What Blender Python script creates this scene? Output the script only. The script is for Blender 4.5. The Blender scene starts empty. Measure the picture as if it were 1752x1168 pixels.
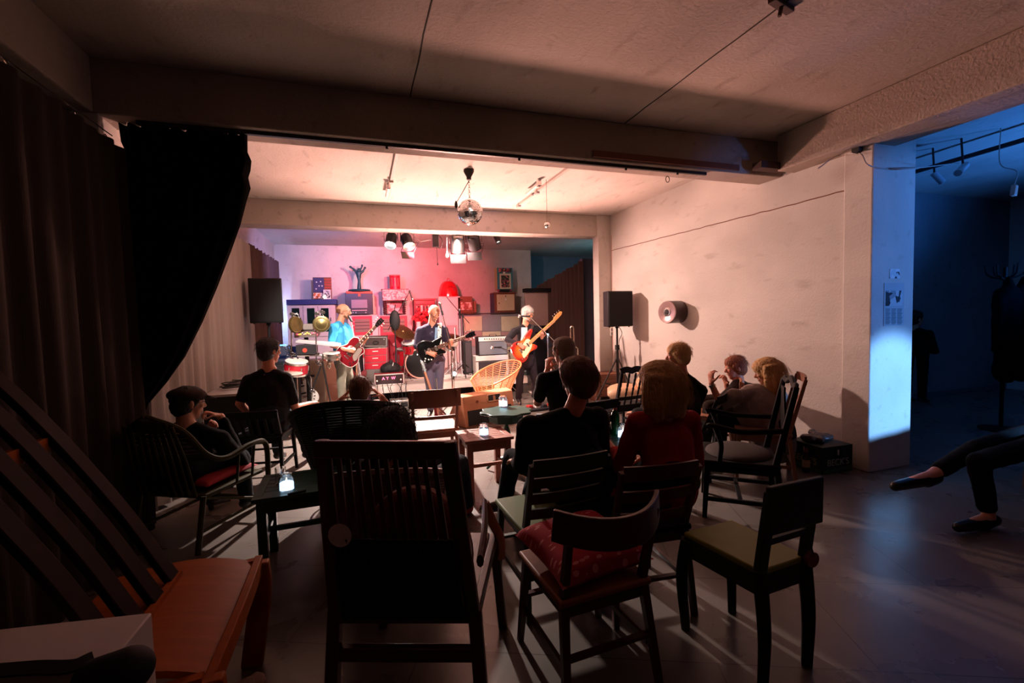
import bpy, bmesh, math, random
import numpy as np
from mathutils import Vector, Matrix, noise
random.seed(7)
SC = bpy.context.scene
COL = SC.collection
PI = math.pi
V = Vector

def lin(c):
    if isinstance(c, str):
        c = c.lstrip('#'); c = [int(c[i:i+2], 16)/255 for i in (0, 2, 4)]
    return tuple((x/12.92 if x <= .04045 else ((x+.055)/1.055)**2.4) for x in c) + (1,)

# ---------------------------------------------------------------- camera
CAM_H = 1.5
FPX = 779.0                                   # focal length in pixels at 1752 wide
CR = (Matrix.Rotation(math.radians(-18.15), 3, 'Z') @ Matrix.Rotation(math.radians(90-3.0), 3, 'X')
      @ Matrix.Rotation(math.radians(-1.45), 3, 'Z'))
cd = bpy.data.cameras.new('camera'); cam = bpy.data.objects.new('camera', cd); COL.objects.link(cam)
cd.sensor_width = 36; cd.lens = FPX/1752*36; cd.clip_start = .05; cd.clip_end = 100
cam.matrix_world = Matrix.Translation((0, 0, CAM_H)) @ CR.to_4x4()
SC.camera = cam

def P(x, y, Y=None, X=None, Z=None):
    """photo pixel -> world point lying in the given real plane of the room"""
    r = CR @ V(((x-876)/FPX, -(y-584)/FPX, -1)); o = V((0, 0, CAM_H))
    if Y is not None: t = Y/r.y
    elif X is not None: t = X/r.x
    else: t = (Z-CAM_H)/r.z
    return o+r*t

# ---------------------------------------------------------------- view, world, lights
SC.view_settings.view_transform = 'Standard'; SC.view_settings.look = 'None'
SC.view_settings.gamma = 1; SC.view_settings.exposure = 0.0
try: SC.view_settings.use_curve_mapping = False
except Exception: pass
w = bpy.data.worlds.new('world'); SC.world = w; w.use_nodes = True
w.node_tree.nodes['Background'].inputs[0].default_value = (.02, .03, .06, 1)
w.node_tree.nodes['Background'].inputs[1].default_value = .02
SC.cycles.max_bounces = 8; SC.cycles.diffuse_bounces = 4; SC.cycles.glossy_bounces = 3
SC.cycles.sample_clamp_indirect = 8

def lamp(name, kind, loc, energy, color, target=None, size=.1, angle=60, blend=.3, sy=None):
    d = bpy.data.lights.new(name, kind); o = bpy.data.objects.new(name, d); COL.objects.link(o)
    o.location = loc; d.energy = energy; d.color = color
    if kind == 'AREA':
        d.size = size
        if sy: d.shape = 'RECTANGLE'; d.size_y = sy
    elif kind == 'SPOT':
        d.shadow_soft_size = size; d.spot_size = math.radians(angle); d.spot_blend = blend
    else: d.shadow_soft_size = size
    if target is not None:
        o.rotation_euler = (V(target)-V(loc)).to_track_quat('-Z', 'Y').to_euler()
    return o
WARM = (1, .66, .52); WHITE = (1, .84, .76); RED = (1, .10, .16); PINK = (1, .42, .46); BLUE = (.10, .34, 1); VIOLET = (.45, .40, 1)
# glaring lamp low on the stage, aimed at the room: lights ceiling, beams and walls and throws the sitters' shadows
lp_ = P(776, 641, Y=8.62)
lamp('stage_lamp', 'SPOT', lp_+V((-.01, -.08, .12)), 2250, (1, .50, .41), (1.5, 5.4, 3.3), .3, 98, .9)
# par cans on the rear side of the second beam
lamp('spot_light_white', 'SPOT', (.53, 7.70, 2.68), 3500, (1, .82, .75), (.7, 6.1, 0), .06, 84, .7)
lamp('spot_light_warm', 'SPOT', (.84, 7.72, 2.66), 850, (1, .64, .55), (3.4, 6.0, 0.6), .06, 100, .8)
# front wash: unseen spots added behind the first beam, no fixtures built
lamp('front_wash_left', 'SPOT', (-.6, 4.35, 3.0), 720, WHITE, (-.2, 8.0, .9), .08, 42, .6)
lamp('front_wash_centre', 'SPOT', (1.2, 4.35, 3.0), 720, WHITE, (1.7, 8.2, .6), .08, 50, .6)
lamp('front_wash_right', 'SPOT', (3.2, 4.35, 3.0), 500, WARM, (2.7, 7.6, .9), .08, 36, .6)
# rear wash on the cabinets
lamp('back_wash_red', 'SPOT', (.9, 7.9, 2.7), 1300, (1, .13, .18), (.85, 11.4, 2.1), .08, 80, .9)
lamp('back_wash_pink', 'SPOT', (1.6, 7.8, 2.75), 850, (1, .62, .56), (2.0, 11.6, 1.8), .1, 120, .8)
lamp('back_wash_violet', 'SPOT', (-.4, 7.9, 2.8), 280, VIOLET, (-1.0, 11.6, 2.2), .1, 90, .9)
lamp('strip_light_blue', 'POINT', (-1.58, 11.2, 1.6), 60, (.35, .5, 1), size=.08)
# blue light in the room to the right
lamp('blue_spot', 'SPOT', (4.95, .6, 1.0), 620, (.17, .45, 1), (4.64, 2.88, .72), .07, 31, .55)
lamp('blue_wash', 'SPOT', (5.4, .4, 1.9), 190, (.08, .30, 1), (4.74, 2.88, 2.0), .1, 46, .6)
lamp('blue_ceiling', 'SPOT', (7.6, 1.6, 1.4), 330, (.04, .25, 1), (6.9, 2.9, 3.3), .2, 120, .8)
lamp('blue_back_room', 'POINT', (5.9, 10.2, 2.3), 26, (.20, .45, .55), size=.3)
# weak warm fill added behind the camera, no lamp stands there
lamp('fill_behind_camera', 'AREA', (-.6, -1.6, 2.6), .15, (1, .40, .20), (.3, 3, .5), 1.4)

# ---------------------------------------------------------------- materials
_M = {}
def mat(name, col, rough=.6, metal=0, var=.12, scale=8, bump=0, bscale=60, emit=None, es=0, stretch=(1, 1, 1), trans=0, coat=0, spec=.5):
    if name in _M: return _M[name]
    m = bpy.data.materials.new(name); m.use_nodes = True; nt = m.node_tree; b = nt.nodes['Principled BSDF']
    c = lin(col)
    b.inputs['Roughness'].default_value = rough; b.inputs['Metallic'].default_value = metal
    b.inputs['Specular IOR Level'].default_value = spec
    if coat: b.inputs['Coat Weight'].default_value = coat
    if trans: b.inputs['Transmission Weight'].default_value = trans
    tc = nt.nodes.new('ShaderNodeTexCoord'); mp = nt.nodes.new('ShaderNodeMapping'); mp.inputs['Scale'].default_value = stretch
    nt.links.new(tc.outputs['Object'], mp.inputs[0])
    if var:
        n = nt.nodes.new('ShaderNodeTexNoise'); n.inputs['Scale'].default_value = scale; n.inputs['Detail'].default_value = 6
        nt.links.new(mp.outputs[0], n.inputs['Vector'])
        r = nt.nodes.new('ShaderNodeMix'); r.data_type = 'RGBA'
        r.inputs[6].default_value = tuple(x*(1-var) for x in c[:3])+(1,)
        r.inputs[7].default_value = tuple(min(1, x*(1+var)) for x in c[:3])+(1,)
        nt.links.new(n.outputs[0], r.inputs[0]); nt.links.new(r.outputs[2], b.inputs['Base Color'])
    else: b.inputs['Base Color'].default_value = c
    if bump:
        n2 = nt.nodes.new('ShaderNodeTexNoise'); n2.inputs['Scale'].default_value = bscale; n2.inputs['Detail'].default_value = 4
        nt.links.new(mp.outputs[0], n2.inputs['Vector'])
        bp = nt.nodes.new('ShaderNodeBump'); bp.inputs['Strength'].default_value = bump; bp.inputs['Distance'].default_value = .01
        nt.links.new(n2.outputs[0], bp.inputs['Height']); nt.links.new(bp.outputs[0], b.inputs['Normal'])
    if emit:
        b.inputs['Emission Color'].default_value = lin(emit); b.inputs['Emission Strength'].default_value = es
    _M[name] = m
    return m

def plaster(name, base, dirt, seed=0, bump=.35):
    m = bpy.data.materials.new(name); m.use_nodes = True; nt = m.node_tree; b = nt.nodes['Principled BSDF']
    b.inputs['Roughness'].default_value = .85; b.inputs['Specular IOR Level'].default_value = .2
    g = nt.nodes.new('ShaderNodeNewGeometry')
    def noi(s, d, st=(1, 1, 1)):
        mp = nt.nodes.new('ShaderNodeMapping'); mp.inputs['Scale'].default_value = st; mp.inputs['Location'].default_value = (seed, seed*2, 0)
        nt.links.new(g.outputs['Position'], mp.inputs[0])
        n = nt.nodes.new('ShaderNodeTexNoise'); n.inputs['Scale'].default_value = s; n.inputs['Detail'].default_value = d
        nt.links.new(mp.outputs[0], n.inputs['Vector']); return n
    n1 = noi(1.1, 8, (1, .55, 1)); n2 = noi(9, 8, (1, .35, 1)); n3 = noi(45, 5)
    def ramp(n, a, c):
        r = nt.nodes.new('ShaderNodeValToRGB'); r.color_ramp.elements[0].position = a; r.color_ramp.elements[1].position = c
        nt.links.new(n.outputs[0], r.inputs[0]); return r
    r1 = ramp(n1, .38, .62); r2 = ramp(n2, .60, .80)
    mx = nt.nodes.new('ShaderNodeMix'); mx.data_type = 'RGBA'; mx.inputs[6].default_value = lin(base)
    mx.inputs[7].default_value = tuple(x*.80 for x in lin(base)[:3])+(1,)
    nt.links.new(r1.outputs[0], mx.inputs[0])
    m2 = nt.nodes.new('ShaderNodeMix'); m2.data_type = 'RGBA'; nt.links.new(mx.outputs[2], m2.inputs[6]); m2.inputs[7].default_value = lin(dirt)
    mul = nt.nodes.new('ShaderNodeMath'); mul.operation = 'MULTIPLY'; mul.inputs[1].default_value = .45
    nt.links.new(r2.outputs[0], mul.inputs[0]); nt.links.new(mul.outputs[0], m2.inputs[0])
    nt.links.new(m2.outputs[2], b.inputs['Base Color'])
    bp = nt.nodes.new('ShaderNodeBump'); bp.inputs['Strength'].default_value = bump; bp.inputs['Distance'].default_value = .01
    ad = nt.nodes.new('ShaderNodeMath'); nt.links.new(n3.outputs[0], ad.inputs[0]); nt.links.new(n2.outputs[0], ad.inputs[1])
    nt.links.new(ad.outputs[0], bp.inputs['Height']); nt.links.new(bp.outputs[0], b.inputs['Normal'])
    return m

def floor_mat():
    m = bpy.data.materials.new('floor_paint'); m.use_nodes = True; nt = m.node_tree; b = nt.nodes['Principled BSDF']
    g = nt.nodes.new('ShaderNodeNewGeometry')
    br = nt.nodes.new('ShaderNodeTexBrick'); br.inputs['Scale'].default_value = 1; br.offset = .5
    br.inputs['Brick Width'].default_value = 1.3; br.inputs['Row Height'].default_value = .65; br.inputs['Mortar Size'].default_value = .003
    br.inputs['Color1'].default_value = lin('#756c66'); br.inputs['Color2'].default_value = lin('#6e655f'); br.inputs['Mortar'].default_value = lin('#4a423e')
    mp = nt.nodes.new('ShaderNodeMapping'); mp.inputs['Rotation'].default_value = (0, 0, math.radians(24)); nt.links.new(g.outputs['Position'], mp.inputs[0])
    nt.links.new(mp.outputs[0], br.inputs['Vector'])
    n = nt.nodes.new('ShaderNodeTexNoise'); n.inputs['Scale'].default_value = 3; n.inputs['Detail'].default_value = 6; nt.links.new(g.outputs['Position'], n.inputs['Vector'])
    r = nt.nodes.new('ShaderNodeValToRGB'); r.color_ramp.elements[0].position = .28; r.color_ramp.elements[0].color = (.74, .72, .70, 1); r.color_ramp.elements[1].position = .72
    nt.links.new(n.outputs[0], r.inputs[0])
    mx = nt.nodes.new('ShaderNodeMix'); mx.data_type = 'RGBA'; mx.blend_type = 'MULTIPLY'; mx.inputs[0].default_value = 1
    nt.links.new(br.outputs[0], mx.inputs[6]); nt.links.new(r.outputs[0], mx.inputs[7]); nt.links.new(mx.outputs[2], b.inputs['Base Color'])
    r2 = nt.nodes.new('ShaderNodeMapRange'); r2.inputs[3].default_value = .20; r2.inputs[4].default_value = .38; nt.links.new(n.outputs[0], r2.inputs[0])
    nt.links.new(r2.outputs[0], b.inputs['Roughness'])
    return m

# ---------------------------------------------------------------- mesh builder
def frame(d, side=None):
    d = d.normalized()
    if side is None: side = V((0, 0, 1)) if abs(d.z) < .9 else V((1, 0, 0))
    s = side-d*side.dot(d)
    if s.length < 1e-4: s = d.orthogonal()
    s.normalize(); return s, d.cross(s).normalized()

def crom(pts, n=6):
    """smooth curve through points"""
    pts = [V(p) for p in pts]; q = [2*pts[0]-pts[1]]+pts+[2*pts[-1]-pts[-2]]; out = []
    for i in range(1, len(q)-2):
        a, b, c, d = q[i-1:i+3]
        for k in range(n):
            t = k/n
            out.append(.5*((2*b)+(c-a)*t+(2*a-5*b+4*c-d)*t*t+(3*b-a-3*c+d)*t**3))
    out.append(pts[-1]); return out

class MB:
    def __init__(s): s.v = []; s.f = []
    def add(s, vs, fs):
        o = len(s.v); s.v += [tuple(v) for v in vs]; s.f += [tuple(i+o for i in f) for f in fs]; return s
    def box(s, c, d, rz=0, rx=0, ry=0):
        R = Matrix.Rotation(rz, 3, 'Z') @ Matrix.Rotation(ry, 3, 'Y') @ Matrix.Rotation(rx, 3, 'X'); c = V(c)
        vs = [c+R@V((x*d[0]/2, y*d[1]/2, z*d[2]/2)) for x in (-1, 1) for y in (-1, 1) for z in (-1, 1)]
        return s.add(vs, [(0, 1, 3, 2), (4, 6, 7, 5), (0, 4, 5, 1), (2, 3, 7, 6), (0, 2, 6, 4), (1, 5, 7, 3)])
    def bar(s, a, b, w, d, side=(1, 0, 0), w2=None, d2=None):
        """rectangular bar from a to b, w along side, d across"""
        a, b = V(a), V(b); x, y = frame(b-a, V(side)); w2 = w2 or w; d2 = d2 or d
        vs = [a+x*i*w/2+y*j*d/2 for i in (-1, 1) for j in (-1, 1)]+[b+x*i*w2/2+y*j*d2/2 for i in (-1, 1) for j in (-1, 1)]
        return s.add(vs, [(0, 1, 3, 2), (4, 6, 7, 5), (0, 4, 5, 1), (2, 3, 7, 6), (0, 2, 6, 4), (1, 5, 7, 3)])
    def rings(s, rs, closed=False, cap=True):
        n = len(rs[0]); o = [v for r in rs for v in r]; f = []
        m = len(rs)
        for i in range(m if closed else m-1):
            for k in range(n):
                a = i*n+k; b = i*n+(k+1) % n; c = ((i+1) % m)*n+(k+1) % n; d = ((i+1) % m)*n+k
                f.append((a, b, c, d))
        if cap and not closed: f.append(tuple(range(n))[::-1]); f.append(tuple((m-1)*n+k for k in range(n)))
        return s.add(o, f)
    def tube(s, pts, r, n=8, closed=False, flat=1, side=None, r2=None):
        pts = [V(p) for p in pts]; rs = []; m = len(pts); x = None
        for i, p in enumerate(pts):
            if closed: d = pts[(i+1) % m]-pts[i-1]
            else: d = pts[min(i+1, m-1)]-pts[max(i-1, 0)]
            if x is None: x, y = frame(d, V(side) if side else None)
            else: x, y = frame(d, V(side) if side else x)
            rr = r[i] if isinstance(r, (list, tuple)) else (r if r2 is None else r+(r2-r)*i/(m-1))
            rs.append([p+x*math.cos(2*PI*k/n)*rr+y*math.sin(2*PI*k/n)*rr*flat for k in range(n)])
        return s.rings(rs, closed)
    def strap(s, pts, w, t, side):
        """flat band along points, width w along side, thickness t"""
        pts = [V(p) for p in pts]; rs = []; m = len(pts)
        for i, p in enumerate(pts):
            d = pts[min(i+1, m-1)]-pts[max(i-1, 0)]; x, y = frame(d, V(side))
            rs.append([p+x*w/2+y*t/2, p-x*w/2+y*t/2, p-x*w/2-y*t/2, p+x*w/2-y*t/2])
        return s.rings(rs)
    def cyl(s, a, b, r, r2=None, n=20): return s.tube([a, b], [r, r if r2 is None else r2], n)
    def lathe(s, prof, c=(0, 0, 0), n=24, axis=(0, 0, 1), side=None, sx=1, sy=1):
        c = V(c); ax = V(axis).normalized(); x, y = frame(ax, V(side) if side else None)
        rs = [[c+ax*z+(x*math.cos(2*PI*k/n)*sx+y*math.sin(2*PI*k/n)*sy)*max(r, 1e-4) for k in range(n)] for r, z in prof]
        return s.rings(rs)
    def cap(s, a, b, r1, r2, side=None, flat=1, n=14, m=5):
        """closed tapered capsule; flat squashes it across `side`"""
        a, b = V(a), V(b); d = b-a
        if d.length < 1e-5: d = V((0, 0, 1e-3))
        u = d.normalized(); x, y = frame(d, V(side) if side is not None else None); rs = []
        for i in range(m+1):
            t = PI/2*(1-i/m); rs.append((a-u*math.sin(t)*r1, math.cos(t)*r1))
        for i in range(m+1):
            t = PI/2*i/m; rs.append((b+u*math.sin(t)*r2, math.cos(t)*r2))
        return s.rings([[c+x*math.cos(2*PI*k/n)*max(r, 1e-4)+y*math.sin(2*PI*k/n)*max(r, 1e-4)*flat for k in range(n)] for c, r in rs])
    def ell(s, c, rx, ry, rz, X=(1, 0, 0), Y=(0, 1, 0), n=20, m=12, z0=-1, z1=1):
        c = V(c); X = V(X).normalized(); Y = V(Y).normalized(); Z = X.cross(Y).normalized(); rs = []
        a0, a1 = math.asin(z0), math.asin(z1)
        for i in range(m+1):
            t = a0+(a1-a0)*i/m; rr = max(math.cos(t), 1e-3)
            rs.append([c+X*rx*rr*math.cos(2*PI*k/n)+Y*ry*rr*math.sin(2*PI*k/n)+Z*rz*math.sin(t) for k in range(n)])
        return s.rings(rs)
    def prism(s, pts, n, t):
        """polygon extruded along n by t, centred"""
        n = V(n).normalized(); k = len(pts); a = [V(p)-n*t/2 for p in pts]; b = [V(p)+n*t/2 for p in pts]
        return s.add(a+b, [tuple(range(k))[::-1], tuple(range(k, 2*k))]+[(i, (i+1) % k, k+(i+1) % k, k+i) for i in range(k)])
    def sheet(s, g, t=0, closed=False):
        """grid of points -> thin solid sheet"""
        g = [[V(p) for p in r] for r in g]; nr, nc = len(g), len(g[0])
        if not t:
            return s.add([p for r in g for p in r], [(i*nc+j, i*nc+j+1, (i+1)*nc+j+1, (i+1)*nc+j) for i in range(nr-1) for j in range(nc-1)])
        N = []
        for i in range(nr):
            for j in range(nc):
                du = g[min(i+1, nr-1)][j]-g[max(i-1, 0)][j]; dv = g[i][min(j+1, nc-1)]-g[i][max(j-1, 0)]
                q = du.cross(dv); N.append(q.normalized()*t/2 if q.length > 1e-9 else V((0, t/2, 0)))
        P0 = [p for r in g for p in r]; top = [p+q for p, q in zip(P0, N)]; bot = [p-q for p, q in zip(P0, N)]; k = nr*nc
        f = []
        for i in range(nr-1):
            for j in range(nc-1):
                a, b, c, d = i*nc+j, i*nc+j+1, (i+1)*nc+j+1, (i+1)*nc+j
                f += [(a, b, c, d), (k+d, k+c, k+b, k+a)]
        for j in range(nc-1):
            f += [(j+1, j, k+j, k+j+1), ((nr-1)*nc+j, (nr-1)*nc+j+1, k+(nr-1)*nc+j+1, k+(nr-1)*nc+j)]
        for i in range(nr-1):
            f += [(i*nc, (i+1)*nc, k+(i+1)*nc, k+i*nc), ((i+1)*nc+nc-1, i*nc+nc-1, k+i*nc+nc-1, k+(i+1)*nc+nc-1)]
        return s.add(top+bot, f)
    def build(s, name, m, parent=None, world=False, smooth=True, bevel=0, voxel=0, sm=0, disp=0, dscale=.1, label=None, angle=40):
        me = bpy.data.meshes.new(name); vs = s.v
        if world and parent is not None:
            inv = INV[parent.name]
            vs = [tuple(inv @ V(v)) for v in vs]
        me.from_pydata(vs, [], s.f); me.update(); bm = bmesh.new(); bm.from_mesh(me); bmesh.ops.recalc_face_normals(bm, faces=bm.faces[:]); bm.to_mesh(me); bm.free()
        me.materials.append(m)
        o = bpy.data.objects.new(name, me); COL.objects.link(o)
        if parent is not None: o.parent = parent
        if bevel:
            b = o.modifiers.new('b', 'BEVEL'); b.width = bevel; b.segments = 2; b.limit_method = 'ANGLE'; b.angle_limit = math.radians(35)
        if voxel:
            r = o.modifiers.new('r', 'REMESH'); r.mode = 'VOXEL'; r.voxel_size = voxel; r.use_smooth_shade = True
            if sm: k = o.modifiers.new('s', 'SMOOTH'); k.factor = .5; k.iterations = sm
        if disp:
            t = bpy.data.textures.new('n', 'CLOUDS'); t.noise_scale = dscale; t.noise_depth = 3
            k = o.modifiers.new('d', 'DISPLACE'); k.texture = t; k.strength = disp; k.mid_level = .5; k.texture_coords = 'GLOBAL'
        if smooth:
            me.polygons.foreach_set('use_smooth', [True]*len(me.polygons))
            if not voxel:
                try: me.set_sharp_from_angle(angle=math.radians(angle))
                except Exception: pass
        if label: o['label'] = label
        if parent is not None and parent.name in INV: INV[o.name] = INV[parent.name]
        return o

INV = {}
def thing(name, label, cat, loc=(0, 0, 0), rz=0, group=None, M=None):
    o = bpy.data.objects.new(name, None); COL.objects.link(o); o.empty_display_size = .1
    if M is not None: o.matrix_world = M; mw = M
    else:
        o.location = loc; o.rotation_euler = (0, 0, rz); mw = Matrix.Translation(V(loc)) @ Matrix.Rotation(rz, 4, 'Z')
    o['label'] = label; o['category'] = cat
    if group: o['group'] = group
    INV[o.name] = mw.inverted(); return o
def tag(o, label, cat, group=None, kind=None):
    o['label'] = label; o['category'] = cat
    if group: o['group'] = group
    if kind: o['kind'] = kind
    return o
def struct(o): o['kind'] = 'structure'; return o
def copy_thing(o, loc, rz, label):
    c = o.copy(); COL.objects.link(c); c.location = loc; c.rotation_euler = (0, 0, rz); c['label'] = label
    for ch in list(o.children):
        d = ch.copy(); COL.objects.link(d); d.parent = c
        for g in list(ch.children):
            e = g.copy(); COL.objects.link(e); e.parent = d
    return c
def text(name, s, size, loc, rot, m, parent=None, ext=.001, align='CENTER'):
    cu = bpy.data.curves.new(name, 'FONT'); cu.body = s; cu.size = size; cu.align_x = align; cu.align_y = 'CENTER'; cu.extrude = ext
    cu.materials.append(m); o = bpy.data.objects.new(name, cu); COL.objects.link(o); 
    bpy.context.view_layer.update(); me = bpy.data.meshes.new_from_object(o.evaluated_get(bpy.context.evaluated_depsgraph_get())); bpy.data.objects.remove(o)
    o = bpy.data.objects.new(name, me); COL.objects.link(o); o.location = loc; o.rotation_euler = rot
    if parent is not None: o.parent = parent
    return o
# ================================================================ ROOM
M_wall = plaster('wall_plaster', '#d9d2ca', '#8a7a6c', 1)
M_ceil = plaster('ceiling_plaster', '#cfc6bd', '#6f6055', 5, .5)
M_beam = plaster('beam_plaster', '#cbc2b8', '#5d4c40', 9, .6)
M_floor = floor_mat()
XL, XR, YB = -1.86, 4.40, 11.75
H, BB = 3.32, 2.95
def sbox(name, c, d, m, bevel=0): return struct(MB().box(c, d).build(name, m, smooth=False, bevel=bevel))
def slab(name, x0, x1, y0, y1, z0, z1, m, bevel=0): return sbox(name, ((x0+x1)/2, (y0+y1)/2, (z0+z1)/2), (x1-x0, y1-y0, z1-z0), m, bevel)
slab('floor', XL-.2, 11, -3, 15, -.1, 0, M_floor)
slab('ceiling', XL-.2, 4.40, 3.86, 12, H, H+.12, M_ceil)
M_cf = plaster('dimmed_concrete_ceiling', '#ab9c91', '#5a4a40', 5, .5)  # rawer concrete, darkened further so the front of the room stays dim
M_bf = plaster('dimmed_concrete_beam', '#a6978b', '#4a3a30', 9, .7)  # beam plaster with the same front dimming put into its colour
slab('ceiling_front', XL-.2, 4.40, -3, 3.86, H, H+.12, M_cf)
slab('ceiling_side', 4.40, 11, -3, 15, H+.02, H+.12, M_ceil)
slab('wall_left', XL-.2, XL, -3, 12, 0, H, M_wall)
slab('wall_back', XL, XR+.05, YB, YB+.2, 0, H, M_wall)
slab('wall_right', XR, XR+.25, 3.12, 7.45, 0, H, M_wall)
M_dkw = mat('dark_bar_wall', '#2a1d18', .9)
slab('wall_behind', XL, 11, -3.2, -3, 0, H+.1, M_dkw)
slab('wall_far_right', 11, 11.2, -3, 15, 0, H+.1, M_wall)
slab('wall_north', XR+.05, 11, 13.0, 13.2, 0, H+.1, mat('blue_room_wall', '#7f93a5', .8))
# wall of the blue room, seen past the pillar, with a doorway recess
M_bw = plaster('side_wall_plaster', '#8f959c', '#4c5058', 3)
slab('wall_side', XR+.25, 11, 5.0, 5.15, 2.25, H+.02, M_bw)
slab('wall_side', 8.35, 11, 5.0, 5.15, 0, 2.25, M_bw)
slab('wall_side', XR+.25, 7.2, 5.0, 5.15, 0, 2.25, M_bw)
slab('door_1', 7.2, 8.35, 5.10, 5.16, 0, 2.25, mat('door_dark', '#4a5058', .6))
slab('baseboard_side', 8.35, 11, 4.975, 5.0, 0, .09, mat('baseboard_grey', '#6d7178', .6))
# beams
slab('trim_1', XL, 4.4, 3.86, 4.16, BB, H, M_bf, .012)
slab('trim_2', XL, 4.85, 7.5, 7.85, BB, H, M_beam, .012)
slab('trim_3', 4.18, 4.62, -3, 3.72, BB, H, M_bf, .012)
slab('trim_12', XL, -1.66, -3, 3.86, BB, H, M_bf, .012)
# pillars
slab('trim_4', 4.34, 4.90, 2.88, 3.14, 0, H, M_wall, .012)
slab('trim_5', 4.14, 4.66, 7.45, 7.66, 0, H, M_wall, .01)
slab('trim_6', XL, XL+.22, 3.86, 4.12, 0, BB, M_wall, .01)
# ceiling slab joints and the cracked ledge on the right wall
M_dk = mat('joint_dark', '#2b211c', .9)
def wob(a, b, n, amp):
    a, b = V(a), V(b); return [a.lerp(b, i/n)+V((random.uniform(-amp, amp), random.uniform(-amp, amp), 0)) for i in range(n+1)]
for i, x in enumerate((.45, 2.45)):
    struct(MB().tube(wob((x, -2.9, H), (x, 3.86, H), 40, .004), .006, 6).build('trim_%d' % (7+i), M_dk))
    struct(MB().tube(wob((x, 4.2, H), (x, 7.5, H), 20, .002), .003, 6).build('trim_%d' % (9+i), mat('joint_light', '#b9aaa0', .9)))
struct(MB().tube([V((XR, 3.14+.11*i, 2.62+.0015*i+random.uniform(-.006, .006))) for i in range(40)], .0055, 6).build('trim_11', mat('crack', '#7a4f3e', .9)))
p = P(1338, 14, Z=H-.03)
tag(MB().bar(p+V((-.10, -.02, .02)), p+V((.10, .03, .02)), .05, .03).cyl(p+V((0, 0, .03)), p+V((-.02, 0, -.05)), .012, n=10).build('ceiling_bracket', mat('bracket_dark', '#4a342c', .7), bevel=.003), 'small dark metal bracket screwed beside the long joint of the front ceiling', 'bracket')
# curtain rail under the first beam, wooden lath on its face
M_rail = mat('rail_dark', '#1d1512', .5)
rl = thing('curtain_rail', 'long dark curtain rail hanging under the front concrete beam', 'rail', (1.0, 3.93, BB-.07))
MB().box((1.0, 3.93, BB-.014), (4.9, .03, .028)).build('track', M_rail, rl, world=True)
for x in (-.9, .25, 1.4, 2.5, 3.1): MB().bar((x, 3.93, BB+.001), (x, 3.93, BB-.045), .02, .01).build('bracket', M_rail, rl, world=True)
MB().tube([V((2.98+.022*math.cos(a), 3.93, BB-.1+.03*math.sin(a))) for a in [i*PI/6 for i in range(12)]], .004, 6, closed=True).build('hook', M_rail, rl, world=True)
tag(MB().box((2.95, 3.845, BB+.05), (1.7, .02, .06)).build('wooden_lath', mat('lath', '#6b3d2b', .7), bevel=.003), 'thin brown wooden lath fixed along the face of the front beam', 'lath')
tag(MB().box((4.13, 3.74, BB+.05), (.4, .12, .07)).build('wooden_plank', mat('plank', '#3d241a', .8), bevel=.004), 'short brown plank wedged at the beam corner above the pillar', 'plank')

# tracks on the ceiling between the beams
M_tr = mat('track_white', '#b8aca4', .5); M_chr = mat('chrome', '#d8d4d0', .18, 1, var=0); M_blk = mat('matt_black', '#141212', .7)
for k, (a, b, lab) in enumerate((((2.46, 4.3), (2.46, 6.15), 'right lighting track on the white ceiling, nearer the front beam'),
                                ((2.46, 6.35), (2.46, 6.95), 'short piece of lighting track ending above the second beam'),
                                ((.43, 4.3), (.43, 6.1), 'left lighting track on the white ceiling beside the black curtain'))):
    t = thing('lighting_track', lab, 'lighting track', (a[0], a[1], H))
    MB().box((a[0], (a[1]+b[1])/2, H-.018), (.035, b[1]-a[1], .036)).build('channel', M_tr, t, world=True, bevel=.003)
    MB().box((a[0], b[1]+.03, H-.03), (.05, .09, .06)).build('end_box', M_tr, t, world=True, bevel=.004)
for i, (x, y, l) in enumerate(((.40, 6.5, 'glass tube lamp hanging down from the left lighting track'), (2.30, 5.95, 'bare tube lamp clipped beside the right lighting track'))):
    t = thing('tube_lamp', l, 'lamp', (x, y, H))
    MB().cyl((x, y-.22, H-.06), (x, y+.22, H-.07), .02).build('glass_tube', mat('frosted_glass', '#e8ddd6', .3), t, world=True)
    MB().box((x, y-.25, H-.045), (.05, .06, .09)).build('holder', M_chr, t, world=True, bevel=.004)

# disco ball with motor, chain and cable
bc = P(804, 363, Y=5.55); bx, by = bc.x, bc.y
t = thing('disco_ball', 'mirrored disco ball hanging from a black motor on the white ceiling', 'disco ball', (bx, by, H))
mir = bpy.data.materials.new('mirror_tiles'); mir.use_nodes = True; _n = mir.node_tree; _b = _n.nodes['Principled BSDF']
_b.inputs['Metallic'].default_value = 1; _b.inputs['Roughness'].default_value = .12; _b.inputs['Base Color'].default_value = (.85, .83, .82, 1)
b = MB(); R = .155; nz = 26
for i in range(nz):
    a0 = -PI/2+PI*i/nz; a1 = a0+PI/nz*.93; rr = math.cos((a0+a1)/2); nn = max(4, int(2*PI*R*rr/.019))
    for k in range(nn):
        p0 = 2*PI*k/nn; p1 = p0+2*PI/nn*.92
        j = random.uniform(-.004, .004)
        q = [(R+j*random.random())*V((math.cos(a)*math.cos(p), math.cos(a)*math.sin(p), math.sin(a)))+V((bx, by, bc.z)) for a, p in ((a0, p0), (a0, p1), (a1, p1), (a1, p0))]
        b.add(q, [(0, 1, 2, 3)])
b.build('mirror_ball', mir, t, world=True, smooth=False)
MB().ell((bx, by, bc.z), .1515, .1515, .1515).build('core', M_blk, t, world=True)
MB().lathe([(.062, 0), (.065, -.02), (.05, -.05), (.03, -.085), (.028, -.12)], (bx, by, H)).build('motor', M_blk, t, world=True)
b = MB(); z = H-.12; k = 0
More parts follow.
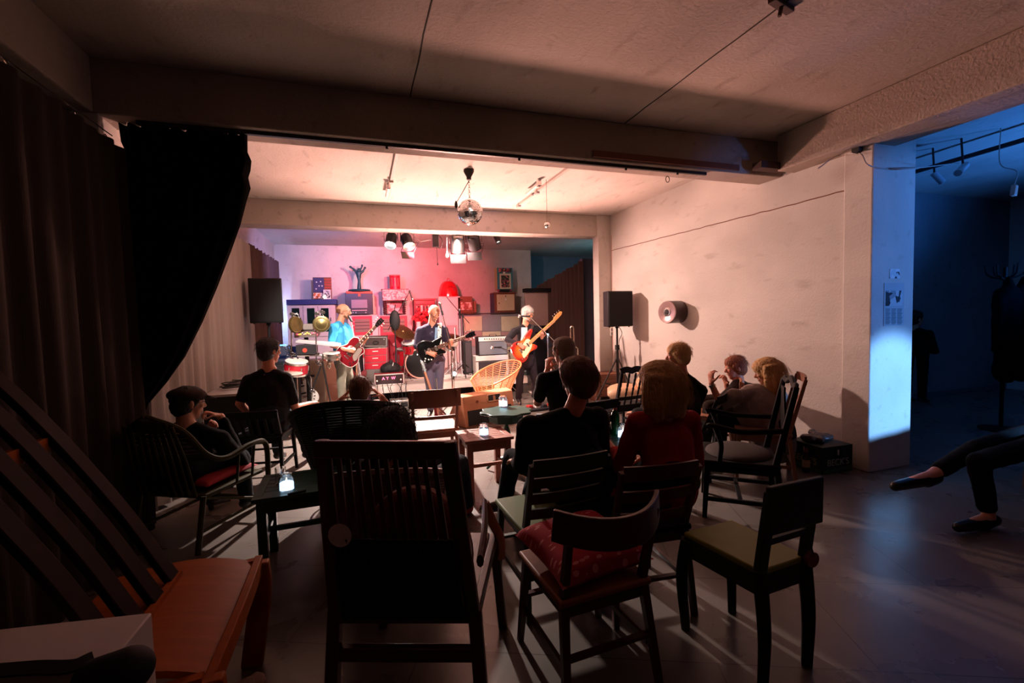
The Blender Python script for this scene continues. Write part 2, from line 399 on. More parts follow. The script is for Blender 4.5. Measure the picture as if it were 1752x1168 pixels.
while z > bc.z+R+.01:
    b.tube([V((bx, by, z-.018))+.013*(V((math.cos(q), 0, 0)) if k % 2 else V((0, math.cos(q), 0)))+V((0, 0, .02*math.sin(q))) for q in [j*PI/5 for j in range(10)]], .003, 5, closed=True); z -= .03; k += 1
b.build('chain', M_chr, t, world=True)
MB().tube(crom([(bx, by, H-.13), (bx-.1, by, H-.3), (bx-.17, by, bc.z+.1)], 5), .004, 6).build('cable', M_blk, t, world=True)
MB().lathe([(.006, .05), (.018, .02), (.02, -.02), (.006, -.045)], (bx-.17, by, bc.z+.08)).build('plug', M_blk, t, world=True)
p = P(936, 385, Y=5.7)
t = thing('small_mirror_ball', 'tiny mirror ball on a long thin cord right of the big one', 'mirror ball', (p.x, p.y, H))
MB().ell(p, .04, .04, .04, n=12, m=8).build('ball', mir, t, world=True, smooth=False)
MB().cyl((p.x, p.y, H), (p.x, p.y, p.z+.04), .0025, n=6).build('cord', mat('cord_brown', '#6e4a3c', .8), t, world=True)
for x, y, lab in ((748, 332, 'small hook in the white ceiling left of the disco ball'), (993, 352, 'small hook in the white ceiling right of the tiny mirror ball')):
    p = P(x, y, Z=H-.03)
    tag(MB().tube([p+V((0, 0, .034)), p, p+V((.02, 0, -.02)), p+V((0, 0, -.04)), p+V((-.02, 0, -.02))], .003, 6).build('ceiling_hook', M_tr), lab, 'hook')
p = P(871, 364, Z=H)
tag(MB().box(p-V((0, 0, .03)), (.16, .05, .06)).build('cable_box', M_tr, bevel=.006), 'small white cable box above the second beam, left of the light track', 'box')

# par can spotlights behind the second beam
M_em = {}
def parcan(name, loc, aim, r, L, m, lab, em=None, es=0, grp=None, frameon=True):
    loc = V(loc); d = (V(aim)-loc).normalized(); t = thing(name, lab, 'spotlight', loc, group=grp)
    MB().lathe([(r*.35, -L*.6), (r*.75, -L*.5), (r*.92, -L*.35), (r*.92, L*.3), (r, L*.4), (r*.97, L*.4), (r*.88, L*.25), (r*.2, -L*.1)], loc, 24, d).build('housing', m, t, world=True)
    MB().lathe([(.001, L*.08), (r*.86, L*.12), (r*.87, L*.17), (.001, L*.2)], loc, 24, d).build('lens', mat('lens_'+(em or 'off'), em or '#2a2626', .3, emit=em, es=es, var=0), t, world=True)
    x, y = frame(d, V((0, 0, 1)))
    q = [loc+y*r*1.15, loc+y*r*1.15+V((0, 0, r*1.5)), loc-y*r*1.15+V((0, 0, r*1.5)), loc-y*r*1.15]
    MB().strap(q, .02, .005, d).build('yoke', M_blk, t, world=True)
    top = loc+V((0, 0, r*1.5)); MB().cyl(top, (top.x, top.y, H), .009, n=8).build('stem', M_blk, t, world=True)
    if frameon:
        c = loc+d*L*.44; b = MB()
        b.tube([c+(x+y)*r*1.12, c+(x-y)*r*1.12, c-(x+y)*r*1.12, c-(x-y)*r*1.12], .007, 4, closed=True)
        b.build('filter_frame', M_blk, t, world=True)
        for sgn in (1,):
            MB().prism([c-x*r*1.12+y*r*1.1, c-x*r*1.12-y*r*1.1, c-x*r*1.5-y*r*1.1+d*r*1.1, c-x*r*1.5+y*r*1.1+d*r*1.1], d.cross(y), .004).build('barn_door', M_blk, t, world=True)
    return t
YS = 7.98
f0 = P(669, 412, Y=YS); f1 = P(697, 414, Y=YS); f2 = P(783, 417, Y=YS); f3 = P(811, 414, Y=YS); f4 = P(851, 410, Y=YS)
M_can = mat('can_dark', '#3a3636', .35, .6); M_canc = mat('can_chrome', '#8d8986', .3, 1, var=0)
parcan('par_can', f0, f0+V((-.35, -1.0, -1.5)), .10, .28, M_can, 'leftmost spotlight behind the second beam, glowing cold white', '#ffffff', 60, frameon=False)
parcan('par_can', f1, f1+V((.35, -1.0, -1.4)), .105, .28, M_can, 'spotlight glowing orange with an open frame, second from left behind the beam', '#ffb08a', 60)
parcan('par_can', f2, f2+V((.1, .9, -1.5)), .125, .34, M_canc, 'chrome spotlight with a square frame turned to the back wall')
parcan('par_can', f3, f3+V((.5, 1, -1.2)), .12, .3, M_can, 'black spotlight turned away right of the chrome one')
parcan('small_spotlight', f4, f4+V((.3, -.5, -1.1)), .055, .17, M_can, 'small black cone spotlight, rightmost behind the second beam', '#ffe9dc', 8, frameon=False)
p = P(745, 410, Y=YS)
t = thing('dimmer_box', 'dark dimmer box hanging between the spotlights with a looped cable', 'dimmer box', p)
MB().box(p, (.1, .1, .26)).build('case', M_can, t, world=True, bevel=.006)
MB().cyl(p+V((0, 0, .12)), (p.x, p.y, H), .008, n=8).build('hanger', M_blk, t, world=True)
MB().tube(crom([p+V((.05, 0, .1)), p+V((.12, 0, -.02)), p+V((.09, 0, -.14)), p+V((.03, 0, -.13))], 6), .005, 6).build('loop_cable', M_blk, t, world=True)
MB().tube([p+V((.02, 0, -.12)), p+V((.025, 0, -.40))], .004, 6).build('pull_cord', M_blk, t, world=True)
MB().ell(p+V((.025, 0, -.42)), .012, .012, .02).build('pull_knob', M_blk, t, world=True)
p = P(766, 395, Y=7.46); q = P(765, 436, Y=YS)
t = thing('hanging_bulb', 'pale unlit bulb dangling on a white cable left of the chrome spotlight', 'bulb', q)
MB().lathe([(.001, -.05), (.03, -.03), (.032, 0), (.015, .035), (.014, .06), (.001, .062)], q).build('glass_bulb', mat('bulb_glass', '#e6d2ca', .3), t, world=True)
MB().tube(crom([q+V((0, 0, .06)), (q.x, q.y, 2.75), (q.x, 7.9, H)], 5), .004, 6).build('white_cable', M_tr, t, world=True)
MB().tube(crom([f1+V((0, 0, .2)), f1+V((.2, 0, .06)), P(745, 403, Y=YS)+V((0, 0, .02))], 8), .005, 6)
tag(MB().tube(crom([f1+V((.05, .0, .16)), f1+V((.2, .0, .03)), V((p.x-.35, YS, 2.85)), V((p.x-.2, YS, 2.88))], 6), .006, 6).build('lighting_cable', M_tr), 'white cable slung between the spotlights under the second beam', 'cable')

p = P(776, 641, Y=8.62)
t = parcan('floor_spotlight', p, p+V((0, -1, .6)), .05, .14, M_can, 'small white glaring lamp on the stage floor below the microphone stands', '#fff0e6', 60, frameon=False)
for ch in list(t.children):
    if ch.name.startswith('stem'): bpy.data.objects.remove(ch)
MB().cyl(p-V((0, 0, .05)), (p.x, p.y+.02, min(p.z-.06, .345)), .012, n=8).build('stem', M_blk, t, world=True)
# ================================================================ CURTAINS
def curtain(name, a, b, z0, z1, m, amp, pitch, lab, t=.004, seed=0, rings=False, sag=0):
    a, b = V(a+(0,)), V(b+(0,)); L = (b-a).length; u = (b-a).normalized(); n = V((-u.y, u.x, 0)); N = max(24, int(L/pitch*8)); g = []
    rnd = random.Random(seed); ph = [rnd.uniform(0, 6) for _ in range(4)]
    for i in range(15):
        f = i/14; row = []
        for j in range(N+1):
            s = L*j/N
            w = math.sin(2*PI*s/pitch+ph[0]+.8*math.sin(s*2.3+ph[1]))*.6+.4*math.sin(2*PI*s/(pitch*1.7)+ph[2]+f*.8)
            z = z1+(z0-z1)*f-(sag*abs(math.sin(PI*s/(pitch*1.5))) if i == 0 else 0)
            p = a+u*s+n*amp*(.45+.55*f)*w; row.append((p.x, p.y, z))
        g.append(row)
    o = MB().sheet(g, t).build(name, m); tag(o, lab, 'curtain'); return o
M_cur_dk = mat('curtain_dark', '#352b27', .95, var=.25, scale=3, stretch=(1, 1, .1), bump=.3, bscale=300, spec=.1)
M_cur_gr = mat('curtain_grey', '#a39b95', .95, var=.12, scale=5, stretch=(1, 1, .1), bump=.3, bscale=300, spec=.1)
M_cur_br = mat('curtain_brown', '#5d4a43', .95, var=.2, scale=5, stretch=(1, 1, .1), bump=.3, bscale=300, spec=.1)
M_cur_bk = mat('curtain_black', '#0b0a0a', .97, var=.2, spec=.05)
curtain('curtain', (-1.56, -1.5), (-1.53, 4.02), .03, 2.74, M_cur_dk, .05, .17, 'near greyish brown curtain along the left wall behind the slatted lounge chair', seed=1)
curtain('curtain', (-1.62, 4.3), (-1.60, 8.0), .03, 2.72, M_cur_gr, .045, .19, 'light grey stage side curtain behind the black table on the left', seed=2)
curtain('curtain', (-1.60, 8.03), (-1.56, 10.3), .03, 2.76, M_cur_br, .045, .17, 'brown curtain on the left wall behind the hanging loudspeaker', seed=3, sag=.03)
# wire with rings above the near curtain
t = thing('curtain_wire', 'thin curtain wire with metal rings above the near left curtain', 'wire', (-1.56, 2.0, 2.75))
MB().tube([V((-1.56, -1.4, 2.80)), V((-1.56, 1.5, 2.77)), V((-1.56, 3.84, 2.80))], .004, 6).build('wire', M_chr, t, world=True)
for y in (1.2, 1.75, 2.3, 2.85, 3.4, 3.75):
    MB().tube([V((-1.56, y+.022*math.cos(a), 2.745+.03*math.sin(a))) for a in [k*PI/6 for k in range(12)]], .004, 5, closed=True).build('ring', M_chr, t, world=True)
# gathered black drape under the first beam
edgeR = [(425, 242), (424, 262), (430, 276), (428, 292), (424, 304), (428, 322), (421, 345), (411, 385), (395, 430), (372, 490), (346, 550), (315, 610), (282, 655), (250, 692), (243, 720), (246, 800), (250, 905)]
edgeL = [(204, 226), (205, 240), (208, 250), (211, 262), (214, 275), (216, 290), (218, 310), (219, 350), (219, 400), (218, 450), (217, 520), (215, 600), (213, 660), (211, 700), (209, 730), (208, 800), (205, 898)]
g = []
for i, (l, r) in enumerate(zip(edgeL, edgeR)):
    A = P(l[0], l[1], Y=3.98); B = P(r[0], r[1], Y=3.98); row = []; A.x = max(A.x, XL+.08)
    sq = min(1, (A-B).length/.6)
    for j in range(61):
        s = j/60; p = A.lerp(B, s); p.z = 2.945 if i == 0 else min(p.z, 2.93-.01*i); p.y = 3.98+.045*math.sin(s*2*PI*9+.6*math.sin(i*.5))*(.5+.5*sq)+.03*math.sin(s*17+i*.3); row.append(p)
    g.append(row)
for r_ in g[-1:]:
    for p in r_: p.z = max(p.z, .03)
tag(MB().sheet(g, .006).build('stage_drape', M_cur_bk), 'black stage drape swept aside to the left under the front beam', 'curtain')
# ================================================================ STAGE, BACK CABINETS
def FR(x0, y0, x1, y1, Y):
    """front rectangle seen at pixels -> X0, X1, Z0, Z1 on plane Y"""
    ym = (y0+y1)/2; xm = (x0+x1)/2
    return P(x0, ym, Y=Y).x, P(x1, ym, Y=Y).x, P(xm, y1, Y=Y).z, P(xm, y0, Y=Y).z
M_deck = mat('deck_top', '#c9beb6', .5, var=.1); M_case = mat('case_black', '#17151a', .55); M_alu = mat('aluminium', '#b9b4b0', .3, 1, var=0)
M_red = mat('red_paint', '#c4122f', .4, var=.1); M_redd = mat('red_dark', '#8f1220', .5); M_pale = mat('pale_paint', '#c9b7ac', .6); M_cream = mat('cream_paint', '#d3c6a6', .6)
M_gry = mat('grey_paint', '#8d888c', .6); M_pnk = mat('pink_tile', '#b48a86', .6); M_navy = mat('navy_paint', '#1a1f5c', .5); M_brn = mat('brown_wood', '#7a3f28', .5, var=.3, scale=6, stretch=(1, 8, 8))
M_glz = mat('green_glass', '#10241d', .1, var=.3); M_slat = mat('slat_brown', '#8a6458', .7)
M_wht = mat('white_paint', '#e6dfd8', .55, var=.05); M_org = mat('orange_trim', '#d2512a', .5); M_teal = mat('teal_bronze', '#1d4a52', .45, .3)
Zd = .34
d = thing('stage_deck', 'low white-edged stage deck carrying the drum kit and amplifiers', 'stage', (1.5, 9.6, 0))
MB().box((1.55, 9.65, Zd-.02), (3.0, 2.5, .04)).build('deck_top', M_deck, d, world=True, bevel=.004)
MB().box((1.55, 8.395, Zd-.075), (3.0, .03, .11)).build('front_edge', mat('edge_white', '#dccfc6', .5), d, world=True, bevel=.004)
for x in (.15, 1.1, 2.0, 2.95):
    for y in (8.5, 10.7): MB().box((x, y, (Zd-.04)/2), (.07, .07, Zd-.04)).build('leg', M_case, d, world=True)
MB().sheet([[(.1+.06*i, 8.62+.02*math.sin(i*1.7), z) for i in range(49)] for z in (.28, .15, .012)], .006).build('gap_shade_sheet', mat('gap_shade_black', '#1a0f12', .9), d, world=True)  # dark sheet added as the shade in the open gap under the deck

YC = 11.15
def cabinet(name, px, Y, dep, m, lab, cat='cabinet', z0=None, grp=None):
    X0, X1, Z0, Z1 = FR(*px, Y)
    if z0 is not None: Z0 = z0
    t = thing(name, lab, cat, ((X0+X1)/2, Y+dep/2, Z0), group=grp)
    MB().box(((X0+X1)/2, Y+dep/2, (Z0+Z1)/2), (X1-X0, dep, Z1-Z0)).build('body', m, t, world=True, bevel=.006)
    return t, X0, X1, Z0, Z1
def face(t, px, Y, m, nm='panel', th=.02, label=None, bevel=.003):
    X0, X1, Z0, Z1 = FR(*px, Y)
    return MB().box(((X0+X1)/2, Y-th/2, (Z0+Z1)/2), (X1-X0, th, Z1-Z0)).build(nm, m, t, world=True, bevel=bevel, label=label)
# navy topped display cabinet
t, a, b_, z0, z1 = cabinet('display_cabinet', (492, 521, 575, 600), YC, .42, M_pale, 'pale display cabinet with navy cornice and three green glass doors', z0=0)
X0, X1, Z0, Z1 = FR(490, 512, 576, 521, YC-.03)
MB().box(((X0+X1)/2, YC+.19, (Z0+Z1)/2), (X1-X0, .5, Z1-Z0)).build('cornice', M_navy, t, world=True, bevel=.005)
for (x0, x1, g0, g1) in ((493.5, 518, 500, 513), (520, 544, 526, 539), (545.5, 569, 550, 563)):
    dd = face(t, (x0, 523, x1, 575), YC-.005, M_pale, 'door')
    X0, X1, Z0, Z1 = FR(g0, 527, g1, 567, YC-.03)
    MB().box(((X0+X1)/2, YC-.03, (Z0+Z1)/2), (X1-X0, .012, Z1-Z0)).build('glass_pane', M_glz, dd, world=True)
    hx = P((x1-3), 545, Y=YC).x
    MB().cyl((hx, YC-.04, P(x1, 543, Y=YC).z), (hx, YC-.04, P(x1, 549, Y=YC).z), .008, n=8).build('handle', M_blk, t, world=True)
ZT = z1+.115
# flag collage picture
def coll_mat(name, cols, sc, seed=0):
    m = bpy.data.materials.new(name); m.use_nodes = True; nt = m.node_tree; b = nt.nodes['Principled BSDF']; b.inputs['Roughness'].default_value = .6
    tc = nt.nodes.new('ShaderNodeTexCoord'); mp = nt.nodes.new('ShaderNodeMapping'); mp.inputs['Location'].default_value = (seed, 0, seed); nt.links.new(tc.outputs['Object'], mp.inputs[0])
    v = nt.nodes.new('ShaderNodeTexVoronoi'); v.inputs['Scale'].default_value = sc; nt.links.new(mp.outputs[0], v.inputs['Vector'])
    sp = nt.nodes.new('ShaderNodeSeparateColor'); nt.links.new(v.outputs['Color'], sp.inputs[0])
    r = nt.nodes.new('ShaderNodeValToRGB'); r.color_ramp.interpolation = 'CONSTANT'; e = r.color_ramp.elements
    e[0].position = 0; e[0].color = lin(cols[0]); e[1].position = 1/len(cols); e[1].color = lin(cols[1])
    for i, c in enumerate(cols[2:]): k = e.new((i+2)/len(cols)); k.color = lin(c)
    nt.links.new(sp.outputs[0], r.inputs[0]); nt.links.new(r.outputs[0], b.inputs['Base Color']); return m
t = thing('flag_picture', 'square collage picture of stars and stripes standing on the navy cabinet', 'picture', (P(551, 492, Y=11.3).x, 11.3, 1.9+.12))
face(t, (536, 474.5, 567.5, 511), 11.35, mat('canvas_brown', '#7c4a30', .7), 'canvas', .04)
face(t, (536, 475, 554.5, 500), 11.31, mat('star_field', '#3c3a66', .7), 'star_field', .006)
for i in range(5): face(t, (555, 476.5+4.6*i, 567, 479.5+4.6*i), 11.31, mat('stripe_red', '#a8402c', .7), 'stripe', .006)
face(t, (536, 501, 554, 510.5), 11.31, coll_mat('orange_collage', ['#d0672e', '#e8c9a8', '#8c3b1e', '#f0e2d0'], 22), 'lower_collage', .006)
for sx_, sy_ in ((541.5, 482.5), (548.5, 481.5), (546, 489), (541, 494), (551, 489)):
    c = P(sx_, sy_, Y=11.30); pts = [c+V((.022*(1 if k % 2 == 0 else .42)*math.sin(k*PI/5), 0, .022*(1 if k % 2 == 0 else .42)*math.cos(k*PI/5))) for k in range(10)]
    MB().prism(pts, (0, 1, 0), .006).build('star', M_wht, t, world=True)
t = thing('small_photo', 'small black and white photo leaning on the flag collage', 'picture', (P(559, 500, Y=11.22).x, 11.2, P(559, 511, Y=11.2).z))
face(t, (553.5, 495.5, 566, 511.5), 11.22, M_wht, 'mount', .012)
face(t, (555, 497, 565, 510), 11.207, coll_mat('photo_grey', ['#222222', '#b8b4b0', '#6e6a68', '#e2deda'], 40, 3), 'print', .003)
p = P(555, 508, Y=11.17)
tag(MB().ell(p, .028, .028, .032).build('globe_light', mat('globe_glow', '#fff0d8', .4, emit='#ffe6c4', es=6, var=0)), 'small glowing globe light on the navy cabinet in front of the collage', 'light')
# lower cabinet run: separate units
def slatdoor(t, px, Y, m, nm='door'):
    dd = face(t, px, Y, m, nm, .02)
    x0, y0, x1, y1 = px; k = face(t, (x0+4.5, y0+5, x1-4.5, y1-5), Y-.02, M_slat, 'louvre', .006)
    for i in range(1, 4):
        yy = y0+5+(y1-y0-10)*i/4; face(t, (x0+4.5, yy-.5, x1-4.5, yy+.5), Y-.027, mat('groove', '#4e302a', .8), 'louvre_groove', .004, bevel=0)
    for s in (.3, .5): 
        p = P(x0+2.3, y0+(y1-y0)*s, Y=Y-.02); MB().ell(p, .012, .014, .012, n=8, m=6).build('knob', M_wht, t, world=True)
t, *_ = cabinet('red_door_cabinet', (597, 539, 648, 640), YC, .45, M_pale, 'low cabinet with a red louvred door behind the man in the blue T-shirt', z0=0)
slatdoor(t, (603, 540.5, 637, 573), YC, M_red); slatdoor(t, (603, 576, 637, 612), YC, M_red)
t, *_ = cabinet('red_door_cabinet', (648.5, 539, 706, 640), YC, .45, mat('pink_paint', '#d79a96', .6), 'low cabinet with a red louvred door below the pink floral box', z0=0)
slatdoor(t, (650.5, 540.5, 697, 573), YC, M_red); face(t, (650.5, 576, 697, 625), YC, M_red, 'door')
t, *_ = cabinet('tiled_cabinet', (785, 538, 893, 640), YC, .45, M_gry, 'long low cabinet with cream, grey and pink square fronts right of the drummer corner', z0=0)
cols = [[M_cream, M_gry, M_cream], [M_pnk, M_cream, M_pnk], [M_gry, M_pnk, M_cream], [M_cream, M_gry, M_pnk]]
for r in range(4):
    for c in range(3):
        x0 = 793+32*c; y0 = 540.5+26*r; face(t, (x0+.5, y0+.5, x0+31.5, y0+25.5), YC, cols[r][c], 'square_front', .02)
X0, X1, Z0, Z1 = FR(783, 536, 893, 539, YC)
MB().box(((X0+X1)/2, YC+.2, Z1), (X1-X0, .5, .025)).build('top_board', mat('top_dark', '#3c2e33', .5), t, world=True)
# television-like radio
t, *_ = cabinet('old_television', (591, 501, 638, 537.5), YC+.05, .32, mat('tv_black', '#151018', .35), 'old black television set with an orange top rim, below the figurine', 'television')
X0, X1, Z0, Z1 = FR(592, 498, 637, 502, YC+.04)
MB().box(((X0+X1)/2, YC+.2, (Z0+Z1)/2), (X1-X0, .33, Z1-Z0)).build('top_rim', M_org, t, world=True, bevel=.008)
face(t, (601, 512.5, 628.5, 527), YC+.05, mat('screen_grey', '#8d7a80', .3), 'screen', .012)
face(t, (602, 530, 628, 531.5), YC+.05, mat('strip_pale', '#c89a9a', .4), 'dial_strip', .01)
face(t, (612.5, 501, 617, 507), YC+.05, M_org, 'badge', .01)
for x in (604, 609, 626): p = P(x, 534.5, Y=YC+.04); MB().cyl(p, p-V((0, .02, 0)), .012, n=12).build('dial_knob', M_alu, t, world=True)
# figurine with raised arms on a round base
p = P(615, 497, Y=YC+.18); p.z = Z1
t = thing('figurine', 'teal bronze figurine with spread raised arms on a round base atop the television', 'figurine', p)
MB().lathe([(.25, 0), (.255, .02), (.24, .045), (.001, .05)], p, 32).build('base', M_teal, t, world=True)
b = MB(); q = lambda x, y: P(x, y, Y=YC+.18)
b.cap(q(614.5, 493), q(614.5, 483), .05, .035); b.cap(q(614.5, 483), q(614, 473), .03, .045); b.cap(q(614, 474), q(613.5, 467), .05, .065, flat=.7)
b.cap(q(611, 467), q(606.5, 461), .035, .025); b.cap(q(606.5, 461), q(600, 457), .025, .022); b.ell(q(599.5, 456.5), .03, .03, .03)
b.cap(q(616, 467), q(621, 464), .035, .028); b.cap(q(621, 464), q(624, 458.5), .025, .02); b.ell(q(624.5, 458), .028, .028, .028)
b.cap(q(617, 461), q(619.5, 455), .02, .02); b.ell(q(619.5, 454), .026, .026, .026); b.ell(q(614, 461.5), .035, .035, .045)
b.build('figure', M_teal, t, world=True, voxel=.009, sm=2)
# pink floral vanity with red drum
t = thing('vanity_table', 'small pink floral vanity table with beaded legs standing on the red cabinets', 'table', (P(676, 520, Y=YC+.1).x, YC+.25, P(676, 537.5, Y=YC+.1).z))
X0, X1, Z0, Z1 = FR(654.5, 495, 698, 513.5, YC+.05)
MB().box(((X0+X1)/2, YC+.22, (Z0+Z1)/2), (X1-X0, .34, Z1-Z0)).build('drawer_box', coll_mat('floral', ['#d8a8a0', '#c08484', '#e3c0b4', '#b46a6a'], 30, 2), t, world=True, bevel=.005)
MB().box(((X0+X1)/2, YC+.22, Z1+.006), (X1-X0+.04, .38, .012)).build('top', M_redd, t, world=True)
zb = P(676, 538, Y=YC+.05).z
for x in (658, 692):
    for yy in (YC+.09, YC+.36):
        xx = P(x, 525, Y=YC+.1).x; prof = []
        n = 7
        for i in range(n):
            h = (Z0-zb)/n; prof += [(.016, zb+i*h), (.034, zb+i*h+h*.5), (.016, zb+i*h+h*.95)]
        MB().lathe(prof, (xx, yy, 0), 10).build('leg', mat('leg_dark', '#4d1f22', .5), t, world=True)
face(t, (662, 516, 688, 536), YC+.35, coll_mat('pale_pic', ['#e3bdb4', '#c98d88', '#a96060'], 14, 6), 'back_panel', .012)
p = P(676, 494, Y=YC+.2); ztop = Z1+.012
t = thing('drum_tin', 'round red tin drum standing on top of the pink floral vanity', 'tin', (p.x, p.y, ztop))
h = P(676, 471, Y=YC+.2).z-ztop
MB().lathe([(.125, 0), (.125, h*.97), (.13, h), (.001, h)], (p.x, p.y, ztop), 28).build('tin', M_red, t, world=True)
MB().lathe([(.13, h*.96), (.135, h*1.0), (.13, h*1.04), (.001, h*1.04)], (p.x, p.y, ztop), 28).build('lid', mat('lid_pink', '#e08a80', .5), t, world=True)
for a in (-2.2, -1.6, -1.0): MB().box((p.x+.127*math.cos(a), p.y+.127*math.sin(a), ztop+h*.5), (.03, .006, h*.6), rz=a+PI/2).build('stripe', mat('stripe_grey', '#a05a5a', .5), t, world=True)
# red cabinet with books
t, X0, X1, Z0, Z1 = cabinet('book_cabinet', (709, 512, 745, 575), YC+.05, .3, M_redd, 'red wooden bookcase between the vanity and the white cabinet', z0=0)
X0, X1, Z0, Z1 = FR(707.5, 510.5, 746, 513, YC+.03)
MB().box(((X0+X1)/2, YC+.2, (Z0+Z1)/2), (X1-X0, .36, Z1-Z0)).build('top', M_red, t, world=True, bevel=.004)
face(t, (711, 514.5, 743, 520), YC+.05, M_red, 'drawer')
p = P(727, 517, Y=YC+.03); MB().ell(p, .016, .02, .016, n=8, m=6).build('knob', M_org, t, world=True)
face(t, (711, 533.5, 743, 535.5), YC+.05, M_red, 'shelf', .16)
rnd = random.Random(4); x = 712; bc_ = ['#d9a9a0', '#3a1a20', '#b32f35', '#e8c8b8', '#702030', '#c86a60', '#2a1518', '#d8b0a0', '#93323a']
bks = []
i = 0
while x < 741:
    wd = rnd.uniform(2.2, 3.6); hh = rnd.uniform(9, 11.5)
    A = FR(x, 533.3-hh, x+wd-.3, 533.3, YC-.02)
    o = MB().box(((A[0]+A[1])/2, YC-.01, (A[2]+A[3])/2), (A[1]-A[0], .11, A[3]-A[2])).build('book', mat('book_%d' % (i % 9), bc_[i % 9], .7), bevel=.002)
    tag(o, 'upright book in the row standing in the red bookcase', 'book', 'books in the red bookcase'); x += wd; i += 1
# flowers
p = P(716, 556, Y=YC-.25)
t = thing('flower_vase', 'bunch of bright red flowers in a vase in front of the red bookcase', 'flowers', (p.x, p.y, 0))
MB().lathe([(.13, 0), (.13, .8), (.12, .82), (.001, .82)], (p.x, p.y, 0), 20).build('stand', M_redd, t, world=True)
zz = P(716, 550, Y=YC-.25).z
MB().lathe([(.05, .82), (.07, .9), (.05, zz-.02), (.06, zz), (.045, zz)], (p.x, p.y, 0), 20).build('vase', M_wht, t, world=True)
rnd = random.Random(3)
for k in range(16):
    c = P(706+rnd.random()*30, 528+rnd.random()*20, Y=YC-.25+rnd.uniform(-.1, .1))
    bl = MB()
    for j in range(6): a = j*PI/3; bl.ell(c+V((.022*math.cos(a), -.01, .022*math.sin(a))), .02, .01, .02, n=8, m=5)
    bl.ell(c-V((0, .01, 0)), .014, .014, .014, n=8, m=5).tube([c, (p.x+(c.x-p.x)*.2, p.y, zz-.05)], .003, 4)
    bl.build('blossom', mat('petal_red', '#e2202c', .5), t, world=True)
# white cabinet and glossy red dome
t, X0, X1, Z0, Z1 = cabinet('white_cabinet', (751.5, 508.5, 785, 600), YC+.02, .4, M_wht, 'tall white cupboard carrying the glossy red dome', z0=0)
face(t, (750, 507, 786.5, 509), YC+.02, M_wht, 'top_edge', .03); face(t, (754, 512, 783, 553), YC+.02, M_wht, 'door', .015); face(t, (754, 556, 783, 590), YC+.02, mat('pink_pale', '#d8b2ae', .6), 'lower_door', .015)
p = P(767.5, 506.5, Y=YC+.2); R = .255; p.z = Z1+.02
t = thing('red_dome', 'glossy red dome with a wire handle on top of the white cupboard', 'dome', p)
h = P(767, 480, Y=YC+.1).z-p.z
MB().lathe([(R, 0)]+[(R*math.cos(a)**.62, h*math.sin(a)**1.15) for a in [i*PI/22 for i in range(1, 11)]]+[(.001, h)], p, 36).build('dome', mat('gloss_red', '#d3101c', .15, var=.05, coat=.6), t, world=True)
MB().tube(crom([p+V((-.035, 0, h-.01)), p+V((-.01, 0, h+.06)), p+V((.02, 0, h+.06)), p+V((.05, 0, h-.01))], 5), .007, 6).build('wire_handle', M_red, t, world=True)
for a, r_ in ((0, .09), (0, .06)):
    MB().tube([p+V((.02+r_*math.cos(k*PI/9), -R*.84-.004+.25*abs(.0), h*.45+r_*.8*math.sin(k*PI/9))) for k in range(18)], .006, 5, closed=True).build('emblem_ring', mat('emblem', '#6e0b12', .4), t, world=True)
# boxes and picture
for px, Y, m, nm, lab in (((786, 507, 808, 516), YC+.3, mat('card_brown', '#8f5a44', .8), 'cardboard_box', 'brown cardboard box behind the small framed picture, touching the white cupboard'),
                          ((800, 515, 815, 533.5), YC+.22, mat('card_brown2', '#9c5f48', .8), 'cardboard_box', 'brown upright box right behind the small framed picture')):
    A = FR(*px, Y); z0_ = P(800, 537.5, Y=YC).z
    o = MB().box(((A[0]+A[1])/2, Y+.08, (z0_+A[3])/2), (A[1]-A[0], .16, A[3]-z0_)).build(nm, m, bevel=.003); tag(o, lab, 'box')
t = thing('framed_picture', 'small framed reddish picture leaning on brown boxes above the tiled cabinet', 'picture', (P(798, 530, Y=YC+.15).x, YC+.15, P(798, 533, Y=YC+.15).z))
face(t, (786.5, 515.5, 809.5, 536.5), YC+.18, M_brn, 'frame', .03); face(t, (788.5, 517, 808, 530), YC+.15, coll_mat('red_scene', ['#d9b0a4', '#9a4a40', '#e6cfc4', '#b46e60'], 16, 4), 'print', .006)
A = FR(786, 534, 820, 537.5, YC+.05)
tag(MB().lathe([(.12, 0), (.19, .035), (.2, .045), (.17, .03), (.001, .015)], ((A[0]+A[1])/2, YC+.02, A[2]), 24, sy=.55).build('wooden_dish', M_brn), 'flat brown wooden dish on the tiled cabinet in front of the picture', 'dish')
# beige cabinet and painted cupboard
t, X0, X1, Z0, Z1 = cabinet('bedside_cabinet', (846, 501.5, 882, 537), YC+.05, .33, M_brn, 'small cabinet with a beige door and brown frame on the tiled cabinet', 'cabinet')
MB().box((X0-.012, YC+.22, (Z0+Z1)/2), (.02, .32, Z1-Z0)).build('side_panel', mat('violet_side', '#4e3c58', .6), t, world=True)
MB().box(((X0+X1)/2, YC+.2, Z1+.01), (X1-X0+.04, .37, .02)).build('top', M_brn, t, world=True)
face(t, (850, 503.5, 880, 531), YC+.05, mat('beige_door', '#cdb391', .5), 'door')
for x, y in ((865, 506.5), (854, 518.5)): p = P(x, y, Y=YC+.02); MB().cyl(p, p-V((0, .015, 0)), .014, n=12).build('keyhole', M_blk, t, world=True)
p = P(865, 512, Y=YC+.02); MB().cyl(p, p-V((0, .01, 0)), .024, n=16).build('badge', M_wht, t, world=True)
face(t, (855, 534, 875, 537), YC+.05, M_blk, 'recess', .01)
t, X0, X1, Z0, Z1 = cabinet('painted_cupboard', (850.5, 458, 877, 495), YC+.12, .24, mat('green_side', '#a9a46a', .6), 'small painted cupboard with teal frame and floral door, topmost of the right stack', 'cabinet')
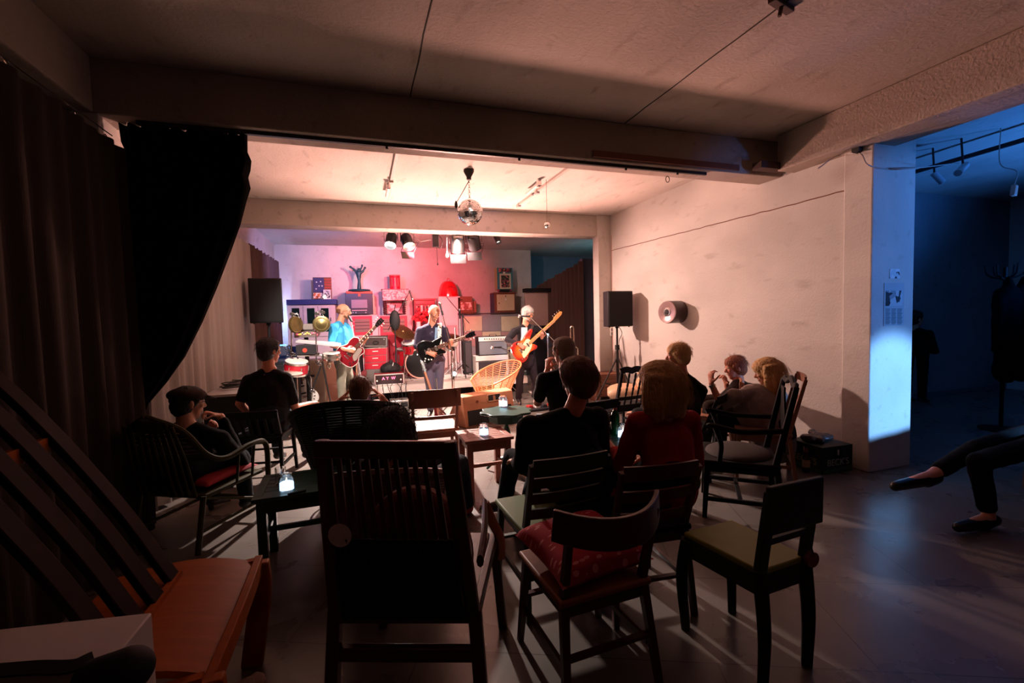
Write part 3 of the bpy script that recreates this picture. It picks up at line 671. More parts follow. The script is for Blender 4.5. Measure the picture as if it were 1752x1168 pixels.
face(t, (850.5, 458, 877, 495), YC+.12, mat('teal_paint', '#3d7f8c', .5), 'front_frame', .012); face(t, (853, 459, 875, 466), YC+.105, coll_mat('roses', ['#4a3038', '#a03a44', '#cf6a6a', '#30483c'], 26, 8), 'rose_panel', .006)
dd = face(t, (855, 468, 874, 494), YC+.105, M_cream, 'door', .012); face(t, (857.5, 471, 871.5, 491.5), YC+.09, coll_mat('rose_dark', ['#2c2426', '#3a2b33', '#b4444c', '#5a6a50', '#241c1e', '#c88a80'], 34, 9), 'floral_panel', .005)
p = P(862.5, 466.5, Y=YC+.09); MB().cyl(p, p-V((0, .012, 0)), .03, n=16).build('dial', M_wht, t, world=True)
zb = P(865, 500.5, Y=YC+.1).z
for x in (853, 874): p = P(x, 498.5, Y=YC+.14); MB().ell((p.x, p.y, Z0-.028), .032, .032, .03).build('foot', mat('foot_pink', '#b0406a', .4), t, world=True)
MB().box(((X0+X1)/2, YC+.22, Z0-.03), ((X1-X0)*.6, .2, .055)).build('plinth', M_blk, t, world=True)
# paper board in the side opening, shelf above it, brown curtain, wall bits
A = FR(899, 500, 940, 557, 10.95)
t = thing('paper_board', 'tall pinboard covered with pinkish paper at the stage right opening', 'board', ((A[0]+A[1])/2, 11.0, 0))
MB().box(((A[0]+A[1])/2, 10.97, (A[2]+A[3])/2), (A[1]-A[0], .03, A[3]-A[2])).build('paper', mat('paper_pink', '#c4a79b', .8, var=.15, scale=25), t, world=True)
MB().box(((A[0]+A[1])/2, 11.01, (A[3])/2), (A[1]-A[0]-.02, .03, A[3]-.01)).build('backing', M_case, t, world=True)
MB().box(((A[0]+A[1])/2, 10.95, A[3]+.05), (A[1]-A[0]+.06, .2, .10)).build('ledge', M_case, t, world=True)
pts = [P(905, 460, Y=12.6), P(996, 460, Y=9.0)]
def hcurt(a, b, z0_, z1_, zbot, m, lab, t=.004):
    a, b = V((a.x, a.y, 0)), V((b.x, b.y, 0)); L = (b-a).length; u = (b-a)/L; n = V((-u.y, u.x, 0)); N = int(L/.02); g = []
    for i in range(8):
        f = i/7; g.append([a+u*L*j/N+n*.05*math.sin(L*j/N*2*PI/.2+math.sin(j*.05))+V((0, 0, (1-f)*(z0_+(z1_-z0_)*j/N+(.04*abs(math.sin(j*.12)) if i == 0 else 0))+zbot*f)) for j in range(N+1)])
    tag(MB().sheet(g, t).build('curtain', m), lab, 'curtain')
hcurt(P(904, 500, Y=12.3), P(995, 449, Y=9.3), P(904, 500, Y=12.3).z, P(995, 449, Y=9.3).z, .03, M_cur_br, 'dark brown curtain hanging in the blue opening right of the stage')
M_cab = mat('side_dark', '#3a3f4a', .8)
slab('wall_east', P(997, 500, Y=9.4).x, 8.5, 9.4, 9.55, 0, 2.8, mat('side_blue_wall', '#6a7186', .8))
# ---------------------------------------------------------------- amplifiers and racks
M_gril = mat('grille_grey', '#6f7278', .8, var=.2, scale=200); M_grild = mat('grille_dark', '#3c3438', .85, var=.25, scale=200); M_tolex = mat('tolex_white', '#e0d6cf', .6, var=.05)
def ampbox(nm, px, Y, dep, body, grill, lab, gpx, cat='amplifier', z0=None):
    t, X0, X1, Z0, Z1 = cabinet(nm, px, Y, dep, body, lab, cat, z0)
    face(t, gpx, Y, grill, 'grille', .012); return t, X0, X1, Z0, Z1
YA = 8.75
t, X0, X1, zc0, zc1 = ampbox('speaker_cabinet', (814.5, 608, 870, 652), YA, .34, M_tolex, M_grild, 'white framed speaker cabinet with dark grille, under the grey combo amplifier', (819, 618, 866, 650), 'speaker cabinet', Zd)
for x in (X0+.04, X1-.04): MB().box((x, YA+.17, Zd-.0+.004), (.05, .3, .008)).build('skid', M_blk, t, world=True)
MB().box(((X0+X1)/2, YA-.005, P(840, 617, Y=YA).z), (X1-X0, .012, .012)).build('trim_strip', M_case, t, world=True)
t, X0, X1, Z0, Z1 = ampbox('guitar_amplifier', (818.5, 575, 868, 607.6), YA+.03, .26, M_case, M_gril, 'grey combo amplifier with a pale knob panel on top of the white speaker cabinet', (820, 584, 867, 606), z0=zc1)
face(t, (818.5, 576, 868, 583), YA+.03, M_tolex, 'control_panel', .02)
for i in range(9): p = P(829+4*i, 579.7, Y=YA+.01); MB().cyl(p, p-V((0, .014, 0)), .011, n=10).build('knob', M_blk, t, world=True)
p0, p1 = P(837, 575, Y=YA+.12), P(849, 575, Y=YA+.12); p0.z = p1.z = Z1
MB().strap(crom([p0, p0+V((.02, 0, .035)), p1+V((-.02, 0, .035)), p1], 5), .025, .006, (0, 1, 0)).build('handle', M_blk, t, world=True)
# tall black cab left of them
ampbox('speaker_cabinet', (795, 583, 808, 640), 8.95, .3, M_case, M_grild, 'tall narrow black loudspeaker between the mic stands and the white cabinet', (796.5, 586, 806.5, 637), 'loudspeaker', Zd)
# red flight rack
YR = 8.95
t, X0, X1, rz0, rz1 = cabinet('red_tool_cabinet', (623, 594.5, 663, 645), YR, .4, M_alu, 'red drawer cabinet under the black flight case', 'cabinet', Zd)
for i in range(3):
    y0 = 596+12*i; dr = face(t, (624, y0, 661, y0+11), YR, M_red, 'drawer')
    face(t, (637, y0+4, 647, y0+5.5), YR-.025, M_wht, 'handle', .01)
X0, X1, Z0, Z1 = FR(622, 575, 664, 594, YR)
t = thing('flight_case', 'black flight case with silver edges and round lock, on the red drawer cabinet', 'case', ((X0+X1)/2, YR+.2, rz1))
MB().box(((X0+X1)/2, YR+.2, (rz1+Z1)/2), (X1-X0, .36, Z1-rz1)).build('body', mat('case_brown', '#3a2320', .6), t, world=True, bevel=.006)
for (a, b) in (((624, 577), (661, 577)), ((624, 592), (661, 592)), ((624, 577), (624, 592)), ((661, 577), (661, 592))):
    MB().bar(P(*a, Y=YR+.01), P(*b, Y=YR+.01), .025, .016, (0, 1, 0)).build('metal_edge', M_alu, t, world=True)
p = P(643, 586, Y=YR+.015); MB().tube([p+V((.05*math.cos(a), -.01, .03*math.sin(a))) for a in [k*PI/8 for k in range(16)]], .008, 6, closed=True).build('handle_ring', M_blk, t, world=True)
for x in (628, 657): p = P(x, 580, Y=YR+.01); MB().cyl(p, p-V((0, .02, 0)), .014, n=10).build('latch', M_alu, t, world=True)
t, X0, X1, Z0, Z1 = cabinet('red_locker', (665, 572, 700, 645), 9.6, .35, M_red, 'bright red metal locker behind the cymbal stand', 'locker', Zd)
face(t, (667, 574, 698, 606), 9.6, M_red, 'door'); face(t, (667, 608, 698, 640), 9.6, M_red, 'door'); p = P(675, 589, Y=9.57); MB().cyl(p, p-V((0, .012, 0)), .035, n=16).build('sticker', mat('sticker_pink', '#f08a9a', .5), t, world=True)
# dark guitar cab behind second guitar + beige cabinet
ampbox('speaker_cabinet', (599, 585, 621, 645), 9.1, .4, M_case, M_grild, 'black amplifier stack behind the guitar in the stand, left of the red drawers', (601, 588, 619, 643), 'speaker cabinet', 0)
YG = 8.3
t, X0, X1, Z0, Z1 = cabinet('beige_speaker_cabinet', (514, 616, 557, 683), YG, .4, mat('beige_tolex', '#9a8a78', .75, var=.1), 'worn beige speaker cabinet behind the percussion stands', 'speaker cabinet', 0)
face(t, (515, 620, 555, 678), YG, mat('beige_grille', '#8d7c69', .85, var=.2, scale=120), 'grille', .01)
face(t, (521, 641, 538, 645), YG-.01, M_case, 'name_plate', .008); face(t, (508, 637, 515, 642), YG+.02, mat('logo_red', '#a83034', .5), 'logo_patch', .008)
t, X0, X1, Z0, Z1 = cabinet('pink_box_stool', (557, 612, 580, 658), 8.6, .35, mat('peach_wood', '#b98a78', .7), 'peach coloured wooden cajon box between the cabinet and the guitarist in blue', 'cajon', 0)
face(t, (558.5, 614, 578.5, 656), 8.6, mat('peach_face', '#c99a86', .6), 'front', .01)
# glowing amp head at the deck front
YH = 8.47
X0, X1, Z0, Z1 = FR(640.5, 639.5, 691.5, 658, YH); Zh = Zd; hgt = Z1-Z0
t = thing('amplifier_head', 'black amplifier head with white frame and glowing pink letters on the stage edge', 'amplifier', ((X0+X1)/2, YH+.13, Zh))
MB().box(((X0+X1)/2, YH+.13, Zh+hgt/2+.005), (X1-X0, .24, hgt)).build('body', M_redd, t, world=True, bevel=.004)
for z in (Zh+.012, Zh+hgt-.002): MB().box(((X0+X1)/2, YH, z), (X1-X0, .02, .016)).build('frame_rail', M_tolex, t, world=True)
for x in (X0+.008, X1-.008): MB().box((x, YH, Zh+hgt/2), (.016, .02, hgt)).build('frame_post', M_tolex, t, world=True)
MB().box(((X0+X1)/2, YH+.005, Zh+hgt*.5), (X1-X0-.05, .006, hgt*.8)).build('mesh_front', mat('mesh_dark', '#2a1014', .6, var=.4, scale=150), t, world=True)
M_gl = mat('glow_letters', '#ff5a78', .4, emit='#ff5f7e', es=5, var=0)
for ch, x in (('A', 656), ('Y', 663), ('W', 673)):
    p = P(x, 648, Y=YH-.004); o = text('letter', ch, .072, (0, 0, 0), (PI/2, 0, 0), M_gl, t, .003); o.location = V((p.x, YH-.004, Zh+hgt*.62))-V(t.location)
for x in (645, 686): p = P(x, 651, Y=YH-.004); MB().ell((p.x, YH-.004, Zh+hgt*.45), .012, .006, .012, n=8, m=6).build('pilot_lamp', mat('pilot', '#ffd0b0', .4, emit='#ffc8a0', es=4, var=0), t, world=True)
# loose cables hanging from the head and along the floor
rnd = random.Random(11)
for i in range(7):
    x = X0+.05+i*.085
    tag(MB().tube(crom([(x, YH-.01, Zh+.02), (x+rnd.uniform(-.05, .05), YH-.14, Zh-.05), (x+rnd.uniform(-.1, .1), YH-.16, .06), (x+rnd.uniform(-.3, .3), YH-.3, .012), (x+rnd.uniform(-.5, .5), YH-.5, .012)], 6), .0055, 5).build('audio_cable', M_blk), 'black audio cable dangling over the stage edge below the glowing amplifier head', 'cable', 'cables under the amplifier head')
# floor power strip and effects cases
for i, (px, Y, dz, m, lab) in enumerate((((668, 683, 700, 696), 7.9, .3, M_alu, 'silver effects case with dark openings on the floor before the stage'), ((640, 683, 664, 696), 7.9, .3, M_tolex, 'pale effects case on the floor left of the silver one'))):
    X0, X1, Z0, Z1 = FR(*px, Y); t = thing('effects_case', lab, 'case', ((X0+X1)/2, Y+.15, 0))
    MB().box(((X0+X1)/2, Y+.15, .07), (X1-X0, .3, .14)).build('body', m, t, world=True, bevel=.008)
    for k in (-.25, .25): MB().box(((X0+X1)/2+k*(X1-X0), Y-.004, .07), ((X1-X0)*.36, .01, .08)).build('opening', M_blk, t, world=True)

rnd = random.Random(21)
for k in range(5):
    cx_, cy_ = P(770+9*k, 652, Z=Zd).x, 8.75+.12*(k % 3); pts = []
    for j in range(16): a = j*1.1; r_ = .10+.05*rnd.random(); pts.append((cx_+r_*1.4*math.cos(a), cy_+r_*math.sin(a), Zd+.008+rnd.uniform(0, .05)))
    tag(MB().tube(crom(pts, 4), .006, 5).build('stage_cable', M_tolex if k % 2 else M_wht), 'pale glaring cable in the tangle on the stage deck under the microphone stands', 'cable', 'pale cable tangle on the deck')
# ================================================================ INSTRUMENTS
def rotM(loc, X, Y_):
    """matrix with local x along X, local z close to up-vector derived from Y_ (local y = face normal)"""
    X = V(X).normalized(); Yn = V(Y_); Yn = (Yn-X*Yn.dot(X)).normalized(); Z = X.cross(Yn)
    m = Matrix((X, Yn, Z)).transposed().to_4x4(); m.translation = V(loc); return m
def outline(pts, n=5):
    pts = [V((x, 0, z)) for x, z in pts]; out = []; m = len(pts)
    for i in range(m):
        a, b, c, d = pts[i-1], pts[i], pts[(i+1) % m], pts[(i+2) % m]
        for k in range(n):
            t = k/n; out.append(.5*((2*b)+(c-a)*t+(2*a-5*b+4*c-d)*t*t+(3*b-a-3*c+d)*t**3))
    return out
BODY = {'lp': [(-.20, 0), (-.17, .14), (-.06, .175), (.05, .125), (.12, .135), (.20, .12), (.235, .06), (.215, .028), (.215, -.03), (.16, -.04), (.17, -.09), (.13, -.14), (.04, -.13), (-.06, -.175), (-.17, -.14)],
        'sg': [(-.20, 0), (-.17, .14), (-.06, .17), (.04, .12), (.12, .125), (.205, .13), (.165, .065), (.14, .03), (.14, -.03), (.165, -.065), (.195, -.12), (.11, -.115), (.04, -.115), (-.06, -.17), (-.17, -.14)],
        'jb': [(-.24, .02), (-.20, .15), (-.08, .175), (.03, .12), (.14, .15), (.27, .17), (.29, .13), (.18, .06), (.14, .03), (.14, -.03), (.17, -.07), (.20, -.13), (.15, -.16), (.02, -.13), (-.10, -.19), (-.21, -.16)]}
def guitar(name, kind, M, lab, mb, mneck, mhead, L=.62, binding=None, guard=None, nstr=6, hl=.17, body_x=0, cat='guitar', two=True):
    """local frame: neck along +x, face towards -y, treble side -z; origin at body centre"""
    t = thing(name, lab, cat, M=M); o = outline(BODY[kind])
    MB().prism(o, (0, 1, 0), .042).build('body', mb, t, bevel=.007)
    if binding: MB().tube([p+V((0, -.019, 0)) for p in o], .0045, 6, closed=True).build('binding', binding, t)
    if guard:
        g = outline([(-.02, -.05), (.12, -.035), (.14, -.09), (.05, -.115), (-.06, -.13)] if kind != 'jb' else [(-.05, .04), (.1, .09), (.15, .04), (.14, -.04), (.05, -.1), (-.12, -.13), (-.1, -.03)], 4)
        MB().prism([p+V((0, -.024, 0)) for p in g], (0, 1, 0), .003).build('pickguard', guard, t)
    x0, x1 = .13, .13+L-.2
    nk = MB().bar((x0-.02, -.010, 0), (x1, -.006, 0), .056, .026, (0, 0, 1), .044, .02).build('neck', mneck, t, bevel=.004)
    fb = MB().bar((x0-.03, -.026, 0), (x1, -.019, 0), .056, .006, (0, 0, 1), .044, .005).build('fretboard', mat('rosewood', '#5a3324', .5) if kind != 'jb' else mneck, t)
    b = MB()
    for i in range(20):
        x = x1-(L-.02)*(1-2**(-(i+1)/12))
        if x > x0-.02: b.box((x, -.0275, 0), (.0018, .0025, .05))
    b.build('frets', M_chr, fb)
    b = MB()
    for i in (3, 5, 7, 9, 12, 15):
        x = x1-L*(1-2**(-(i-.5)/12)); b.box((x, -.0272, 0), (.016, .002, .026 if kind == 'lp' else .007))
    b.build('inlays', M_wht, fb)
    hd = [(x1-.005, .022), (x1+.03, .03), (x1+hl*.5, .042), (x1+hl, .035), (x1+hl*.93, 0), (x1+hl, -.035), (x1+hl*.5, -.042), (x1+.03, -.03), (x1-.005, -.022)]
    if kind == 'jb': hd = [(x1-.005, .022), (x1+.03, .045), (x1+hl*.6, .055), (x1+hl, .05), (x1+hl+.02, .02), (x1+hl*.9, -.01), (x1+hl*.4, -.02), (x1-.005, -.022)]
    h_ = MB().prism([V((x, .0, z)) for x, z in hd], (0, 1, 0), .015).build('headstock', mhead, t, bevel=.003)
    for i in range(nstr):
        if kind == 'jb': px, s = x1+.03+i*hl/nstr, 1; zc = .06
        else: px, s = x1+.035+(i % 3)*.045, (1 if i < 3 else -1); zc = .048
        pg = MB().cyl((px, -.02, s*(zc-.035)), (px, .008, s*(zc-.035)), .005, n=8); pg.cyl((px, .004, s*(zc-.03)), (px, .004, s*(zc+.012)), .004, n=6)
        pg.ell((px, .004, s*(zc+.018)), .011, .005, .009, n=8, m=6).build('tuning_peg', M_chr, t)
    for x in ((.07, -.04) if two else (.02,)):
        MB().box((x, -.027, 0), (.036 if kind != 'jb' else .022, .012, .074)).build('pickup', M_chr if kind != 'jb' else M_blk, t, bevel=.003)
    MB().box((-.10, -.028, 0), (.03 if kind == 'jb' else .014, .014, .08)).build('bridge', M_chr, t, bevel=.003)
    for x, z in (((-.09, -.12), (-.13, -.09), (-.05, -.135), (-.15, -.12)) if kind != 'jb' else ((-.12, -.14), (-.07, -.15), (-.16, -.12))):
        MB().cyl((x, -.02, z), (x, -.036, z), .012, .010, n=14).build('control_knob', M_wht if kind == 'sg' else M_chr, t)
    b = MB()
    for i in range(nstr):
        z = (i-(nstr-1)/2); b.cyl((-.105, -.036, z*.0105), (x1, -.026, z*.007), .0007 if kind != 'jb' else .0012, n=5)
    b.build('strings', M_chr, t)
    MB().cyl((body_x-.21, 0, 0), (body_x-.225, 0, 0), .008, n=8).build('strap_button', M_chr, t)
    return t
def sunburst(name, c0, c1, r0, r1):
    m = bpy.data.materials.new(name); m.use_nodes = True; nt = m.node_tree; b = nt.nodes['Principled BSDF']; b.inputs['Roughness'].default_value = .2; b.inputs['Coat Weight'].default_value = .5
    tc = nt.nodes.new('ShaderNodeTexCoord'); mp = nt.nodes.new('ShaderNodeMapping'); mp.inputs['Scale'].default_value = (1, 0, 1.5); nt.links.new(tc.outputs['Object'], mp.inputs[0])
    l = nt.nodes.new('ShaderNodeVectorMath'); l.operation = 'LENGTH'; nt.links.new(mp.outputs[0], l.inputs[0])
    r = nt.nodes.new('ShaderNodeValToRGB'); r.color_ramp.elements[0].position = r0; r.color_ramp.elements[0].color = lin(c0); r.color_ramp.elements[1].position = r1; r.color_ramp.elements[1].color = lin(c1)
    nt.links.new(l.outputs[1], r.inputs[0]); nt.links.new(r.outputs[0], b.inputs['Base Color']); return m
M_mah = mat('mahogany_red', '#7c1420', .25, coat=.5); M_mpl = mat('maple', '#d99a55', .35, var=.1, scale=5); M_blkg = mat('gloss_black', '#0a0809', .2, coat=.5); M_sb = sunburst('sunburst', '#f07a22', '#a01c12', .10, .24); M_nk = mat('neck_brown', '#8a4a30', .4)
# ---- positions used both by guitars and players
YLG, YMG, YBS = 7.75, 7.02, 7.46
g1b = P(600, 603, Y=7.20); g1h = P(641, 560, Y=7.34)
GU1 = guitar('semi_hollow_guitar', 'lp', rotM(g1b, g1h-g1b, (.05, 1, .15)), 'dark red guitar with white edge played by the man in the blue T-shirt', M_mah, M_mpl, M_blkg, binding=M_wht, guard=mat('guard_shade', '#9a8f86', .4))
g2b = P(738, 598, Y=YMG-.25); g2h = P(812, 570, Y=YMG-.22)
GU2 = guitar('black_guitar', 'sg', rotM(g2b, g2h-g2b, (0, 1, .1)), 'glossy black guitar played by the man in the dark open shirt', M_blkg, M_nk, M_blkg)
g3b = P(897, 594, Y=YBS-.26); g3h = P(957, 540, Y=YBS-.18)
GU3 = guitar('bass_guitar', 'jb', rotM(g3b, g3h-g3b, (0, 1, .1)), 'orange sunburst bass guitar played by the man in the dark jacket', M_sb, M_mpl, M_mpl, L=.80, nstr=4, hl=.2, cat='bass guitar', guard=mat('guard_cream', '#e9d6b0', .4))
for k in GU3.children: pass
# guitars on stands
def gstand(base, lab, h=.55, lean=.12, m=M_chr):
    b = V(base); t = thing('guitar_stand', lab, 'stand', b)
    for a in (PI/2+.2, -PI/2+.9, -PI/2-.9): MB().tube([b+V((0, 0, .22)), b+V((.22*math.cos(a), .22*math.sin(a), .012))], .011, 8).build('leg', m, t, world=True)
    MB().tube([b+V((0, 0, .2)), b+V((0, lean, h+.1))], .011, 8).build('upright', m, t, world=True)
    MB().tube([b+V((-.08, -.09, .30)), b+V((-.08, -.01, .28)), b+V((.08, -.01, .28)), b+V((.08, -.09, .30))], .010, 8).build('cradle', M_blk, t, world=True)
    return t
p = P(519, 668, Y=7.6)
guitar('white_guitar', 'jb', rotM(p+V((.0, 0, .0)), (-.22, .10, 1), (0, 1, -.1)), 'white electric guitar with black controls leaning in a stand at stage left', M_wht, M_case, M_case, guard=M_wht)
gstand((p.x+.02, p.y+.10, 0), 'chrome guitar stand holding the white guitar')
p = P(744, 684, Y=6.42); q = P(720, 613, Y=6.62)
guitar('pale_headed_guitar', 'sg', rotM(p-(q-p)*.25, q-p, (.9, -.45, 0)), 'guitar standing upright with pale headstock in front of the guitarist in the dark shirt', M_mah, mat('neck_side', '#c98a6a', .4), mat('head_pale', '#a9c0c4', .4), L=.66)
p2 = p-(q-p)*.35; gstand((p2.x, p2.y+.12, 0), 'small stand under the upright guitar behind the brown chair')
p = P(613, 640, Y=8.75); q = P(612, 590, Y=8.9)
guitar('red_guitar', 'jb', rotM(P(612, 652, Y=8.55), q-p, (0, 1, -.08)), 'red guitar in a stand leaning at the black amplifier stack', M_redd, M_mpl, M_redd)
pp = P(612, 652, Y=8.55); gstand((pp.x, pp.y+.13, 0), 'stand of the red guitar by the black amplifier stack')

# ---- drum kit
def drum(nm, c, ax, r, L, shell, lab, cat='drum', head=None, rim=M_chr, frontm=None, lugs=8):
    c = V(c); ax = V(ax).normalized(); t = thing(nm, lab, cat, c); x, y = frame(ax)
    MB().lathe([(.001, -L/2), (r, -L/2), (r, L/2), (.001, L/2)], c, 36, ax).build('shell', shell, t, world=True)
    for s in (-1, 1):
        MB().lathe([(r*1.0, s*L/2-.012), (r*1.05, s*L/2-.012), (r*1.05, s*L/2+.014), (r*.97, s*L/2+.014), (r*.97, s*L/2)], c, 36, ax).build('hoop', rim, t, world=True)
        MB().lathe([(.001, s*(L/2+.003)), (r*.97, s*(L/2+.003)), (r*.97, s*(L/2+.006)), (.001, s*(L/2+.006))], c, 36, ax).build('head', head or M_wht, t, world=True)
    for k in range(lugs):
        a = 2*PI*k/lugs; o = x*math.cos(a)+y*math.sin(a)
        MB().cyl(c+o*r*1.03-ax*L*.25, c+o*r*1.03+ax*L*.25, .008, n=8).build('lug', M_chr, t, world=True)
    return t
M_shell = mat('drum_red', '#a01420', .25, coat=.5, var=.2)
YD = 9.3; bc = P(721, 624, Y=YD); bc.z = Zd+.30
drum('bass_drum', bc, (-.22, -.97, 0), .285, .38, M_shell, 'red bass drum with black front head on the stage deck', head=mat('head_black', '#0d0a0b', .35), rim=mat('hoop_pale', '#d9a090', .4))
for s in (-1, 1): tag(MB().tube([bc+V((s*.25, -.05, -.12)), (bc.x+s*.36, bc.y-.15, Zd+.012)], .009, 6).build('drum_spur', M_chr), ('left' if s < 0 else 'right')+' chrome spur leg of the red bass drum', 'spur')
p = P(701, 594, Y=YD-.05); drum('tom_drum', p, (-.1, -.35, .93), .15, .2, M_shell, 'small red tom drum mounted left above the bass drum')
tag(MB().cyl(p+V((.03, .05, -.12)), bc+V((0, 0, .28)), .012, n=10).build('tom_mount', M_chr), 'chrome mount between the small tom and bass drum', 'mount')
p = P(694, 618, Y=YD+.1); p.z = Zd+.42; FT = drum('floor_tom', p, (0, -.1, 1), .19, .32, M_shell, 'red floor tom standing left of the bass drum')
for a in (.5, 2.6, 4.7): MB().cyl(p+V((.2*math.cos(a), .2*math.sin(a), .1)), (p.x+.2*math.cos(a), p.y+.2*math.sin(a), Zd+.005), .008, n=8).build('leg', M_chr, FT, world=True)
p = P(766, 590, Y=YD+.1); drum('snare_drum', p, (0, -.3, 1), .17, .13, M_alu, 'steel snare drum behind the guitarist in the dark shirt', 'drum')
tag(MB().cyl(p-V((0, 0, .08)), (p.x, p.y, Zd+.005), .013, n=10).build('snare_stand', M_chr), 'chrome post stand under the steel snare drum', 'stand')
def stand3(t, x, y, z0, z1, m, r=.011, spread=.3, n=3, rot=.4, low=.28):
    MB().cyl((x, y, z0+.06), (x, y, z1), r, n=10).build('pole', m, t, world=True)
    for k in range(n):
        a = rot+2*PI*k/n; MB().tube([(x, y, z0+low), (x+spread*math.cos(a), y+spread*math.sin(a), z0+.012)], r*.8, 8).build('leg', m, t, world=True)
    MB().cyl((x, y, z0+low-.03), (x, y, z0+low+.03), r*2, n=10).build('collar', m, t, world=True)
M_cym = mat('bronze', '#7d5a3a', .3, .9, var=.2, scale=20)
def cymbal(c, ax, r, lab, z0=Zd, nm='cymbal'):
    c = V(c); ax = V(ax).normalized(); t = thing(nm, lab, 'cymbal', (c.x, c.y, z0))
    MB().lathe([(.001, .03), (.035, .025), (.05, .008), (r*.6, .002), (r, -.02), (r, -.022), (r*.6, -.001), (.05, .004), (.001, .02)], c, 40, ax).build('plate', M_cym, t, world=True)
    stand3(t, c.x, c.y, z0, c.z, M_chr); return t
cymbal(P(690, 566, Y=YD-.1), (.35, -.55, .8), .24, 'large brown cymbal tilted beside the boom microphone')
cymbal(P(712, 572, Y=YD+.35), (-.1, -.4, .9), .2, 'second brown cymbal overlapping behind the large one')
cymbal(P(777, 575, Y=YD+.3), (.2, -.35, .9), .2, 'cymbal shining beside the white overexposed stands')
# gong-like dark disc
p = P(675.5, 548, Y=9.0); t = thing('stand_bag', 'dark oval padded bag hanging on the boom stand left of the cymbals', 'bag', p)
MB().ell(p, .10, .07, .20).build('pouch', M_blk, t, world=True); MB().tube([p+V((0, 0, .18)), p+V((.02, 0, .3))], .008, 6).build('hanging_loop', M_blk, t, world=True)

p = P(668, 628, Y=8.85)
t = thing('black_bag', 'black pear-shaped cloth bag standing behind the glowing amplifier head before the red drawers', 'bag', (p.x, p.y, Zd))
MB().ell(p-V((0, 0, .03)), .19, .13, .13).cap(p, p+V((.02, 0, .12)), .10, .03).build('pouch', M_blk, t, world=True, voxel=.012, sm=3, disp=.02, dscale=.08)
MB().cap(p+V((.035, -.12, .04)), p+V((.05, -.10, .09)), .008, .006).build('zip_pull', M_wht, t, world=True)
MB().cyl((p.x, p.y, Zd), (p.x, p.y, p.z-.13), .02, n=12).lathe([(.14, 0), (.14, .012), (.02, .03), (.001, .03)], (p.x, p.y, Zd)).build('pedestal', M_blk, t, world=True)
# ---- microphone stands
def micstand(base, h, tip, lab, m=M_chr, mic=True, tripod=True, micdir=None, M_mic=None, back=.25):
    b = V(base); tip = V(tip); t = thing('microphone_stand', lab, 'microphone stand', b)
    if tripod: stand3(t, b.x, b.y, b.z, b.z+h, m)
    else:
        MB().lathe([(.13, 0), (.13, .012), (.03, .03), (.012, .04), (.001, .041)], b, 24).build('round_base', m, t, world=True); MB().cyl(b, b+V((0, 0, h)), .010, n=10).build('pole', m, t, world=True)
    top = b+V((0, 0, h)); d = (tip-top); 
    if d.length > .06:
        u = d.normalized(); MB().tube([top-u*back, tip], .007, 8).build('boom', m, t, world=True)
        MB().cyl(top-V((0, .02, 0)), top+V((0, .02, 0)), .02, n=12).build('clutch', m, t, world=True)
    else: u = V((0, 0, 1))
    if mic:
        md = V(micdir or u).normalized(); k = MB().cyl(tip, tip+md*.13, .011, .016, n=12).build('microphone', M_mic or M_case, t, world=True)
        MB().ell(tip+md*.16, .026, .026, .03).build('mesh_head', M_chr, k, world=True)
        MB().cyl(tip-md*.02, tip+md*.05, .017, n=12).build('clip', M_blk, t, world=True)
    MB().tube(crom([tip+V((0, .01, 0)), top+V((.02, .01, -.1)), b+V((.03, .02, h*.4)), b+V((.05, -.05, .015)), b+V((.3, -.1, .008))], 5), .004, 5).build('cable', M_blk, t, world=True)
    return t
pa = P(601, 548, Y=YLG-.38); pb = P(609, 618, Y=YLG-.38)
micstand((pb.x+.03, pb.y, 0), pb.z+.02, pa, 'bright microphone stand before the man in the blue T-shirt', mat('stand_white', '#d9d6d8', .3, .3), micdir=(-.25, .25, .45))
pa = P(905, 541, Y=YBS-.22); pb = P(925, 560, Y=YBS-.3); pe = P(934, 650, Y=YBS-.3)
micstand((pb.x+.12, pb.y, 0), P(934, 572, Y=YBS-.3).z, pa, 'boom microphone stand pointing left across the bass player', micdir=(-1, .3, .05))
pa = P(757, 537, Y=YMG-.35); pb = P(772, 664, Y=YMG-.35)
micstand((pb.x+.02, pb.y, 0), P(768, 598, Y=YMG-.35).z, pa, 'boom stand with bright microphone right of the guitarist in the dark shirt', micdir=(-.1, .2, .6))
pa = P(764, 508, Y=8.9); pb = P(790, 540, Y=8.9)
micstand((pb.x+.02, pb.y, Zd), pb.z-Zd, pa, 'dark boom stand whose arm rises in front of the red dome', M_blk, mic=False, back=.2)
pa = P(701, 498, Y=8.95); pb = P(675, 545, Y=8.95)
t = micstand((pb.x, pb.y, Zd), pb.z-Zd, pa, 'tall black boom stand with an overhead microphone above the drums', M_blk, micdir=(.25, 0, -.9))
for i, (x0, y0, x1, y1) in enumerate(((779, 560, 781, 655), (787, 545, 790, 655), (796, 555, 795, 655))):
    p = P(x1, y1, Y=9.0+.12*i); q_ = P(x0, y0, Y=9.0+.12*i)
    micstand((p.x, p.y, Zd), q_.z-Zd, (q_.x-.0, q_.y, q_.z+.02), ('white lit stand with a clamp, left of three beside the black loudspeaker', 'white lit stand, middle of three beside the black loudspeaker', 'white lit stand, right of three beside the black loudspeaker')[i], mat('stand_white', '#d9d6d8', .3, .3), mic=(i == 1))
p = P(775, 586, Y=8.9)
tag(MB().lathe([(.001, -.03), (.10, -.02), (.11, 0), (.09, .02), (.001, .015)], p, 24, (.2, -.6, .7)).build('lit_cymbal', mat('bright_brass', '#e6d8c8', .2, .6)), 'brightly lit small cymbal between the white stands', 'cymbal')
p = P(856, 594, Y=7.9); pe = P(871, 600, Y=7.9)
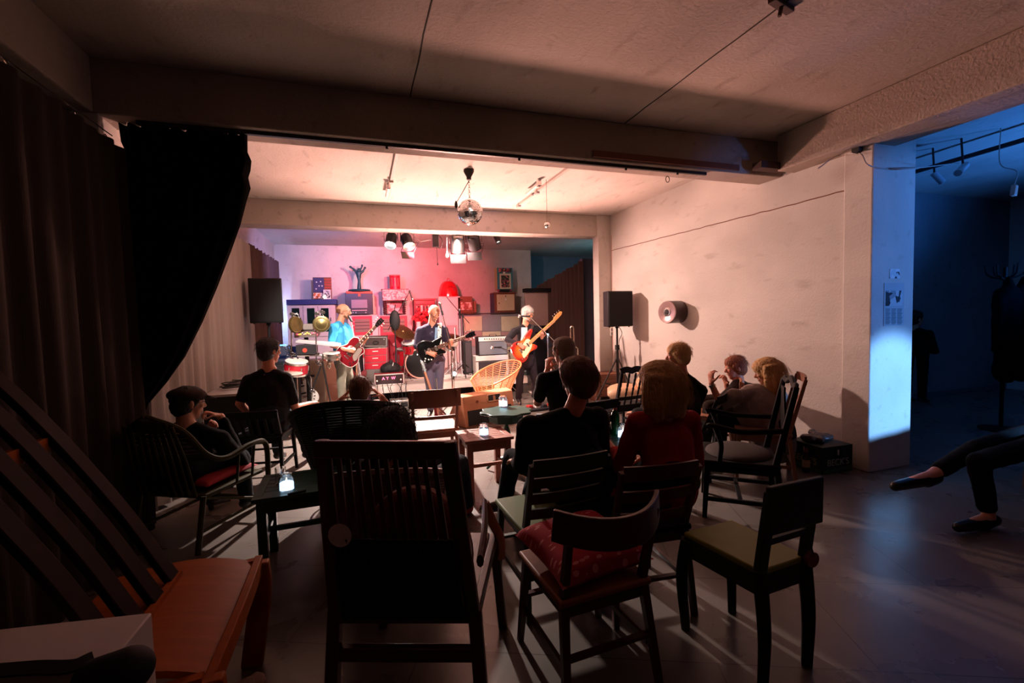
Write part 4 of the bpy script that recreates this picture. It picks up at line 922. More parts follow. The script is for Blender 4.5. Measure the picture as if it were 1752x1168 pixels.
micstand((pe.x, pe.y, 0), pe.z, p, 'short chrome boom stand with a small bell microphone before the white amplifier', micdir=(-1, -.1, .05))
# brass instrument end on a stand at the right
p = P(979, 578, Y=7.0)
t = thing('trombone', 'upright trombone with shining slide, standing right of the bass player', 'trombone', (p.x, p.y, 0)); za, zb = P(979, 558, Y=7.0).z, P(975, 640, Y=7.0).z
M_brs = mat('pale_brass', '#e3d3bc', .15, .9, var=0)
MB().tube([V((p.x-.03, p.y, .35)), V((p.x-.03, p.y, za-.03))]+[V((p.x+.03*math.cos(a), p.y, za-.03+.03*math.sin(a))) for a in [PI-k*PI/6 for k in range(1, 6)]]+[V((p.x+.03, p.y, za-.03)), V((p.x+.03, p.y, .35))], .008, 8).build('slide', M_brs, t, world=True)
MB().lathe([(.02, .75), (.03, .62), (.06, .45), (.115, .36), (.118, .355), (.06, .44), (.018, .62), (.012, .75)], (p.x+.1, p.y, 0), 24).build('bell', M_brs, t, world=True)
MB().tube([V((p.x+.1, p.y, .74)), V((p.x+.1, p.y, .95)), V((p.x+.03, p.y, 1.0))], .01, 8).build('bell_tube', M_brs, t, world=True)
for k in range(3): a = .3+2*PI*k/3; MB().tube([(p.x+.1, p.y, .38), (p.x+.1+.2*math.cos(a), p.y+.2*math.sin(a), .012)], .010, 6).build('stand_leg', M_blk, t, world=True)

# ---- percussion rack with gongs, keyboard, mixer
YK = 7.05
M_key = mat('keyboard_white', '#dcd8dc', .3)
t = thing('percussion_rack', 'chrome percussion rack with cross bars and clamps at stage left', 'percussion rack', P(548, 700, Y=YK))
def kx(x, y, Y=YK): return P(x, y, Y=Y)
MB().cyl(kx(508, 608), kx(582, 607), .014).build('lower_bar', M_chr, t, world=True)
MB().cyl(kx(541, 535), kx(541, 616), .010).build('upright', M_chr, t, world=True)
MB().cyl(kx(500, 535), kx(498.5, 560), .009).build('upright', M_chr, t, world=True); MB().cyl(kx(498.5, 560), kx(499, 620), .010).build('upright', M_chr, t, world=True)
MB().cyl(kx(501, 536), kx(511, 538), .009).build('arm', M_chr, t, world=True); MB().cyl(kx(541, 534), kx(550, 532), .009).build('arm', M_chr, t, world=True)
for a, b_ in (((509, 612), (533, 668)), ((551, 620), (533, 670)), ((509, 618), (500, 690)), ((551, 618), (566, 690))): MB().cyl(kx(*a), kx(*b_), .012).build('leg', M_blk, t, world=True)
for x, y in ((500, 605), (500, 614), (541, 604), (542, 618), (545, 622), (563, 618), (499, 537), (541, 536), (550, 533), (533, 668)):
    p = kx(x, y); MB().cyl(p-V((0, .03, 0)), p+V((0, .03, 0)), .024, n=12).box(p+V((.02, 0, -.01)), (.05, .03, .035)).build('clamp', M_chr, t, world=True, bevel=.003)
for x, y, rx_, lab in ((506, 555, .055, 'dark oval gong hanging edge-on at the left of the rack'), (550, 554, .115, 'round olive gong hanging at the middle of the rack')):
    p = kx(x, y, YK-.02); g_ = thing('gong', lab, 'gong', p)
    MB().lathe([(.001, .03), (.09, .028), (.1, .012), (.118, -.012), (.12, -.012), (.112, .02), (.03, .038), (.001, .04)], p, 32, (0, -1, .05) if rx_ > .1 else (.75, -.6, 0)).build('disc', mat('gong_olive', '#7a6c44', .35, .8, var=.3, scale=15), g_, world=True)
    tp = kx(x+(-.5 if rx_ > .1 else 2), 534.5, YK); MB().tube([p+V((-.05, 0, .09)), tp, p+V((.05, 0, .09))], .003, 5).build('cord', M_wht, g_, world=True)
t = thing('keyboard', 'white stage keyboard lying on the percussion rack', 'keyboard', kx(555, 588, YK+.2))
a_, b_ = kx(513, 584, YK+.25), kx(577, 590, YK-.02)
MB().bar(a_, b_, .22, .045, (0, 1, 0)).build('case', M_key, t, world=True, bevel=.01)
kb = MB(); u = (b_-a_)
for i in range(36): kb.bar(a_+u*(.04+.92*i/36)+V((0, -.035, .028)), a_+u*(.04+.92*(i+.85)/36)+V((0, -.035, .028)), .14, .012, (0, 1, 0))
kb.build('keys', M_wht, t, world=True)
t = thing('rack_unit', 'black rack unit with a round red sticker under the keyboard', 'rack unit', kx(524, 598, YK-.02))
X0, X1, Z0, Z1 = FR(506, 590, 541, 606.5, YK-.06)
MB().box(((X0+X1)/2, YK+.08, (Z0+Z1)/2), (X1-X0, .26, Z1-Z0)).build('case', M_case, t, world=True, bevel=.005)
p = kx(521.5, 599, YK-.055); MB().cyl(p, p-V((0, .004, 0)), .030, n=24).build('red_sticker', mat('sticker_red', '#d8452f', .5), t, world=True)
t = thing('mixing_desk', 'small mixing desk with glowing lamps above the keyboard', 'mixer', kx(523, 572, YK+.15))
X0, X1, Z0, Z1 = FR(503, 567, 545, 574, YK+.1)
MB().box(((X0+X1)/2, YK+.25, (Z0+Z1)/2), (X1-X0, .3, Z1-Z0+.01), rx=.15).build('case', mat('mixer_grey', '#77706e', .5), t, world=True, bevel=.005)
rnd = random.Random(5)
for i in range(14):
    x = 506+i*2.8; p = kx(x, 570.5+rnd.uniform(-1.6, 2), YK+.08)
    em = rnd.choice([('#ff4060', 5), ('#ffb040', 5), ('#f0f0f0', 0), ('#f0f0f0', 0)])
    MB().ell(p, .009, .009, .009, n=8, m=6).build('lamp' if em[1] else 'knob', mat('led'+em[0], em[0], .4, emit=em[0], es=em[1], var=0), t, world=True)
tag(MB().box(kx(523, 559, YK+.35), (.22, .2, .09)).build('outboard_box', mat('grey_box', '#8c8580', .6), bevel=.01), 'grey equipment box behind the gongs', 'box')
tag(MB().cyl((kx(523, 559, YK+.35).x, YK+.35, .01), (kx(523, 559, YK+.35).x, YK+.35, kx(523, 559, YK+.35).z-.045), .03, n=12).build('equipment_post', M_blk), 'black post carrying the grey box behind the gongs', 'post')
p = kx(567, 609, YK-.03); drum('hand_drum', p, (0, -.15, 1), .12, .07, M_alu, 'shallow metal hand drum clamped at the right end of the rack', rim=M_chr)
for x, y, lab in ((521, 622, 'left brass bell hanging under the rack'), (563, 624, 'right brass bell hanging under the rack')):
    p = kx(x, y); b_t = thing('bell', lab, 'bell', p); MB().lathe([(.001, .05), (.02, .04), (.032, 0), (.038, -.04), (.034, -.04), (.02, .02), (.001, .04)], p, 20).build('cup', M_brs, b_t, world=True); MB().ell(p-V((0, 0, .045)), .012, .012, .012, n=10, m=8).build('clapper', M_brs, b_t, world=True)
p = kx(507, 628, YK-.1); p.z = max(p.z, .5)
drum('red_percussion_drum', p, (.15, -.25, 1), .15, .16, M_red, 'glossy red hand drum under the left clamps of the rack', lugs=6)
tag(MB().cyl(p-V((0, 0, .08)), (p.x, p.y, .005), .012).build('drum_post', M_chr), 'chrome post under the glossy red hand drum', 'post')
p = kx(496, 637, YK-.35); t = thing('splash_cymbal', 'small bright cymbal lit white beside the man in the black T-shirt', 'cymbal', (p.x, p.y, 0))
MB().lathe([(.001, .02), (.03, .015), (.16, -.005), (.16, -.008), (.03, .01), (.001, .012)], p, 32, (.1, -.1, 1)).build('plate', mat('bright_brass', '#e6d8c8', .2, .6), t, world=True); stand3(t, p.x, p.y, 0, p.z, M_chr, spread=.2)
# laptop and black desk tower at the far left
p = P(478, 600, Y=7.5)
t = thing('computer_desk', 'dark desk stack with screens glowing faint blue at the left curtain', 'desk', (p.x, p.y, 0))
MB().box((p.x+.05, p.y+.1, .45), (.42, .4, .9)).build('cupboard', M_case, t, world=True, bevel=.01)
t = thing('laptop', 'open laptop with a bluish screen edge on the dark desk stack', 'laptop', (p.x+.05, p.y+.08, .9))
MB().box((p.x+.05, p.y+.05, .912), (.34, .24, .02)).build('base', M_case, t, world=True, bevel=.004); MB().box((p.x+.05, p.y+.19, 1.03), (.34, .012, .23), rx=-.2).build('screen', mat('screen_blue', '#0c1524', .3, emit='#2a6cff', es=.03, var=0), t, world=True)
tag(MB().box((P(484, 590, Y=7.4).x, 7.35, P(484, 590, Y=7.4).z), (.10, .06, .014)).build('blue_indicator', mat('blue_led', '#3c90ff', .4, emit='#4a9cff', es=6, var=0)), 'small blue indicator light beside the head of the man in black', 'light')

# ---- loudspeakers
def speaker(px, Y, dep, lab, bot=None):
    X0, X1, Z0, Z1 = FR(*px, Y); t = thing('loudspeaker', lab, 'loudspeaker', ((X0+X1)/2, Y+dep/2, Z0))
    pts = [V((X0, Y, 0)), V((X1, Y, 0)), V((X1-.06, Y+dep, 0)), V((X0+.06, Y+dep, 0))]
    MB().prism([q+V((0, 0, (Z0+Z1)/2)) for q in pts], (0, 0, 1), Z1-Z0).build('enclosure', M_case, t, world=True, bevel=.012)
    MB().box(((X0+X1)/2, Y-.006, (Z0+Z1)/2), (X1-X0-.03, .014, Z1-Z0-.04)).build('grille', mat('grille_black', '#0b0a0b', .8), t, world=True, bevel=.004)
    MB().cyl(((X0+X1)/2, Y+dep*.45, Z0-.03), ((X0+X1)/2, Y+dep*.45, Z0+.01), .03).build('pole_socket', M_blk, t, world=True)
    for x in (X0+.05, X1-.05): MB().cyl((x, Y+.05, Z0-.012), (x, Y+.05, Z0), .014, n=10).build('foot', M_blk, t, world=True)
    return (X0+X1)/2, Y+dep*.45, Z0
def spkstand(x, y, z, lab):
    t = thing('speaker_stand', lab, 'speaker stand', (x, y, 0))
    MB().cyl((x, y, .25), (x, y, z-.03), .017).build('pole', M_blk, t, world=True); MB().cyl((x, y, .25), (x, y, .95), .022).build('outer_tube', M_blk, t, world=True); MB().cyl((x, y, .92), (x, y, 1.0), .036).build('collar', M_blk, t, world=True)
    for k in range(3):
        a = .9+2*PI*k/3; e = V((x+.42*math.cos(a), y+.42*math.sin(a), .02)); MB().tube([(x, y, .8), e], .013, 8).build('leg', M_blk, t, world=True); MB().tube([(x, y, .3), V((x, y, .8)).lerp(e, .55)], .009, 6).build('brace', M_blk, t, world=True)
    return t
x, y, z = speaker((1040.5, 497.5, 1083, 558.5), 6.55, .27, 'black loudspeaker on a pole in front of the right white wall')
spkstand(x, y, z, 'black tripod pole stand under the right loudspeaker')
t = tag(MB().tube(crom([(x+.05, y+.02, z), (x+.10, y+.01, z-.12), (x+.02, y-.02, z-.28), (x+.09, y, .6), (x+.05, y-.02, .1)], 6), .005, 5).build('speaker_cable', M_blk), 'thin black cable hanging down beside the right loudspeaker pole', 'cable')
x, y, z = speaker((425, 475.5, 483.5, 552.5), 7.3, .3, 'black loudspeaker at the left in front of the brown curtain')
spkstand(x, y, z, 'black stand under the left loudspeaker, behind the man in the black T-shirt')
for yy, lab in ((596.5, 'x'),):
    pass
p = P(1047, 567, Y=7.43)
t = thing('wall_socket', 'double wall socket on the back pillar beside the loudspeaker pole', 'socket', p)
MB().box(p, (.075, .02, .16)).build('plate', M_wht, t, world=True, bevel=.006)
for dz in (-.037, .037): MB().cyl(p+V((0, -.008, dz)), p+V((0, -.014, dz)), .026).build('outlet', M_gry, t, world=True)
p = P(1048, 480, Y=7.42); struct(MB().cyl((p.x, 7.42, .7), (p.x, 7.42, BB), .014).build('trim_13', mat('pipe_pinkish', '#b98f84', .6)))
p = P(1101, 373, X=XR); 
# cylinder light on the wall
pc = P(1137, 534, X=XR-.27); c = V((XR, pc.y+.0, pc.z))
t = thing('wall_drum_light', 'round dark barrel with a glassy pale front mounted on the right wall', 'wall lamp', c)
e = V((XR-.27, c.y-.06, c.z)); ax = (e-c).normalized(); L = (e-c).length
MB().lathe([(.001, 0), (.155, 0), (.16, .01), (.16, L-.01), (.150, L), (.001, L-.012)], c, 40, ax).build('barrel', mat('barrel_dark', '#3a2524', .45, var=.2), t, world=True)
MB().lathe([(.150, L-.004), (.158, L), (.152, L+.012), (.07, L+.006), (.065, L+.004)], c, 40, ax).build('front_ring', mat('ring_pale', '#c9a9a6', .2, .5), t, world=True)
MB().lathe([(.001, L+.012), (.06, L+.010), (.072, L-.002)], c, 32, ax).build('glass_eye', M_chr, t, world=True)
MB().lathe([(.001, L+.02), (.035, L+.016), (.04, L+.010)], c, 24, ax).build('dark_core', M_blk, t, world=True)

# ---- floor monitor and wicker tub chair near the stage
a_, b_ = P(797, 733, Z=0), P(882, 716, Z=0); u = V(((b_-a_).x, (b_-a_).y, 0)); w_ = u.length; u.normalize(); n = V((-u.y, u.x, 0))
t = thing('stage_monitor', 'wooden wedge stage monitor with two grip holes, behind the scalloped green table', 'stage monitor', ((a_+b_)/2)+n*.18)
def wq(s, f, z): return a_+u*s+n*f+V((0, 0, z))
sec = [(0, 0), (.06, .42), (.20, .45), (.46, .10), (.46, 0)]
M_ply = mat('orange_ply', '#b87552', .5, var=.2, scale=4, stretch=(1, 6, 6))
MB().prism([wq(w_/2, f, z) for f, z in sec], u, w_).build('box', M_ply, t, world=True, bevel=.008)
MB().prism([wq(w_/2, f, z) for f, z in ((.004, .02), (.052, .29), (.046, .30), (-.006, .02))], u, w_*.88).build('grille', M_blk, t, world=True)
for s in (.53, .67): MB().prism([wq(s*w_-.035, .034, .32)+V((0, 0, 0)), wq(s*w_+.035, .034, .32), wq(s*w_+.035, .045, .40), wq(s*w_-.035, .045, .40)], n, .012).build('grip_hole', M_blk, t, world=True)
MB().tube([wq(s_*w_, .034+.011*(z_-.32)/.08, z_) for s_, z_ in ((.47, .315), (.72, .315), (.74, .36), (.72, .405), (.47, .405), (.45, .36))], .008, 6, closed=True).build('grip_frame', mat('grip_pale', '#cf9a76', .5), t, world=True)
p = wq(w_*.25, .032, .34); MB().cyl(p, p-n*.012, .02).build('input_socket', M_brn, t, world=True)

M_rat = mat('rattan_orange', '#c8774a', .5, var=.25, scale=30); M_ratd = mat('rattan_dark', '#1b1512', .7, var=.3, scale=30, spec=.15)
def tubchair(nm, c, rz, lab, m, rb=.28, rt=.42, hs=.38, hb=.42, n_ring=16, lw=.007, back=1.0, cushion=None):
    """bucket rattan chair, open to local +y, back at -y"""
    t = thing(nm, lab, 'chair', c, rz)
    def sh(a, f):        # a: angle from back (0) to sides; f 0..1 height
        top = hb*(.25+.75*max(0, math.cos(a*.5))**1.6)*back
        r = rb+(rt-rb)*f; return V((r*math.sin(a), -r*math.cos(a)-.06*f, hs+top*f))
    A = [(-2.3+4.6*i/36) for i in range(37)]
    for k in range(n_ring+1):
        f = k/n_ring; MB().tube([sh(a, f) for a in A], lw if k < n_ring else lw*2.4, 6).build('weave_strand' if k < n_ring else 'rim', m, t)
    for a in [(-2.3+4.6*i/14) for i in range(15)]: MB().tube([sh(a, f/6) for f in range(7)], lw*1.3, 6).build('rib', m, t)
    MB().lathe([(.001, 0), (rb, 0), (rb+.01, .02), (rb, .04), (.001, .03)], (0, 0, hs-.03), 28).build('seat', m, t)
    if cushion: MB().lathe([(.001, 0), (rb*.85, 0), (rb*.95, .03), (rb*.85, .06), (.001, .07)], (0, .02, hs+.01), 28).build('cushion', cushion, t)
    for k in range(4):
        a = PI/4+k*PI/2; MB().tube([(rb*.85*math.cos(a), rb*.85*math.sin(a), hs-.02), (rb*.95*math.cos(a), rb*.95*math.sin(a), .0)], .014, 8).build('leg', m, t)
    MB().tube([(rb*.9*math.cos(a), rb*.9*math.sin(a), .12) for a in [i*PI/12 for i in range(24)]], .01, 6, closed=True).build('stretcher_ring', m, t)
    return t
p = P(833, 700, Y=7.2)
tubchair('rattan_tub_chair', (p.x+.08, 7.08, 0), math.radians(112), 'empty orange rattan tub chair behind the wooden stage monitor', M_rat, hs=.26, hb=.52, rb=.26, rt=.42, n_ring=16, lw=.006)
# ================================================================ CHAIRS AND TABLES
M_chB = mat('wood_black', '#0f0c0c', .6, spec=.2); M_chR = mat('wood_redbrown', '#4a1c16', .35, var=.3, scale=6, stretch=(6, 6, 1)); M_chG = mat('green_paint', '#6d6a26', .5, var=.15); M_chGd = mat('green_dark', '#1f2415', .6)
M_chL = mat('wood_light', '#a87358', .5, var=.25, scale=5, stretch=(6, 6, 1)); M_chM = mat('wood_mid', '#8a5c48', .5, var=.25, scale=5, stretch=(6, 6, 1)); M_tg = mat('table_green', '#1c4a40', .35, var=.2, scale=10)
M_oran = mat('lounge_wood', '#9c4a08', .6, var=.3, scale=4, stretch=(1, 8, 1), spec=.15); 

def wchair(nm, loc, rz, lab, m, W=.42, D=.42, hs=.45, hb=.85, splay=.02, back='ladder', seatm=None, leg=.035, lean=.10, rails=True, nsl=4, arms=False, crest=.05):
    """straight wooden chair facing local +y"""
    t = thing(nm, lab, 'chair', loc, rz); w = W/2; d = D/2; seatm = seatm or m
    MB().box((0, 0, hs-.015), (W+.02, D+.02, .03)).build('seat', seatm, t, bevel=.01)
    MB().box((0, d-.03, hs-.06), (W-.05, .02, .06)).box((0, -d+.03, hs-.06), (W-.05, .02, .06)).box((w-.03, 0, hs-.06), (.02, D-.05, .06)).box((-w+.03, 0, hs-.06), (.02, D-.05, .06)).build('apron', m, t)
    for s in (-1, 1):
        MB().bar((s*(w-.02), d-.02, hs-.03), (s*(w-.02+splay), d-.02+splay, 0), leg, leg, (1, 0, 0), leg*.75, leg*.75).build('leg', m, t, bevel=.003)
        b = MB(); b.bar((s*(w-.02), -d+.02, hs), (s*(w-.02+splay), -d-.02-splay, 0), leg, leg, (1, 0, 0), leg*.8, leg*.8); b.build('leg', m, t, bevel=.003)
        MB().bar((s*(w-.02), -d+.02, hs-.01), (s*(w-.012), -d-lean, hb), leg*.9, leg, (1, 0, 0), leg*.7, leg*.8).build('back_post', m, t, bevel=.003)
        if rails: MB().bar((s*(w-.01), -d, .16), (s*(w-.01), d, .16), .016, .026, (1, 0, 0)).build('stretcher', m, t)
    if rails:
        MB().bar((-w+.02, d, .22), (w-.02, d, .22), .016, .026, (0, 0, 1)).build('stretcher', m, t); MB().bar((-w+.02, -d-.01, .2), (w-.02, -d-.01, .2), .016, .026, (0, 0, 1)).build('stretcher', m, t)
    def bp(x, z): f = (z-hs)/(hb-hs); return V((x, -d+.02-(lean+.02)*f-.025*(1-(x/w)**2), z))
    if back == 'ladder':
        for i in range(nsl):
            z = hs+(hb-hs)*(.22+.75*i/(nsl-1)); MB().strap([bp(-w+.02+(W-.04)*k/8, z) for k in range(9)], .05 if i < nsl-1 else .07, .016, (0, 0, 1)).build('back_slat', m, t)
    elif back == 'panel':
        MB().strap([bp(-w-.02+(W+.04)*k/10, hb-.07) for k in range(11)], .17, .018, (0, 0, 1)).build('backrest', m, t, bevel=.004)
        MB().strap([bp(-w+.02+(W-.04)*k/8, hs+.12) for k in range(9)], .03, .016, (0, 0, 1)).build('lower_rail', m, t)
    elif back == 'curve':
        MB().strap([bp(-w-.035+(W+.07)*k/14, hb-.03)+V((0, -.02+.09*abs(-1+2*k/14)**2.2-.04, .02*abs(-1+2*k/14)**2)) for k in range(15)], .12, .02, (0, 0, 1)).build('backrest', m, t, bevel=.004)
    elif back == 'turned':
        for s in np.linspace(-w+.03, w-.03, 5):
            a, b = bp(s, hs), bp(s, hb-.03); MB().lathe([(.008+.007*(abs(math.sin(k*1.9))), (b-a).length*k/18) for k in range(19)], a, 10, b-a).build('spindle', m, t)
        for z in (hs+.08,): MB().strap([bp(-w+.02+(W-.04)*k/8, z) for k in range(9)], .04, .018, (0, 0, 1)).build('lower_rail', m, t)
        pts = [bp(-w+W*k/24, hb+.02*abs(math.sin(k/24*PI*3))) for k in range(25)]; MB().strap(pts, .07, .02, (0, 0, 1)).build('crest_rail', m, t)
    elif back == 'spindle':
        for s in np.linspace(-w+.05, w-.05, 6): MB().strap([bp(s, hs), bp(s, (hs+hb)/2), bp(s, hb-.03)], .026, .012, (1, 0, 0)).build('spindle', m, t)
        MB().strap([bp(-w+W*k/10, hb-.02) for k in range(11)], .07, .02, (0, 0, 1)).build('crest_rail', m, t)
    if arms:
        for s in (-1, 1):
            MB().tube(crom([(s*(w-.01), -d-.02, hs+.24), (s*(w+.03), 0, hs+.23), (s*(w+.01), d-.04, hs+.20)], 5), .018, 8, flat=.7).build('armrest', m, t); MB().bar((s*(w-.01), d-.06, hs-.02), (s*(w+.01), d-.08, hs+.2), .03, .03).build('arm_post', m, t)
    return t

# chair with red leaf cushion
CR_ = wchair('bentwood_chair', (.86, 1.74, 0), math.radians(3), 'dark red-brown chair with curved backrest holding the red leaf cushion', M_chR, W=.40, D=.40, hs=.43, hb=.745, lean=.06, back='curve', splay=.03, seatm=mat('seat_orange', '#8a4a24', .5))
def cushion(nm, loc, W, D, T, m, rz=0, tilt=(0, 0), n=28):
    g = []; vs = []; mb = MB()
    for s in (1, -1):
        gg = []
        for i in range(n+1):
            row = []
            for j in range(n+1):
                u, v = -1+2*i/n, -1+2*j/n; px_ = u*W/2*(1-.10*(1-v*v)*abs(u)**3); py_ = v*D/2*(1-.10*(1-u*u)*abs(v)**3)
                h = T/2*max(0, (1-u**4)*(1-v**4))**.5+.004*math.sin(u*9+v*5)*(1-u*u)*(1-v*v)
                row.append((px_, py_, s*h*(.55 if s < 0 else 1)))
            gg.append(row)
        mb.sheet(gg)
    o = mb.build(nm, m); o.location = loc; o.rotation_euler = (tilt[0], tilt[1], rz); return o
def leafmat():
    m = bpy.data.materials.new('leaf_fabric'); m.use_nodes = True; nt = m.node_tree; b = nt.nodes['Principled BSDF']; b.inputs['Roughness'].default_value = .85
    tc = nt.nodes.new('ShaderNodeTexCoord'); mp = nt.nodes.new('ShaderNodeMapping'); mp.inputs['Rotation'].default_value = (0, 0, .5); mp.inputs['Scale'].default_value = (20, 52, 10)
    nt.links.new(tc.outputs['Object'], mp.inputs[0]); v = nt.nodes.new('ShaderNodeTexVoronoi'); v.inputs['Scale'].default_value = 1; v.inputs['Randomness'].default_value = .75; nt.links.new(mp.outputs[0], v.inputs['Vector'])
    r = nt.nodes.new('ShaderNodeValToRGB'); r.color_ramp.elements[0].position = .26; r.color_ramp.elements[0].color = lin('#e08a84'); r.color_ramp.elements[1].position = .30; r.color_ramp.elements[1].color = lin('#b01f30')
    nt.links.new(v.outputs['Distance'], r.inputs[0]); nt.links.new(r.outputs[0], b.inputs['Base Color']); return m
tag(cushion('cushion', (.86, 1.74, .505), .44, .42, .16, leafmat(), rz=.12, tilt=(.08, -.02)), 'red cushion with small pale leaves lying on the dark curved-back chair', 'cushion')

# small green chair
def green_chair():
    FL, FRt, RL, RR = V((1.41, 1.74, 0)), V((1.70, 1.76, 0)), V((1.47, 1.38, 0)), V((1.73, 1.40, 0)); hs = .47; zt = .80
    t = thing('small_green_chair', 'small green painted wooden chair with an open back at the lower right', 'chair', (FL+RR)/2)
    up = lambda p, z: V((p.x, p.y, z)); c = (FL+RR)/2
    q = [up(c+(p-c)*1.05, hs) for p in (FL, FRt, RR, RL)]
    MB().prism([p-V((0, 0, .012)) for p in q], (0, 0, 1), .026).build('seat', mat('seat_green', '#8f9030', .5, var=.2, scale=9), t, world=True, bevel=.006)
    for a, b in ((FL, FRt), (FRt, RR), (RR, RL), (RL, FL)): MB().bar(up(a, hs-.065), up(b, hs-.065), .02, .085, (0, 0, 1) if 0 else V((b-a).yxz)*V((1, -1, 0))).build('apron', M_chGd, t, world=True)
    for p in (FL, FRt):
        o = (p-c)*.10; MB().tube(crom([up(p, hs-.03), up(p+o*.9, .25), up(p+o*.2, 0)], 5), [.034, .036, .037, .037, .036, .035, .033, .031, .029, .028, .026], 4).build('leg', M_chGd, t, world=True, bevel=.004)
    back = (RL-FL).normalized()
    for p in (RL, RR):
        o = back*.05
        MB().tube(crom([up(p, hs), up(p+o*.4, .22), up(p+o*.3, 0)], 5), [.038, .038, .038, .037, .036, .035, .033, .031, .030, .029, .028], 4).build('leg', M_chGd, t, world=True, bevel=.004)
        MB().bar(up(p, hs-.02), up(p+back*.05+(c-p)*.03, zt), .05, .03, RR-RL, .055, .026).build('back_post', M_chGd, t, world=True, bevel=.004)
    a, b = up(RL+back*.05, zt-.07), up(RR+back*.05, zt-.075)
    MB().bar(a+(a-b)*.09, b+(b-a)*.09, .19, .026, (0, 0, 1)).build('back_panel', M_chGd, t, world=True, bevel=.006)
    MB().bar(up(RL+back*.02, hs+.12), up(RR+back*.02, hs+.12), .025, .02, (0, 0, 1)).build('lower_rail', M_chGd, t, world=True)
    return t
green_chair()
p = P(1392, 950, Y=1.36)
t = thing('hanging_tag', 'dark round disc hanging on a cord beside the small green chair', 'disc', p)
MB().cyl(p+V((0, 0, -.02)), p+V((.0, .02, -.02)), .032).build('disc', M_brn, t, world=True); MB().tube([p+V((0, 0, 0)), p+V((-.008, .01, .06))], .003, 5).build('cord', M_blk, t, world=True)

# foreground spindle chair with mat, round back cushion, label disc
ZT_ = 1.08
t = thing('spindle_armchair', 'large dark armchair with many thin back slats and a round paper label', 'chair', (.08, 1.8, 0))
TL, TR = P(552, 768, Z=ZT_), P(770, 770, Z=ZT_); BL, BR = P(574, 1040, Z=.50), P(812, 1040, Z=.50)
U = (BR-BL); U.z = 0; U.normalize(); Nf = V((-U.y, U.x, 0))
MB().bar(TL-U*.03, TR+U*.02, .060, .028, (0, 0, 1)).build('top_rail', M_chR, t, world=True, bevel=.008)
for a, b, s in ((TL, BL, -1), (TR, BR, 1)):
    MB().bar(a+V((0, 0, .03)), b-V((0, 0, .04)), .042, .034, U).build('back_post', M_chR, t, world=True, bevel=.006)
    g0 = b+U*s*.03-Nf*.03; g0.z = 0; g1 = b+U*s*.02+Nf*.58; g1.z = .46; g2 = g1+U*s*.03+Nf*.04; g2.z = 0
    MB().bar(b, g0, .046, .04, U).build('leg', M_chR, t, world=True, bevel=.006)
    MB().bar(g1, g2, .042, .04, U).build('leg', M_chR, t, world=True, bevel=.006)
    MB().bar(b+V((0, 0, -.03)), g1, .05, .03, (0, 0, 1)).build('side_rail', M_chR, t, world=True, bevel=.004)
for i in range(13):
    f = (i+.7)/13.4; MB().bar(TL.lerp(TR, f)-V((0, 0, .03)), BL.lerp(BR, f)+Nf*.01-V((0, 0, .02)), .015, .011, U).build('back_slat', M_chR, t, world=True)
MB().bar(BL-V((0, 0, .02)), BR-V((0, 0, .02)), .05, .03, (0, 0, 1)).build('bottom_rail', M_chR, t, world=True)
lz = P(690, 1116, Y=(BL.y+BR.y)/2).z; q0, q1 = BL-U*.03-Nf*.005, BR+U*.03-Nf*.005; q0.z = q1.z = lz
MB().bar(q0, q1, .05, .03, (0, 0, 1)).build('stretcher', M_chR, t, world=True, bevel=.004)
cS = (BL+BR)/2+Nf*.29; cS.z = .475; wS = (BR-BL).length; rzS = math.atan2(U.y, U.x)
MB().box(cS, (wS, .58, .03), rz=rzS).build('seat', M_chR, t, world=True, bevel=.006)
hp = P(829, 860, Y=g1.y-.04)
MB().tube(crom([hp, hp.lerp(g1, .5)+U*.012, g1+U*.03, g1+U*.03-V((0, 0, .1))], 6), .022, 8, flat=.6).build('arm_post', M_chL, t, world=True)
MB().tube(crom([hp, (hp+BR)/2*1.0+V((.02, 0, 0))*1+V((0, 0, hp.z-(hp.z+BR.z)/2)), V((BR.x+.02, BR.y-.02, hp.z+.02))], 6), .022, 8, flat=.6).build('armrest', M_chR, t, world=True)
cC = cS+Nf*(-.14)+U*.01; pts = [cC+U*.215*math.cos(a)+V((0, 0, .13+.27*math.sin(a))) for a in [PI*k/20 for k in range(21)]]+[cC-U*.205+V((0, 0, .02)), cC+U*.205+V((0, 0, .02))]
o = MB().prism(pts, Nf, .09).build('round_back_cushion', mat('cushion_brown', '#6a2a1c', .8, var=.15, scale=5), bevel=.03); tag(o, 'round-topped brown cushion standing behind the slats of the large dark armchair', 'cushion')
g = []
for i in range(12):
    f = i/11; zt, zb = .775, .485; row = []
    for j in range(81):
        s = j/80; z = zt+(zb-zt)*f-(.010*abs(math.sin(s*PI*13)) if i == 11 else 0)
        p = TL.lerp(BL, (ZT_-z)/(ZT_-.5)).lerp(TR.lerp(BR, (ZT_-z)/(ZT_-.5)), .07+.86*s)-Nf*(.026+.004*math.sin(s*PI*26)); p.z = z; row.append(p)
    g.append(row)
tag(MB().sheet(g, .006).build('woven_mat', mat('mat_dark', '#15100f', .95, var=.4, scale=40)), 'dark woven mat with scalloped hem hanging over the large dark slatted armchair', 'mat')
p = P(582, 915, Y=TL.lerp(BL, .5).y-.045); tag(MB().lathe([(.001, 0), (.038, 0), (.04, .003), (.001, .004)], p, 32, -Nf).build('round_label', mat('label_grey', '#d8cfcf', .7, var=.3, scale=60)), 'round grey paper label hanging on the back of the large dark armchair', 'label')

